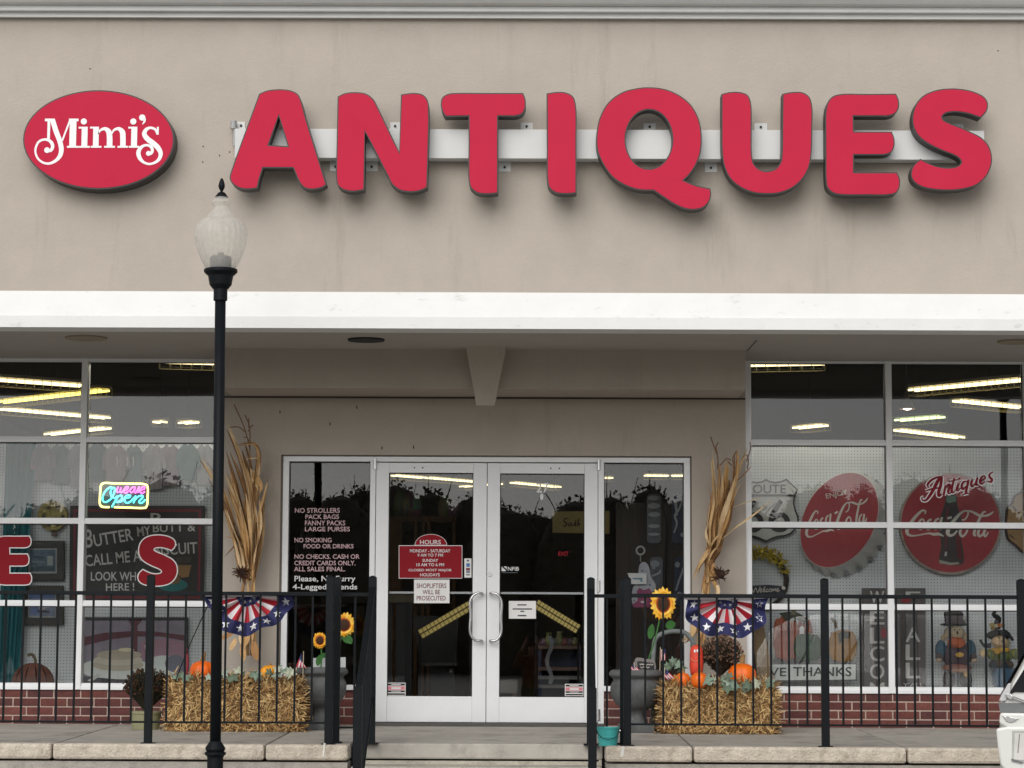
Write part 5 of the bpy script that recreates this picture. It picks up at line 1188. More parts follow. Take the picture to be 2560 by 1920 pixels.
# shop fittings deep inside
zt5b = zt5
Yh = 27.0
t = thing('hanging_banner', W(1425, 1331, Yh), 'pale yellow banner reading South deep inside the shop', 'banner')
add('banner_cloth', B().prism(xz([(1775, 585), (1775, 780), (2300, 790), (2300, 580)], Yh, zt5), Yh, Yh + .02), mat('banner_tan', s2l(190, 170, 110), .8, emit=.05), t)
add('banner_text', strokes(B(), [[(1925, 655, 6), (1890, 650, 8), (1880, 675, 10), (1905, 695, 12), (1890, 720, 10), (1865, 715, 6)], [(1930, 690, 8), (1920, 715, 8), (1938, 715, 8), (1940, 692, 8), (1930, 690, 8)], [(1955, 690, 7), (1952, 715, 8), (1975, 712, 6), (1978, 690, 8), (1975, 718, 7)], [(1992, 665, 9), (1985, 715, 9), (1998, 715, 5)], [(2018, 650, 9), (2005, 718, 9), (2020, 692, 6), (2026, 718, 8)]], Yh - .005, zt5, 3.687), maroon, t)
for x in (1790, 2280): q = W(*zt5((x, 585)), Yh + .01); add('banner_cord', B().tube([q, (q.x, q.y, zi + .02)], .004, 5), MATS['chain'], t)
t = thing('exit_sign', W(1408, 1391, 30), 'small glowing red exit sign deep inside the shop', 'sign')
add('sign_box', B().prism(xz([(1815, 945), (1815, 1003), (1935, 1003), (1935, 945)], 30, zt5), 30, 30.05), mat('exit_box', (.05, .02, .02), .6), t)
add('sign_text', text(B(), 'EXIT', (1828, 955, 1922, 993), 29.995, zt5), mat('exit_red', (1, .05, .08), .5, emit=.22, var=0), t, kind='stuff')
add('sign_rod', B().tube([W(1408, 1376, 30.02), (W(1408, 1376, 30.02).x, 30.02, zi + .02)], .006, 5), MATS['chain'], t)
t = thing('wooden_shelving', W(1050, 1500, 25), 'wooden shelving with open frames inside, behind the hours notice', 'shelving')
wd = mat('shelf_wood', s2l(120, 88, 56), .7, var=.3, scale=8)
zsh = lambda y: WZ(1050, y, 25)
for x in (972, 1000, 1040, 1058, 1072, 1135): xx = WX(x, 1330, 25); add('upright', B().box(xx - .018, xx + .018, 25, 25.05, -.02, zsh(1290)), wd, t)
for y, h in ((1292, .04), (1300, .02), (1420, .03)): add('shelf_board', B().box(WX(965, y, 25), WX(1140, y, 25), 24.98, 25.3, zsh(y) - h, zsh(y)), wd, t)
add('side_panel', B().box(WX(972, 1330, 25), WX(1005, 1330, 25), 24.97, 24.995, -.02, zsh(1300)), wd, t)
for k in range(12):
    x = ru(975, 1130); w = ru(6, 12); xx = WX(x, 1290, 25); h = ru(.1, .28)
    add('jar', B().lathe([(.05, zsh(1292)), (.07, zsh(1292) + h * .4), (.06, zsh(1292) + h * .8), (.03, zsh(1292) + h)], xx, 25.12, 12), pm(int(ru(80, 150)), int(ru(80, 140)), int(ru(70, 120)), .4), t, smooth=True)
t = thing('shop_counter', W(1090, 1760, 22.4), 'dark grey trapezoid counter front behind the door', 'counter')
cg = mat('counter_grey', (.045, .045, .048), .6)
add('counter_front', B().prism(xz([(1032, 1540), (1052, 1662), (1140, 1662), (1146, 1540)], 22.4), 22.4, 22.9), cg, t)
add('counter_lip', B().prism(xz([(1048, 1658), (1048, 1664), (1143, 1664), (1143, 1657)], 22.38), 22.36, 22.4), mat('counter_lip', (.12, .12, .12), .5), t)
add('counter_post', B().prism(xz([(1075, 1664), (1078, 1790), (1140, 1790), (1135, 1664)], 22.5), 22.5, 22.8), cg, t)
t = thing('inner_gate_post', W(985, 1790, 21), 'black door post standing just inside the door', 'post')
for x0, x1 in ((972, 981), (990, 1030)): add('post_face', B().box(WX(x0, 1600, 21), WX(x1, 1600, 21), 21, 21.05, -.02, WZ(1000, 1506, 21)), black_board, t)
add('lintel', B().box(WX(968, 1500, 21), WX(1034, 1500, 21), 20.99, 21.05, WZ(1000, 1506, 21), WZ(1000, 1486, 21)), mat('lintel_tan', (.14, .115, .075), .7), t)

t = thing('blue_cabinet', W(1398, 1790, 22.0), 'dark blue cabinet with pale shelf edges behind the door with the paper notice', 'cabinet')
nb = mat('navy_cabinet', s2l(58, 72, 104), .5, var=.2, scale=6); cx0, cx1 = WX(1345, 1650, 22), WX(1452, 1650, 22)
add('cabinet_back', B().box(cx0, cx1, 22.36, 22.4, -.02, WZ(1400, 1612, 22)), nb, t)
for x in (cx0, cx1 - .03): add('cabinet_side', B().box(x, x + .03, 22.0, 22.36, -.02, WZ(1400, 1612, 22)), nb, t)
for y in (1614, 1668, 1690, 1712): add('cabinet_shelf', B().box(cx0, cx1, 21.98, 22.36, WZ(1400, y, 22) - .03, WZ(1400, y, 22)), pm(150, 150, 150) if y > 1680 else pm(134, 108, 96), t)
for k in range(7):
    xx = cx0 + .05 + k * (cx1 - cx0 - .1) / 6; z = WZ(1400, 1614, 22); h = ru(.06, .16)
    add('ornament', B().lathe([(.03, z), (.045, z + h * .4), (.02, z + h * .8), (.03, z + h)], xx, 22.15, 12), pm(int(ru(110, 190)), int(ru(100, 170)), int(ru(90, 150)), .4), t, smooth=True)
t = thing('display_table', W(1262, 1790, 21.2), 'small table under a pale cloth just inside the door', 'table')
tx0, tx1 = WX(1225, 1700, 21.2), WX(1292, 1700, 21.2); tz = WZ(1260, 1700, 21.2)
add('cloth', B().box(tx0 - .01, tx1 + .01, 21.18, 21.72, tz - .12, tz), pm(176, 172, 164), t, bevel=.02)
for x in (tx0, tx1 - .04):
    for y in (21.2, 21.66): add('leg', B().box(x, x + .04, y, y + .04, -.02, tz - .1), wd, t)
t = thing('hanging_scarf', W(1373, 1710, 21.6), 'pale scarf hanging in front of the blue cabinet', 'scarf')
add('scarf_cloth', B().strip([(W(1373 + 6 * math.sin(i * .9), 1590 + i * 12, 21.6), Vector((.016 + .004 * (i % 2), .01, 0))) for i in range(11)]), pm(168, 172, 176), t, smooth=True)
add('scarf_hook', B().tube([W(1373, 1590, 21.6), W(1373, 1560, 21.9)], .004, 5), MATS['chain'], t)
# ------------------------------------------------------------------ hay bales
straw_ms = [mat('straw_%d' % i, s2l(*c), .8, var=.3, scale=60) for i, c in enumerate(((216, 184, 128), (178, 140, 88), (120, 88, 52)))]
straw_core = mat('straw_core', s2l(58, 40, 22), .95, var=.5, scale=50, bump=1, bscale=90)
def hay_bale(px0, px1, pyt, pyb, Yf, depth, label):
    x0, x1 = WX(px0, pyb, Yf), WX(px1, pyb, Yf); z0 = zw(Yf + depth / 2) - .004; z1 = WZ((px0 + px1) / 2, pyt, Yf)
    t = thing('hay_bale', ((x0 + x1) / 2, Yf + depth / 2, z0), label, 'hay bale', 'hay bales outside the shop')
    b = B(); n = 14
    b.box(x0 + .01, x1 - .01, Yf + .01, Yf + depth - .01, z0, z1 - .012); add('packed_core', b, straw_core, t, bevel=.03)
    bs = [B(), B(), B()]
    def straw(c, d, nrm, L, bend):
        s = d.cross(nrm).normalized() * ru(.0022, .0048)
        p1 = c + d * L * .5 + nrm * ru(0, .006) + d.cross(nrm) * bend; p2 = c + d * L + nrm * ru(-.006, .012) + d.cross(nrm) * bend * ru(.2, 2)
        random.choice(bs).strip([(c, s), (p1, s), (p2, s * .6)])
    for k in range(3600):                              # front: flakes folded, mostly upright, in vertical slices
        x = ru(x0 - .005, x1 + .005); z = ru(z0, z1); sl = math.sin(x * 34) + math.sin(x * 71 + 1)
        c = Vector((x, Yf + ru(-.012, .01) - .006 * sl, z)); d = Vector((ru(-.75, .75), ru(-.28, .05), ru(-1, 1))).normalized()
        straw(c, d, Vector((0, -1, 0)), ru(.03, .11), ru(-.03, .03))
    for k in range(1500):
        c = Vector((ru(x0, x1), ru(Yf - .01, Yf + depth), z1 + ru(-.012, .012))); d = Vector((ru(-1, 1), ru(-1, .6), ru(-.2, .35))).normalized(); straw(c, d, Vector((0, 0, 1)), ru(.03, .12), ru(-.03, .03))
    for sgn, x in ((-1, x0), (1, x1)):
        for k in range(900):
            c = Vector((x + ru(-.01, .004) * -sgn * -1, ru(Yf - .005, Yf + depth), ru(z0, z1))); d = Vector((sgn * abs(random.gauss(0, .5)), ru(-.7, .5), ru(-1, .9))).normalized(); straw(c, d, Vector((sgn, 0, 0)), ru(.03, .11), ru(-.03, .03))
        for k in range(40):
            c = Vector((x, Yf + ru(-.01, .1), ru(z0 + .02, z1))); d = Vector((sgn * ru(.5, 1), ru(-.4, .1), ru(-.7, .6))).normalized(); straw(c, d, Vector((0, -1, 0)), ru(.04, .09), ru(-.02, .02))
    for k in range(160):                               # loose straw at the foot
        c = Vector((ru(x0 - .1, x1 + .1), Yf - ru(0, .07), z0 + ru(.004, .012))); d = Vector((ru(-1, 1), ru(-1, 1), ru(0, .08))).normalized(); c.z = zw(c.y) + .006; straw(c, d, Vector((0, 0, 1)), ru(.03, .1), 0)
    for b, m in zip(bs, straw_ms): add('straw', b, m, t, kind='stuff')
    return x0, x1, z1
LBx0, LBx1, LBz = hay_bale(431, 742, 1700, 1826, 18.0, .46, 'hay bale with pumpkins behind the lamp post')
RBx0, RBx1, RBz = hay_bale(1665, 1930, 1714, 1829, 18.0, .46, 'hay bale with pumpkins and red gourd beside the right-hand urn'.replace('right-hand urn', 'teal bucket'))

# ------------------------------------------------------------------ pumpkins and gourds
def pumpkin(px, py, rx, ry, c3, label, zbase, stem=14, ribs=10, Y=18.1, sq=1.0, name='pumpkin', cat='pumpkin', dep=.10, grp='pumpkins on the hay bales'):
    k = Y / F; X = WX(px, py, Y); R, H = rx * k, ry * k; zc_ = zbase + H * .97
    t = thing(name, (X, Y, zbase), label, cat, grp)
    pr = [(R * (math.sin(math.pi * j / 14) ** .75) * 1.0 + .001, zc_ - H * math.cos(math.pi * j / 14)) for j in range(15)]
    add('flesh', B().lathe(pr, X, Y, 60, ribs, dep), mat('pumpkin_%d_%d_%d' % c3, s2l(*c3), .45, var=.16, scale=7, bump=.15, bscale=40), t, smooth=True)
    if stem:
        st = mat('pumpkin_stem', s2l(150, 118, 76), .8, var=.3, scale=30); h = stem * k
        P = cr([(X, Y, zc_ + H * .9), (X + h * .05, Y, zc_ + H + h * .45), (X + h * .2, Y - .01, zc_ + H + h)], 3)
        add('stem', B().tube(P, [max(.006, .16 * h + .012 - .0015 * i) for i in range(len(P))], 7), st, t)
    return X, Y, zc_
pumpkin(507, 1661, 32, 25, (236, 104, 14), 'orange pumpkin on the hay bale next to the lamp post', LBz - .01, 22, 8)
pumpkin(676, 1664, 26, 20, (238, 158, 22), 'small yellow ribbed pumpkin among grey-green leaves on the hay bale', LBz - .01, 5, 12, dep=.16)
pumpkin(1855, 1681, 36, 31, (238, 108, 14), 'large smooth orange pumpkin with tall stem at the end of the bale', RBz - .02, 22, 8, dep=.05)
pumpkin(1707, 1691, 18.5, 18.5, (236, 108, 18), 'small round orange pumpkin beside the striped flag on the bale', RBz - .015, 8, 8, Y=18.02, dep=.04)
pumpkin(1748, 1694, 20.5, 20, (236, 108, 18), 'small round orange pumpkin in front of the red gourd', RBz - .02, 9, 8, Y=17.98, dep=.04)
pumpkin(1690, 1686, 11, 15, (206, 122, 30), 'small dull yellow gourd half hidden behind the striped flag', RBz - .015, 0, 8, Y=18.14, name='gourd', cat='gourd')
X, Y = WX(1741, 1650, 18.12), 18.12; k = Y / F
t = thing('painted_gourd', (X, Y, RBz - .01), 'tall red-orange painted gourd with a simple face', 'gourd')
pr = [(2, 1690), (13, 1686), (17, 1672), (17, 1655), (16.5, 1635), (15, 1623), (10, 1615), (2, 1612)]
add('flesh', B().lathe([(p[0] * k, WZ(1741, p[1], Y)) for p in cr(pr, 4)], X, Y, 24), mat('gourd_red', s2l(222, 72, 48), .5, var=.1, scale=9), t, smooth=True)
for ex, ey, r in ((1737, 1628, 2.6), (1744, 1627, 2.6)): add('painted_eye', B().ell(W(ex, ey, Y - .05), (r * k, .004, r * 1.5 * k), 8, 6), sign_white, t)
add('painted_mouth', B().tube([W(x, y, Y - .054) for x, y in ((1727, 1644), (1731, 1651), (1738, 1654), (1746, 1650))], .0025, 5), pm(240, 150, 120), t)

# ------------------------------------------------------------------ leaf garlands on the bales
leaf_m = [mat('garland_leaf_%d' % i, s2l(*c), .75, var=.25, scale=25) for i, c in enumerate(((150, 165, 148), (120, 140, 122), (178, 182, 160), (96, 112, 92)))]
def maple(b, c, r, n, roll):
    n = n.normalized(); u = n.cross(Vector((0, 0, 1))); u = u.normalized() if u.length > .1 else Vector((1, 0, 0)); v = u.cross(n)
    pr = [1, .5, .85, .42, .72, .35, .18, .35, .72, .42, .85, .5]; P = []
    for i, q in enumerate(pr):
        a = roll + math.pi * 2 * i / 12; P.append(c + (u * math.sin(a) + v * math.cos(a)) * r * q + n * (.18 * r * (q - .5)) * (1 if i % 2 else -1))
    i0 = b._a([c + n * r * .12] + P)
    for i in range(12): b.f.append((i0, i0 + 1 + i, i0 + 1 + (i + 1) % 12))
def garland(spots, Y, label, zb, r0=14):
    q = W(*spots[0][:2], Y); t = thing('leaf_garland', q, label, 'leaf garland', 'leaf garlands on the hay bales')
    pts = [Vector((WX(s[0], s[1], Y), Y, max(zb + .004, WZ(s[0], s[1] + 6, Y)))) for s in spots]
    add('garland_stem', B().tube(pts, .004, 5), mat('garland_stem', s2l(92, 96, 70), .8), t)
    for s in spots:
        for k in range(2 if len(s) < 3 else s[2]):
            b = B(); c = W(s[0] + ru(-14, 14), s[1] + ru(-8, 8), Y - ru(.0, .09)); maple(b, c, ru(.7, 1.25) * r0 * Y / F, Vector((ru(-.6, .6), -1, ru(-.1, 1.1))), ru(0, 6.3)); add('leaf', b, random.choice(leaf_m), t)
garland([(452, 1694), (478, 1690), (530, 1686), (556, 1690)], 18.0, 'grey-green leaves draped beside the orange pumpkin on the bale', LBz, 15)
garland([(575, 1690), (600, 1684), (628, 1686), (652, 1688), (676, 1684), (700, 1676), (722, 1672), (736, 1682)], 18.0, 'grey-green leaves draped round the yellow pumpkin on the bale', LBz, 20)
garland([(1660, 1668), (1676, 1658), (1694, 1664), (1706, 1668)], 18.16, 'pale leaves rising behind the small pumpkins and striped flag', RBz, 17)
garland([(1775, 1700), (1796, 1696), (1812, 1712), (1826, 1700), (1846, 1720), (1868, 1718), (1900, 1706), (1920, 1700)], 17.99, 'pale leaves draped over the bale under the large pumpkin', RBz - .02, 20)

# ------------------------------------------------------------------ urns with sunflowers and flags
stone = mat('urn_stone', (.10, .105, .105), .85, var=.3, scale=9, bump=.4, bscale=60, stain=((.20, .20, .195), 7, .55, (1, 1, 1)))
def urn(px, Y, prof, label):
    k = Y / F; X = WX(px, 1720, Y); zb = zw(Y) - .003
    t = thing('urn', (X, Y, zb), label, 'urn', 'stone urns beside the doors')
    y0 = prof[0][1]; P = [(r * k, zb + (y0 - y) * k) for r, y in prof]
    add('bowl', B().lathe(cr(P[6:], 4), X, Y, 36), stone, t, smooth=True)
    add('pedestal', B().lathe(cr(P[2:7], 4), X, Y, 28), stone, t, smooth=True)
    b = B(); w = prof[0][0] * k; b.box(X - w, X + w, Y - w, Y + w, zb, P[2][1] + .002); add('plinth', b, stone, t, bevel=.006)
    add('soil', B().lathe([(prof[-1][0] * k * .92, P[-1][1] - .03), (prof[-1][0] * k * .92, P[-1][1] - .02)], X, Y, 24), mat('soil', (.03, .022, .016), 1), t)
    return X, Y, P[-1][1]
UP = [(44, 1826), (44, 1810), (32, 1806), (24, 1796), (20, 1784), (24, 1774), (30, 1770), (48, 1758), (60, 1740), (64, 1722), (62, 1708), (56, 1697), (57, 1694), (62, 1690), (67, 1685), (66, 1678), (60, 1672)]
ULx, ULy, ULz = urn(802, 18.35, UP, 'grey stone urn with two sunflowers below the house rules')
URx, URy, URz = urn(1590, 18.2, UP, 'grey stone urn with one large sunflower and sign beside the teal bucket')
petal_m = [mat('petal_%d' % i, s2l(*c), .6, var=.12, scale=30) for i, c in enumerate(((244, 182, 48), (238, 160, 30), (250, 200, 80)))]
fl_dark = mat('flower_centre', s2l(70, 46, 30), .95, var=.5, scale=90, bump=1, bscale=200); fl_red = mat('flower_ring', s2l(150, 62, 24), .8, var=.4, scale=50)
green_l = mat('sunflower_green', s2l(52, 104, 44), .6, var=.3, scale=12)
def sunflower(px, py, rx, ry, Y, rootX, rootZ, leaves, label, red=True):
    c = W(px, py, Y); k = Y / F; t = thing('sunflower', (rootX, Y, rootZ), label, 'sunflower', 'sunflowers in the urns')
    for ring, (n, f, off) in enumerate(((20, 1.0, .0), (18, .88, -.006))):
        for i in range(n):
            a = 2 * math.pi * (i + .5 * ring) / n + ru(-.05, .05); f2 = f * ru(.92, 1.06)
            d = Vector((math.cos(a) * rx * k, 0, math.sin(a) * ry * k)); s = Vector((-math.sin(a) * rx * k, 0, math.cos(a) * ry * k)) * .15
            o = Vector((0, off, 0)); add('petal', B().strip([(c + d * .5 + o, s * .8), (c + d * .68 + o + Vector((0, -.008, 0)), s * 1.15), (c + d * .85 * f2 + o + Vector((0, -.006, 0)), s * .8), (c + d * f2 + o + Vector((0, .004, 0)), s * .1)]), random.choice(petal_m), t)
    add('flower_ring', B().ell(c + Vector((0, -.004, 0)), (rx * k * .58, .012, ry * k * .58), 20, 8), fl_red, t, smooth=True)
    add('flower_centre', B().ell(c + Vector((0, -.011, 0)), (rx * k * .44, .014, ry * k * .44), 20, 8), fl_dark, t, smooth=True)
    st = cr([(rootX, Y + .01, rootZ - .02), ((rootX + c.x) / 2 + .01, Y + .012, (rootZ + c.z) / 2 - .02), (c.x, Y + .012, c.z)], 5); add('stem', B().tube(st, .006, 6), green_l, t)
    for lx_, ly_, lw, lh, an in leaves:
        q = W(lx_, ly_, Y + .005); P = []
        for j in range(7):
            u = j / 6; p = q + Vector((math.sin(an), -.02 * math.sin(u * 3), math.cos(an))) * (u - .5) * 2 * lh * k; w = Vector((math.cos(an), .25, -math.sin(an))) * lw * k * math.sin(math.pi * min(1, u * .93 + .07)) ** .7
            P.append((p, w))
        add('leaf', B().strip(P), green_l, t, smooth=True)
sunflower(800, 1601, 20, 21.5, 18.3, ULx, ULz, [(797, 1650, 7, 14, .2), (806, 1640, 6, 12, .9)], 'small sunflower with dark red centre in the urn below the house rules')
sunflower(860, 1562, 31, 31, 18.38, ULx + .06, ULz, [(868, 1600, 8, 14, 2.1), (874, 1598, 7, 12, -.3)], 'larger sunflower with dark centre leaning behind the railing post')
sunflower(1658, 1509, 33, 42, 18.2, URx + .06, URz, [(1628, 1578, 9, 19, .15), (1677, 1562, 11, 13, 1.2)], 'large yellow sunflower with oval brown centre beside the bunting')
# little flags
f_red, f_white, f_blue = pm(168, 36, 50), pm(214, 204, 206), pm(46, 52, 96)
def flag(quad, Y, label, canton_first=True, stick=None, n=7):
    """quad: four photo points, hoist top, fly top, fly bottom, hoist bottom"""
    t = thing('small_flag', W(*quad[3], Y), label, 'flag', 'small flags in the urns')
    H0, F0, F1, H1 = [W(*q, Y) for q in quad]
    def pt(u, v, o=0): 
        p = H0.lerp(F0, u).lerp(H1.lerp(F1, u), v); p.y += .012 * math.sin(u * 5 + v * 2) - o; return p
    for i in range(n):
        b = B(); b.strip([((pt(u / 6, i / n) + pt(u / 6, (i + 1) / n)) / 2, (pt(u / 6, (i + 1) / n) - pt(u / 6, i / n)) / 2) for u in range(7)])
        add('stripe', b, f_red if i % 2 == 0 else f_white, t)
    b = B(); b.strip([((pt(u / 12, 0, .002) + pt(u / 12, .55, .002)) / 2, (pt(u / 12, .55, .002) - pt(u / 12, 0, .002)) / 2) for u in range(6)]); add('canton', b, f_blue, t)
    if stick: add('stick', B().tube([W(*s, Y + .004) for s in stick], .0028, 6), pm(206, 190, 160), t)
flag([(737, 1640), (737, 1672), (775, 1672), (770, 1662)][:0] or [(753, 1632), (740, 1668), (772, 1672), (757, 1660)], 18.15, 'small striped flag drooping on its stick in the urn below the house rules', stick=[(759, 1628), (757, 1700)])
flag([(1601, 1652), (1590, 1668), (1560, 1682), (1578, 1664)][:0] or [(1582, 1658), (1602, 1678), (1586, 1684), (1577, 1672)], 18.05, 'small striped flag folded over the rim of the urn by the bucket', stick=[(1585, 1655), (1589, 1700)])
flag([(1664, 1622), (1664, 1650), (1650, 1652), (1652, 1624)], 18.15, 'small flag with blue canton upright on a white stick beside the bale', stick=[(1651, 1618), (1649, 1700)])
flag([(1664, 1672), (1686, 1694), (1668, 1702), (1660, 1690)], 17.97, 'small red and white striped flag lying against the small pumpkins', stick=[(1662, 1668), (1660, 1708)])
# sign board and white planter card in urns
t = thing('urn_sign', W(1578, 1690, 18.2), 'small black sign with white lettering stuck in the urn by the bucket', 'sign')
zu = Z(1500, 1560, 5.185); Yu = 18.14
add('sign_back', B().prism(xz(path([(450, 480), (470, 440), (540, 440), (600, 455), (690, 460), (720, 520), (712, 600), (480, 600)], 3), Yu, zu), Yu, Yu + .012), pm(126, 120, 118), t)
add('sign_face', B().prism(xz([(480, 490), (510, 480), (700, 505), (705, 595), (490, 585)], Yu, zu), Yu - .003, Yu - .0005), black_board, t)
for bx in ((515, 505, 580, 540), (590, 512, 690, 540), (525, 550, 640, 575)):
    pts = [(bx[0] + (bx[2] - bx[0]) * i / 6, (bx[1] + bx[3]) / 2 + (8 if i % 2 else -8), 8) for i in range(7)]; add('sign_scribble', strokes(B(), [pts], Yu - .004, zu, 5.185, n=2), cream, t)
add('sign_stake', B().box(W(1612, 1690, Yu).x - .006, W(1612, 1690, Yu).x + .006, Yu + .012, Yu + .02, URz - .05, WZ(1612, 1670, Yu)), pm(126, 120, 118), t)
t = thing('white_planter_card', W(820, 1668, 18.3), 'plain white card standing in the urn behind the small sunflower', 'card')
add('card', B().prism(xz([(782, 1645), (782, 1670), (864, 1670), (864, 1643)], 18.42), 18.42, 18.43), mat('card_grey', (.5, .52, .52), .7), t)
# grey chair frame behind the urn
t = thing('grey_chair', (WX(1655, 1700, 18.6), 18.6, zw(18.6)), 'weathered grey chair with rounded back behind the urn and bale', 'chair')
gw = mat('weathered_grey', s2l(128, 134, 132), .85, var=.35, scale=18); Yc2 = 18.62
bp = cr([W(1632, 1700, Yc2), W(1634, 1630, Yc2), W(1640, 1595, Yc2), W(1662, 1582, Yc2), W(1690, 1578, Yc2), W(1712, 1582, Yc2), W(1730, 1600, Yc2), W(1734, 1640, Yc2), W(1736, 1700, Yc2)], 5)
add('back_frame', B().tube(bp, .018, 8), gw, t, smooth=True)
zsq = WZ(1680, 1700, Yc2); xa0, xa1 = WX(1632, 1700, Yc2), WX(1736, 1700, Yc2)
add('seat', B().box(xa0 - .02, xa1 + .02, 18.4, 18.64, zsq - .03, zsq), gw, t, bevel=.004)
for x in (xa0, xa1):
    for y in (18.42, 18.62): add('leg', B().box(x - .018, x + .018, y - .018, y + .018, zw(y) - .003, zsq - .03), gw, t)

# ------------------------------------------------------------------ bunting on the railings
bw, br_, bn = mat('bunting_white', s2l(226, 218, 220), .8, var=.05), mat('bunting_red', s2l(176, 30, 46), .8, var=.08), mat('bunting_navy', s2l(44, 46, 92), .8, var=.1)
def bunting(cxp, cyp, rx, ry, label, seed, sag):
    random.seed(seed); Y = YR + .03; c = W(cxp, cyp, Y); k = Y / F
    t = thing('bunting_fan', c, label, 'bunting', 'flag buntings on the railings')
    def pt(a, r, o=0):
        pl = (.034 * math.cos(a * 9 + .8 * math.sin(a * 3 + seed)) + .016 * math.sin(a * 17 + seed)) * (.35 + .65 * r) * (1 if r > .05 else 0)
        rr_ = r * (1 + .07 * math.sin(a * 4 + seed) + .04 * math.sin(a * 9 + 2 * seed))
        return Vector((c.x - math.cos(a) * rx * k * rr_ * (1 + .0 * a), Y + .022 + pl - o, c.z - math.sin(a) * ry * k * rr_ + sag * k * (r ** 2) * math.cos(a) ** 2))
    def sector(name, a0, a1, r0, r1, m, n=4, mr=3, o=0.0):
        b = B()
        for i in range(n + 1):
            for j in range(mr + 1): b._a([pt(a0 + (a1 - a0) * i / n, r0 + (r1 - r0) * j / mr, o)])
        for i in range(n):
            for j in range(mr): q = i * (mr + 1) + j; b.f.append((q, q + mr + 1, q + mr + 2, q + 1))
        add(name, b, m, t, smooth=True)
    N = 15
    sector('navy_centre', 0.0, math.pi, .02, .27, bn, 24, 2)
    for i in range(N): sector('red_stripe' if i % 2 else 'white_stripe', math.pi * i / N, math.pi * (i + 1) / N, .27, .66, br_ if i % 2 else bw)
    sector('navy_border', 0.0, math.pi, .66, 1.0, bn, 48, 3)
    for a, r, s_, in [(math.pi * (i + .5) / 8, .83, .105) for i in range(8)] + [(math.pi * (i + .6) / 4, .16, .05) for i in range(4)]:
        P = []
        for i in range(10):
            q = s_ if i % 2 == 0 else s_ * .42; th = i * math.pi / 5 + ru(-.05, .05); ca, ra = math.cos(a) * r + q * math.sin(th) * (ry / rx) ** .5, math.sin(a) * r - q * math.cos(th) * (rx / ry) ** .5
            aa = math.atan2(ra, ca); P.append(pt(max(.0, min(math.pi, aa)), math.hypot(ca, ra), .003))
        b = B(); i0 = b._a([sum(P, Vector()) / 10] + P)
        for i in range(10): b.f.append((i0, i0 + 1 + i, i0 + 1 + (i + 1) % 10))
        add('star', b, sign_white, t)
    add('header_tape', B().box(c.x - rx * k * .98, c.x + rx * k * .98, Y + .012, Y + .034, c.z - .004, c.z + .016), bw, t)
bunting(618, 1490, 108, 96, 'red, white and blue star bunting on the railing by the lamp post', 3, 4)
bunting(1818, 1498, 108, 98, 'red, white and blue star bunting on the railing above the large pumpkin', 5, 4)
random.seed(23)

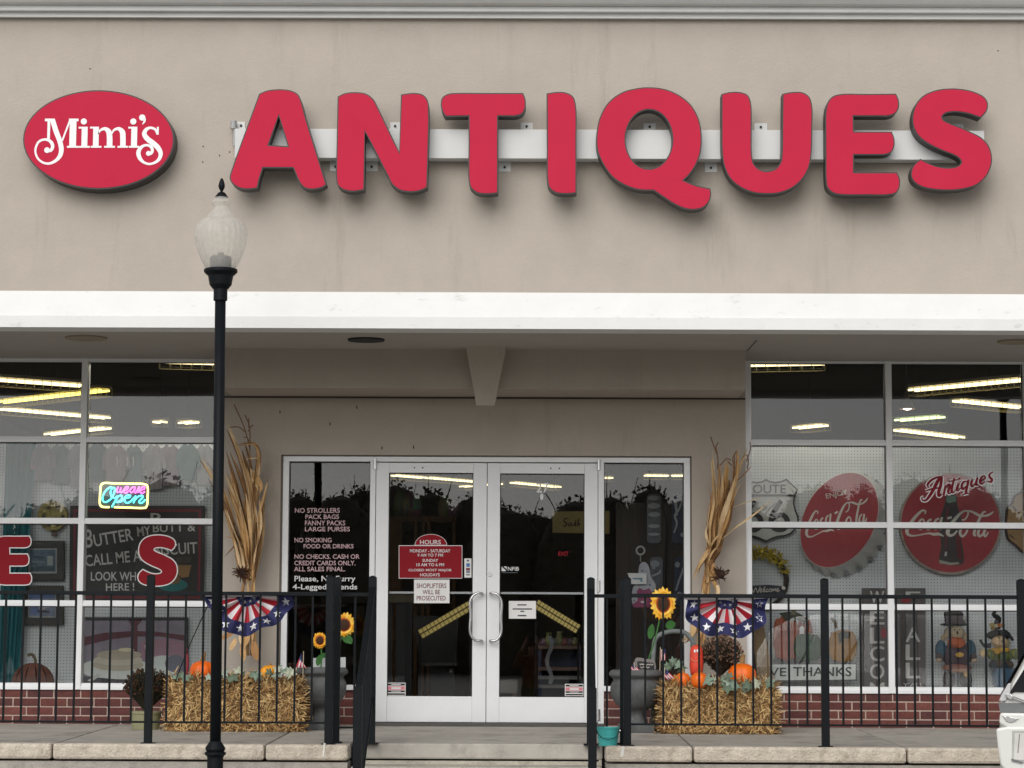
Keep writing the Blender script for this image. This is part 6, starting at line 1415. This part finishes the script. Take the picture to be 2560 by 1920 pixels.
# ------------------------------------------------------------------ corn stalks
corn_ms = [mat('corn_%d' % i, s2l(*c), .75, var=.35, scale=14, stretch=(12, 12, 1)) for i, c in enumerate(((208, 172, 122), (190, 150, 98), (164, 122, 76), (218, 190, 148), (126, 92, 58)))]
def corn(m, s, Y0, leaves, stalks, tassels, husks, root, basep, label):
    t = thing('corn_stalk_bundle', W(*basep, Y0), label, 'corn stalks', 'corn stalk bundles by the door')
    def P3(p, dy): q = m(p[:2]); return W(q[0], q[1], Y0 - dy)
    for st in stalks:
        P = cr([(*P3(p, .02),) for p in st], 5); n = len(P); add('stalk', B().tube(P, [.013 * (1 - .75 * i / (n - 1)) for i in range(n)], 7), random.choice(corn_ms[:4]), t, smooth=True)
    more = []
    for lf in leaves:
        if lf[-1] > 30:
            for r_ in range(5):
                jx, jy = ru(-34, 34), ru(-50, 50); e = ru(.7, 1.08); p0 = lf[0]
                more.append([(p0[0] + (p[0] - p0[0]) * e + jx * (.4 + .6 * i / len(lf)), p0[1] + (p[1] - p0[1]) * e + jy) for i, p in enumerate(lf[:-1])] + [lf[-1] * ru(.22, .8)])
    for lf in leaves + more:
        w = lf[-1]; pts = lf[:-1]; d0 = ru(.0, .07); d1 = ru(-.03, .12); n0 = len(pts)
        P = cr([(*P3(p, d0 + (d1 - d0) * i / (n0 - 1)),) for i, p in enumerate(pts)], 6); N = len(P); b = B(); rows = []
        for i, p in enumerate(P):
            p = Vector(p); a = Vector(P[max(0, i - 1)]); c_ = Vector(P[min(N - 1, i + 1)]); tg = (c_ - a).normalized(); u = i / (N - 1)
            sd = tg.cross(Vector((math.sin(u * 3 + w), -1, .2)).normalized()); hw = 1.6 * w / s * Y0 / F / 2 * max(.06, min(1, u * 5 + .4) * (1 - u) ** .6)
            tw = math.sin(u * 5 + w) * .5; nn = tg.cross(sd); h = (sd * math.cos(tw) + nn * math.sin(tw)) * hw; rows.append((p, h, nn * hw * .35))
        i0 = b._a([v for p, h, f in rows for v in (p - h, p + f, p + h)])
        for i in range(N - 1):
            for q in (0, 1): k_ = i0 + 3 * i + q; b.f.append((k_, k_ + 1, k_ + 4, k_ + 3))
        add('leaf', b, random.choice(corn_ms), t, smooth=True)
    for ta in tassels: add('tassel', B().tube(cr([(*P3(p, .01),) for p in ta], 4), .0045, 5), corn_ms[4], t)
    for hx, hy, l, a in husks:
        p = P3((hx, hy), .08); L = l / s * Y0 / F; d = Vector((math.sin(a), -.25, math.cos(a))); add('husk', B().strip([(p + d * L * u, Vector((math.cos(a), .2, -math.sin(a))) * L * .2 * math.sin(math.pi * min(1, u * .9 + .1)) ** .6) for u in (0, .2, .4, .6, .8, 1)]), random.choice(corn_ms[:4]), t)
    b = B(); rp = P3(root, .07)
    for k in range(46):
        d = Vector((ru(-1, 1), ru(-1, .3), ru(-1, 1))).normalized(); L = ru(.04, .085); b.tube(cr([rp + d * .01, rp + d * L * .6 + Vector((0, 0, ru(-.01, .01))), rp + d * L + Vector((ru(-.02, .02), 0, ru(-.02, .02)))], 2), .0035, 4)
    add('root_ball', b, mat('corn_roots', s2l(74, 48, 36), .9, var=.5, scale=40), t, kind='stuff')
    add('root_clod', B().ell(rp + Vector((0, .01, 0)), (.035, .03, .035), 10, 7), mat('clod', s2l(60, 40, 32), .95), t)
mL = Z(500, 1000, 3.318)
corn(mL, 3.318, 18.72, [[(395, 1450), (390, 1150), (310, 720), (215, 420), 40], [(400, 1400), (350, 1050), (280, 800), (205, 610), 48], [(350, 1480), (290, 1150), (220, 850), (100, 640), (10, 490), 44], [(430, 1100), (390, 750), (320, 480), (225, 245), 46], [(440, 950), (470, 600), (482, 420), (450, 360), (320, 372), 34], [(432, 600), (490, 680), (510, 730), (485, 800), 34],
      [(455, 1480), (500, 1150), (515, 950), (530, 800), (560, 680), 52], [(430, 1450), (440, 1150), (425, 850), (400, 600), (350, 420), 60], [(380, 1500), (330, 1200), (250, 980), (190, 800), 50], [(440, 1500), (470, 1250), (505, 1050), (490, 830), 46], [(420, 1300), (330, 1180), (260, 1240), (200, 1305), 18], [(310, 1150), (260, 1140), (215, 1130), 12], [(400, 1250), (345, 1000), (290, 760), (250, 600), 54],
      [(415, 1500), (410, 1300), (395, 1050), (360, 820), 60], [(345, 1400), (270, 1080), (230, 950), (205, 860), 36], [(430, 1250), (455, 1000), (440, 760), (420, 560), 46], [(400, 1700), (350, 1780), (300, 1900), 60], [(420, 1680), (440, 1800), (450, 1960), 70], [(390, 1720), (370, 1850), (360, 2050), 50], [(440, 1700), (500, 1760), (530, 1850), 30]],
     [[(430, 2120), (432, 1560), (435, 1000), (412, 420)], [(395, 2120), (400, 1500), (360, 1000), (300, 600)], [(460, 2120), (450, 1500), (470, 1100)], [(350, 1600), (375, 1450), (370, 1200)]],
     [[(412, 430), (415, 330), (405, 200), (372, 125)], [(412, 400), (370, 240), (330, 140), (282, 38)], [(380, 270), (320, 225), (240, 228)], [(400, 260), (430, 215), (445, 208)], [(412, 350), (385, 310), (362, 312)], [(405, 230), (405, 150)]],
     [(330, 1950, 120, 2.7), (300, 1980, 110, 3.6), (440, 2000, 170, 2.9), (400, 1900, 150, 3.3), (350, 2030, 140, 3.0), (270, 1930, 110, 4.2)], (350, 1430), (625, 1690), 'dry corn stalk bundle against the wall behind the lamp post')
mR = Z(1480, 1120, 4.148)
corn(mR, 4.148, 18.72, [[(1230, 1100), (1225, 800), (1270, 500), (1245, 110), 62], [(1270, 1000), (1290, 700), (1380, 400), (1385, 160), 78], [(1290, 1050), (1340, 800), (1430, 500), (1550, 160), (1600, 60), 52], [(1330, 900), (1420, 620), (1490, 300), (1505, 20), 46], [(1380, 640), (1500, 600), (1640, 550), (1760, 510), 16], [(1340, 950), (1480, 830), (1680, 690), (1860, 540), 26], [(1220, 1050), (1150, 1150), (1090, 1250), (1055, 1350), 38], [(1230, 1000), (1190, 850), (1215, 700), (1250, 450), 44],
      [(1250, 1150), (1310, 900), (1400, 560), (1430, 330), 64], [(1280, 1100), (1360, 880), (1450, 620), (1480, 400), 56], [(1200, 1400), (1190, 1200), (1240, 1000), (1330, 880), 50], [(1230, 1200), (1260, 1350), (1290, 1500), 62], [(1240, 1180), (1320, 1050), (1360, 900), 48], [(1370, 420), (1500, 340), (1600, 250), (1660, 180), 16], [(1400, 130), (1460, 190), (1500, 220), 14], [(1300, 800), (1350, 560), (1400, 300), (1420, 200), 52], [(1180, 1300), (1150, 1420), (1130, 1500), 24], [(1260, 1000), (1300, 600), (1320, 300), (1330, 180), 40],
      [(1150, 1540), (1080, 1680), (1050, 1850), 60], [(1180, 1560), (1120, 1750), (1090, 1900), 66], [(1130, 1700), (1060, 1900), (1000, 1980), 22], [(1100, 1850), (1000, 1960), (930, 2010), 34], [(1170, 1700), (1130, 1900), (1080, 2080), 40]],
     [[(1110, 2250), (1175, 1500), (1240, 1000), (1310, 400), (1315, 160)], [(1080, 2250), (1150, 1500), (1210, 1100)], [(1140, 2250), (1210, 1450), (1330, 700), (1420, 330)], [(1160, 1500), (1180, 1250), (1230, 900)]],
     [[(1300, 220), (1305, 100), (1260, -30), (1230, -120)], [(1300, 60), (1285, -10), (1310, -60)], [(1330, 180), (1400, 110), (1440, 130)], [(1480, 200), (1460, 110), (1500, 30)], [(1600, 140), (1640, 20), (1640, -60)], [(1560, 110), (1600, 70), (1620, 120), (1610, 220)]],
     [(1260, 1200, 110, 3.2), (1300, 1420, 120, 3.1), (1060, 1800, 160, 3.3)], (1335, 1310), (1745, 1690), 'dry corn stalk bundle against the wall beside the sidelight')

# ------------------------------------------------------------------ potted chrysanthemums
mum_ms = [mat('mum_%d' % i, s2l(*c), .9, var=.4, scale=40) for i, c in enumerate(((96, 66, 44), (64, 46, 34), (52, 50, 34), (40, 36, 26)))]
mum_ps = [mat('mump_%d' % i, s2l(*c), .9, var=.3, scale=40) for i, c in enumerate(((164, 130, 108), (124, 98, 78), (70, 58, 44), (44, 40, 30)))]
def mum(px, py, rx, ry, Y, ms, pot, label, nh):
    k = Y / F; c = W(px, py, Y); zb = pot['z']; t = thing('potted_chrysanthemum', (c.x, Y, zb), label, 'potted plant', 'potted chrysanthemums')
    X0 = WX(pot['px'], py, Y)
    pr = [(pot['r0'] * k, zb), (pot['r1'] * k, zb + pot['h'] * .86), (pot['r1'] * k * 1.06, zb + pot['h'] * .87), (pot['r1'] * k * 1.06, zb + pot['h']), (pot['r1'] * k * .9, zb + pot['h'])]
    add('pot', B().lathe(pr, X0, Y, 28), pot['m'], t, smooth='auto')
    b = B(); root = Vector((X0, Y, zb + pot['h'] * .9)); hs = [B(), B()]; lv = [B(), B()]
    for i in range(nh):
        a, z = ru(0, 2 * math.pi), ru(-.45, 1); s_ = math.sqrt(1 - z * z) if abs(z) < 1 else 0; q = ru(.82, 1.04)
        p = c + Vector((s_ * math.cos(a) * rx * k * q, s_ * math.sin(a) * rx * k * q * .8, z * ry * k * q))
        b.tube([root, root.lerp(p, .5) + Vector((0, 0, .01)), p], .0022, 3, caps=False)
        hh = random.choice(hs); r = ru(.008, .015); n = (p - c).normalized()
        for j in range(7):
            d = (n + Vector((ru(-1, 1), ru(-1, 1), ru(-1, 1))) * .9).normalized(); sd = d.cross(Vector((ru(-1, 1), ru(-1, 1), ru(-1, 1)))).normalized() * r * .35
            hh.strip([(p, sd * .6), (p + d * r * .6, sd), (p + d * r * 1.2, sd * .3)])
    for i in range(nh * 4):
        a, z = ru(0, 2 * math.pi), ru(-1, .9); s_ = math.sqrt(max(0, 1 - z * z)); q = ru(.25, .95) ; p = c + Vector((s_ * math.cos(a) * rx * k * q, s_ * math.sin(a) * rx * k * q * .8, z * ry * k * q))
        d = Vector((ru(-1, 1), ru(-1, 1), ru(-1, 1))).normalized(); sd = d.cross(Vector((ru(-1, 1), ru(-1, 1), 1))).normalized() * .006; random.choice(lv).strip([(p, sd * .3), (p + d * .012, sd), (p + d * .026, sd * .2)])
    add('stems', b, ms[2], t, kind='stuff')
    for q, m in zip(hs, ms[:2]): add('dry_flower_heads', q, m, t, kind='stuff')
    for q, m in zip(lv, ms[2:]): add('dry_leaves', q, m, t, kind='stuff')
mum(370, 1714, 58, 42, 18.25, mum_ms, dict(px=366, r0=34, r1=38, h=.135, z=zw(18.25), m=mat('olive_pot', s2l(140, 138, 106), .6, var=.08)), 'dried brown chrysanthemum in an olive pot left of the hay bale'.replace('left of', 'beside'), 420)
mum(1803, 1634, 52, 45, 18.2, mum_ps, dict(px=1800, r0=26, r1=32, h=.09, z=RBz - .02, m=mat('maroon_pot', s2l(58, 18, 22), .5)), 'dried chrysanthemum with pale seed heads on the bale behind the pumpkins', 420)

# ------------------------------------------------------------------ teal bucket
Yb_ = 16.5; kb = Yb_ / F; xb = WX(1520, 1850, Yb_); zb_ = zw(Yb_) - .003
t = thing('teal_bucket', (xb, Yb_, zb_), 'small teal metal bucket on the walkway edge between railing posts', 'bucket')
zz = lambda y: zb_ + (1859.5 - y) * kb
tm = mat('teal_enamel', s2l(66, 168, 166), .4, var=.1, scale=8)
add('pail_body', B().lathe([(21 * kb, zz(1859.5)), (22.5 * kb, zz(1858)), (27, 0)][:2] + [(r * kb, zz(y)) for r, y in ((25.2, 1839), (26.4, 1838), (26.4, 1835), (25.6, 1834), (28, 1817), (29.6, 1816), (29.6, 1813.5), (28, 1813), (27, 1817), (21.5, 1856), (.5, 1857))], xb, Yb_, 32, cap=True), tm, t, smooth='auto')
add('wire_handle', B().tube([(xb - 28 * kb, Yb_ - .01, zz(1819))] + [(xb + 28 * kb * math.cos(a), Yb_ - .028 * 3 * math.sin(a) - .0, zz(1819) - .062 * math.sin(a)) for a in [math.pi * (1 - i / 14) for i in range(15)]], .0022, 5), black_metal, t)
for sx in (-1, 1): add('handle_ear', B().tube([(xb + sx * 28.5 * kb, Yb_, zz(1822)), (xb + sx * 30.5 * kb, Yb_, zz(1822))], .008, 8), chrome, t)

# ------------------------------------------------------------------ shepherd's hook and stakes by the left bale
t = thing('flag_pole', W(440, 1700, 17.9), 'thin dark pole leaning from the hay bale to the railing bunting', 'pole')
add('rod', B().tube([W(438, 1705, 17.95), W(475, 1610, 17.5), W(522, 1508, 16.6)], .004, 5), black_metal, t)
add('furled_flag', B().tube(cr([W(466, 1622, 17.9), W(468, 1650, 17.92), W(467, 1690, 17.95)], 3), [.006, .009, .012, .014, .014, .012, .008], 7), pm(140, 50, 62), t)
# ------------------------------------------------------------------ white van parked at an angle in front of the walkway
Yv = 12.0; kv = Yv / F; TH = math.radians(16)
van_o = Vector((WX(2493, 1760, Yv), Yv, GZ))
car_w = mat('van_paint', (.72, .72, .68), .3, var=.02, coat=.5); car_gl = mat('van_glass', (.012, .013, .015), .08, spec=.8); car_gr = mat('van_grey', (.16, .165, .17), .35); chr_ = MATS['brushed_steel']; tyre_m = mat('tyre', (.015, .015, .015), .9)
van = thing('parked_van', van_o, 'white van with dark rear window, winged badge and number plate recess, parked by the railing', 'van')
def loc(b):                                            # local x right, y forward, z up from the rear left corner on the ground
    c_, s_ = math.cos(TH), math.sin(TH)
    b.v = [(van_o.x + v[0] * c_ + v[1] * s_, van_o.y - v[0] * s_ + v[1] * c_, van_o.z + v[2]) for v in b.v]; return b
zp = lambda y: CAMZ - (y - VY) * kv - GZ               # photo row -> height above the ground at the tail
WV = 1.86
def section(y, inset, zb, zt, tb, tt, rw):
    """closed ring: lower body, belt, greenhouse"""
    L = [(inset + .06, zb), (inset + .012, zb + .12), (inset, .62), (inset, zp(1812)), (inset + .004, zp(1795)), (inset + .012, tb), (rw, tt - .05), (rw + .10, tt)]
    return [(x, y, z) for x, z in L] + [(WV - x, y, z) for x, z in L[::-1]]
rings = [section(0.0, .05, .34, 0, zp(1745), 1.30, .10), section(.02, .015, .30, 0, zp(1745), 1.55, .22), section(.10, .0, .26, 0, zp(1742), 1.76, .25), section(.5, -.02, .22, 0, zp(1742), 1.84, .25), section(1.6, -.03, .22, 0, zp(1742), 1.86, .24), section(2.7, -.03, .22, 0, zp(1742), 1.82, .25), section(3.35, -.02, .22, 0, zp(1745), 1.34, .16), section(4.2, .02, .26, 0, 1.05, 1.12, .2), section(4.45, .12, .32, 0, .9, .95, .3)]
rings[0] = [(p[0], p[1], p[2]) for p in section(0.0, .03, .34, 0, zp(1745), 1.56, .24)]
b = B(); n = len(rings[0]); idx = [b._a(r) for r in rings]
for i in range(len(idx) - 1):
    for k in range(n): q = (k + 1) % n; b.f.append((idx[i] + k, idx[i] + q, idx[i + 1] + q, idx[i + 1] + k))
b.f.append(tuple(idx[0] + k for k in range(n))[::-1]); b.f.append(tuple(idx[-1] + k for k in range(n)))
add('body_shell', loc(b), car_w, van, smooth='auto', bevel=.012)
def vp(px, py, y=-.004): return ((px - 2493) * kv, y, zp(py))
def panel(name, pts, m, y0=-.012, y1=.03, bev=.0):
    P = [((p[0] - 2493) * kv, zp(p[1])) for p in pts]; return add(name, loc(B().prism(P, y0, y1)), m, van, bevel=bev)
FR = 2493 + WV / kv                                     # far side mirrored
mir = lambda pts: [(FR - (p[0] - 2493), p[1]) for p in pts][::-1]
panel('rear_window', [(2525, 1722), (2580, 1634), (FR - 87, 1634), (FR - 32, 1722)], car_gl, -.01, .05)
panel('tailgate_band', [(2497, 1749), (2500, 1772), (FR - 7, 1772), (FR - 4, 1749)], car_gr, -.012, .04)
panel('badge_panel', [(2500, 1773), (2497, 1800), (2520, 1810), (FR - 27, 1810), (FR - 4, 1800), (FR - 7, 1773)], car_w, -.022, .03, .012)
panel('bumper', [(2490, 1812), (2494, 1860), (2500, 1900), (2520, 1925), (FR - 27, 1925), (FR - 4, 1860), (FR - 0, 1812), (FR - 30, 1806), (2520, 1806)], car_w, -.035, .05, .03)
panel('plate_recess', [(2530, 1816), (2528, 1893), (2562, 1895), (2580, 1895), (2580, 1816)], mat('recess_grey', (.42, .42, .40), .5), -.038, -.03)
panel('number_plate', [(2536, 1822), (2533, 1886), (2576, 1889), (2576, 1822)], mat('plate_white', (.62, .60, .57), .5), -.041, -.0385)
panel('plate_rib', [(2547, 1824), (2542, 1870), (2544, 1870), (2549, 1824)], car_gr, -.043, -.0415)
panel('plate_foot', [(2527, 1884), (2527, 1889), (2552, 1896), (2556, 1892)], car_gr, -.044, -.0415)
wing = [(2505, 1777), (2515, 1783), (2521, 1779), (2527, 1784), (2546, 1786), (2538, 1793), (2526, 1797), (2515, 1793)]
panel('winged_badge', wing, chr_, -.03, -.0222, .002)
panel('wiper_base', [(2513, 1727), (2517, 1736), (2530, 1742), (2534, 1733), (2526, 1725)], chr_, -.03, -.008, .004)
add('wiper_arm', loc(B().tube([vp(2528, 1734, -.02), vp(2560, 1746, -.022), vp(2700, 1752, -.02)], .007, 6)), chr_, van)
for pts in ([(2498, 1744), (2504, 1730), (2520, 1702), (2527, 1700), (2526, 1722), (2514, 1745)],): 
    for q in (pts, mir(pts)): panel('tail_lamp', q, mat('tail_lamp_clear', (.55, .55, .55), .2, coat=.6), -.008, .04, .003)
for sx in (-.036, WV + .036 - .02):
    for y0, y1 in ((.5, 1.5), (1.56, 2.6)):
        s0 = 0.02 if sx < 0 else 0
        b = B(); x = -.032 if sx < 0 else WV + .032
        b.quad((x + (.0 if sx < 0 else 0), y0, zp(1736)), (x, y1, zp(1736)), (x + (.22 if sx < 0 else -.22), y1, 1.70), (x + (.22 if sx < 0 else -.22), y0, 1.70)); add('side_window', loc(b), car_gl, van)
for x in (.02, WV - .24):
    for y in (.95, 3.65):
        wb = B(); wb.tube([(x, y, .34), (x + .22, y, .34)], .34, 28); w_ = add('wheel', loc(wb), tyre_m, van, bevel=.02)
        rb = B(); rb.tube([(x - .006 if x < 1 else x + .2, y, .34), (x + .02 if x < 1 else x + .226, y, .34)], .2, 20); add('rim', loc(rb), chr_, w_)

# ------------------------------------------------------------------ far trees across the lot (mirrored in the glass)
b = B(); bt = B(); bc = B()
for i in range(64):
    x = -50 + i * 1.58 + ru(-.6, .6); y = -70 + ru(-4, 4); h = 8.5 + .35 * math.sin(i * .35) + .3 * math.sin(i * .9 + 1) + ru(-.35, .45); rx_ = ru(1.5, 2.3)
    bt.tube([(x, y, GZ), (x + ru(-.2, .2), y, GZ + h * .5), (x + ru(-.3, .3), y, GZ + h * .95)], [.2, .14, .03], 6)
    for k in range(4):
        a = ru(0, 6.28); bt.tube([(x, y, GZ + h * ru(.5, .7)), (x + math.cos(a) * rx_ * .8, y + math.sin(a) * rx_ * .5, GZ + h * ru(.8, 1.03))], [.05, .012], 4)
    bc.ell((x, y, GZ + h * .42), (rx_, rx_, h * .5), 14, 9)
    for k in range(800):
        a, z = ru(0, 6.28), ru(-.2, 1); s_ = math.sqrt(1 - z * z); q = ru(.95, 1.065)
        c0 = Vector((x + s_ * math.cos(a) * rx_ * q, y + s_ * math.sin(a) * rx_ * q, GZ + h * .42 + z * h * .5 * q)); d = Vector((ru(-1, 1), ru(-1, 1), ru(-1, 1))).normalized(); sd = d.cross(Vector((ru(-1, 1), ru(-1, 1), ru(-1, 1)))).normalized() * ru(.04, .08)
        b.strip([(c0, sd * .4), (c0 + d * .09, sd), (c0 + d * .18, sd * .3)])
tw = thing('distant_trees', (0, -70, GZ), 'dark line of autumn trees across the lot, mirrored in the shop glass', 'trees', None, None, 'stuff')
add('tree_foliage', b, mat('far_foliage', (.15, .135, .10), .9, var=.4, scale=.6), tw, kind='stuff'); add('tree_trunks', bt, mat('far_bark', (.05, .042, .035), .95), tw, kind='stuff'); add('tree_masses', bc, mat('far_foliage_dense', (.15, .138, .11), .95), tw, kind='stuff')

# ------------------------------------------------------------------ the person taking the picture (mirrored in the door)
per = thing('person', (0.0, -.36, GZ), 'person in brown plaid jacket holding up a phone, mirrored in the door glass', 'person')
def skin(name, V, E, Rr, m, parent, lvl=2, root=0):
    me = bpy.data.meshes.new(name); me.from_pydata([Vector(v) - Vector((0, -.36, GZ)) for v in V], E, []); me.materials.append(m)
    o = bpy.data.objects.new(name, me); col.objects.link(o); o.location = (0, -.36, GZ); WLOC[o.name] = Vector((0, -.36, GZ)); put(o, parent)
    md = o.modifiers.new('skin', 'SKIN'); md.use_smooth_shade = True
    for i, r in enumerate(Rr):
        sv = me.skin_vertices[0].data[i]; sv.radius = (r, r) if not isinstance(r, tuple) else r; sv.use_root = (i == root)
    sb = o.modifiers.new('sub', 'SUBSURF'); sb.levels = lvl; sb.render_levels = lvl
    return o
g0 = GZ
V = [(0, -.36, g0 + .86), (0, -.36, g0 + 1.05), (0, -.37, g0 + 1.24), (0, -.37, g0 + 1.34), (0, -.34, g0 + 1.42), (0, -.33, g0 + 1.50)]
E = [(0, 1), (1, 2), (2, 3), (3, 4), (4, 5)]; Rr = [(.15, .10), (.13, .09), (.15, .09), .055, (.072, .085), (.068, .085)]
for sx in (-1, 1):
    i = len(V); V += [(sx * .10, -.36, g0 + .80), (sx * .105, -.35, g0 + .45), (sx * .11, -.37, g0 + .08), (sx * .12, -.28, g0 + .035)]; E += [(0, i), (i, i + 1), (i + 1, i + 2), (i + 2, i + 3)]; Rr += [.085, .058, .042, .035]
    i = len(V); V += [(sx * .17, -.36, g0 + 1.28), (sx * .27, -.24, g0 + 1.14), (sx * .13, -.06, g0 + 1.50), (sx * .095, -.035, g0 + 1.56)]; E += [(2, i), (i, i + 1), (i + 1, i + 2), (i + 2, i + 3)]; Rr += [.055, .042, .028, (.030, .018)]
    h = i + 3
    for f, (dz, ln) in enumerate(((.055, .045), (.035, .052), (.012, .05), (-.01, .042))):
        j = len(V); V += [(sx * (.09), -.022, g0 + 1.57 + dz * .8), (sx * .075, .0 - .012, g0 + 1.575 + dz), (sx * (.075 - ln * .4), -.008, g0 + 1.58 + dz)]; E += [(h, j), (j, j + 1), (j + 1, j + 2)]; Rr += [.009, .008, .007]
    j = len(V); V += [(sx * .075, -.05, g0 + 1.545), (sx * .05, -.045, g0 + 1.535)]; E += [(h, j), (j, j + 1)]; Rr += [.011, .009]
sk = mat('skin_tone', s2l(196, 150, 128), .6, var=.05)
skin('body', V, E, Rr, sk, per)
# clothing follows the body
JV = [(0, -.36, g0 + .72), (0, -.36, g0 + .95), (0, -.36, g0 + 1.12), (0, -.37, g0 + 1.27), (0, -.365, g0 + 1.32)]; JE = [(0, 1), (1, 2), (2, 3), (3, 4)]; JR = [(.19, .14), (.175, .125), (.165, .115), (.165, .105), .075]
for sx in (-1, 1):
    i = len(JV); JV += [(sx * .18, -.36, g0 + 1.27), (sx * .275, -.24, g0 + 1.14), (sx * .16, -.09, g0 + 1.43)]; JE += [(3, i), (i, i + 1), (i + 1, i + 2)]; JR += [.072, .062, .046]
def plaid():
    m = mat('plaid_jacket', s2l(160, 100, 52), .9, var=.15, scale=12); n = m.node_tree; L = n.links; b = n.nodes['Principled BSDF']; prev = b.inputs['Base Color'].links[0].from_socket
    tc = n.nodes.new('ShaderNodeTexCoord')
    for ax, c3 in (('X', (40, 30, 26)), ('Z', (52, 36, 28))):
        wv = n.nodes.new('ShaderNodeTexWave'); wv.wave_type = 'BANDS'; wv.bands_direction = ax; wv.inputs['Scale'].default_value = 5; L.new(tc.outputs['Object'], wv.inputs[0])
        mx = n.nodes.new('ShaderNodeMix'); mx.data_type = 'RGBA'; gt = n.nodes.new('ShaderNodeMath'); gt.operation = 'MULTIPLY'; gt.inputs[1].default_value = .7; L.new(wv.outputs['Fac'], gt.inputs[0]); L.new(gt.outputs[0], mx.inputs[0]); L.new(prev, mx.inputs[6]); mx.inputs[7].default_value = s2l(*c3) + (1,); prev = mx.outputs[2]
    L.new(prev, b.inputs['Base Color']); return m
skin('jacket', JV, JE, JR, plaid(), per)
TV = [(0, -.36, g0 + .84)]; TE = []; TR = [(.16, .115)]
for sx in (-1, 1):
    i = len(TV); TV += [(sx * .10, -.36, g0 + .76), (sx * .105, -.35, g0 + .45), (sx * .11, -.37, g0 + .09)]; TE += [(0, i), (i, i + 1), (i + 1, i + 2)]; TR += [.095, .072, .062]
skin('trousers', TV, TE, TR, mat('dark_trousers', (.02, .022, .03), .9), per)
for sx in (-1, 1): add('shoe', B().ell((sx * .115, -.31, g0 + .045), (.048, .125, .048), 14, 8), mat('shoe_dark', (.02, .02, .02), .6), per, smooth=True)
hair_m = mat('brown_hair', s2l(74, 50, 36), .7, var=.3, scale=40)
b = B(); b.ell((0, -.36, g0 + 1.515), (.092, .10, .085), 18, 10); b.ell((-.085, -.37, g0 + 1.40), (.035, .05, .11), 12, 8); b.ell((.085, -.37, g0 + 1.40), (.035, .05, .11), 12, 8); add('hair', b, hair_m, per, smooth=True)
for sx in (-1, 1):
    add('eye', B().ell((sx * .028, -.251, g0 + 1.462), (.011, .006, .006), 10, 6), mat('eye_dark', (.05, .035, .03), .3), per); add('ear', B().ell((sx * .078, -.335, g0 + 1.455), (.010, .022, .03), 10, 6), sk, per)
add('nose', B().ell((0, -.238, g0 + 1.437), (.011, .016, .02), 10, 6), sk, per, smooth=True); add('mouth', B().ell((0, -.252, g0 + 1.40), (.022, .006, .006), 10, 6), mat('lips', s2l(150, 80, 78), .5), per)
ph = thing('mobile_phone', (0, -.025, CAMZ - .05), 'dark mobile phone held up by the person mirrored in the door', 'phone')
add('phone_body', B().box(-.078, .078, -.032, -.024, CAMZ - .037, CAMZ + .037), mat('phone_case', (.03, .028, .04), .4), ph, bevel=.003)
add('camera_bump', B().box(-.02, .06, -.024, -.021, CAMZ + .008, CAMZ + .028), mat('phone_lens', (.01, .01, .012), .2), ph)
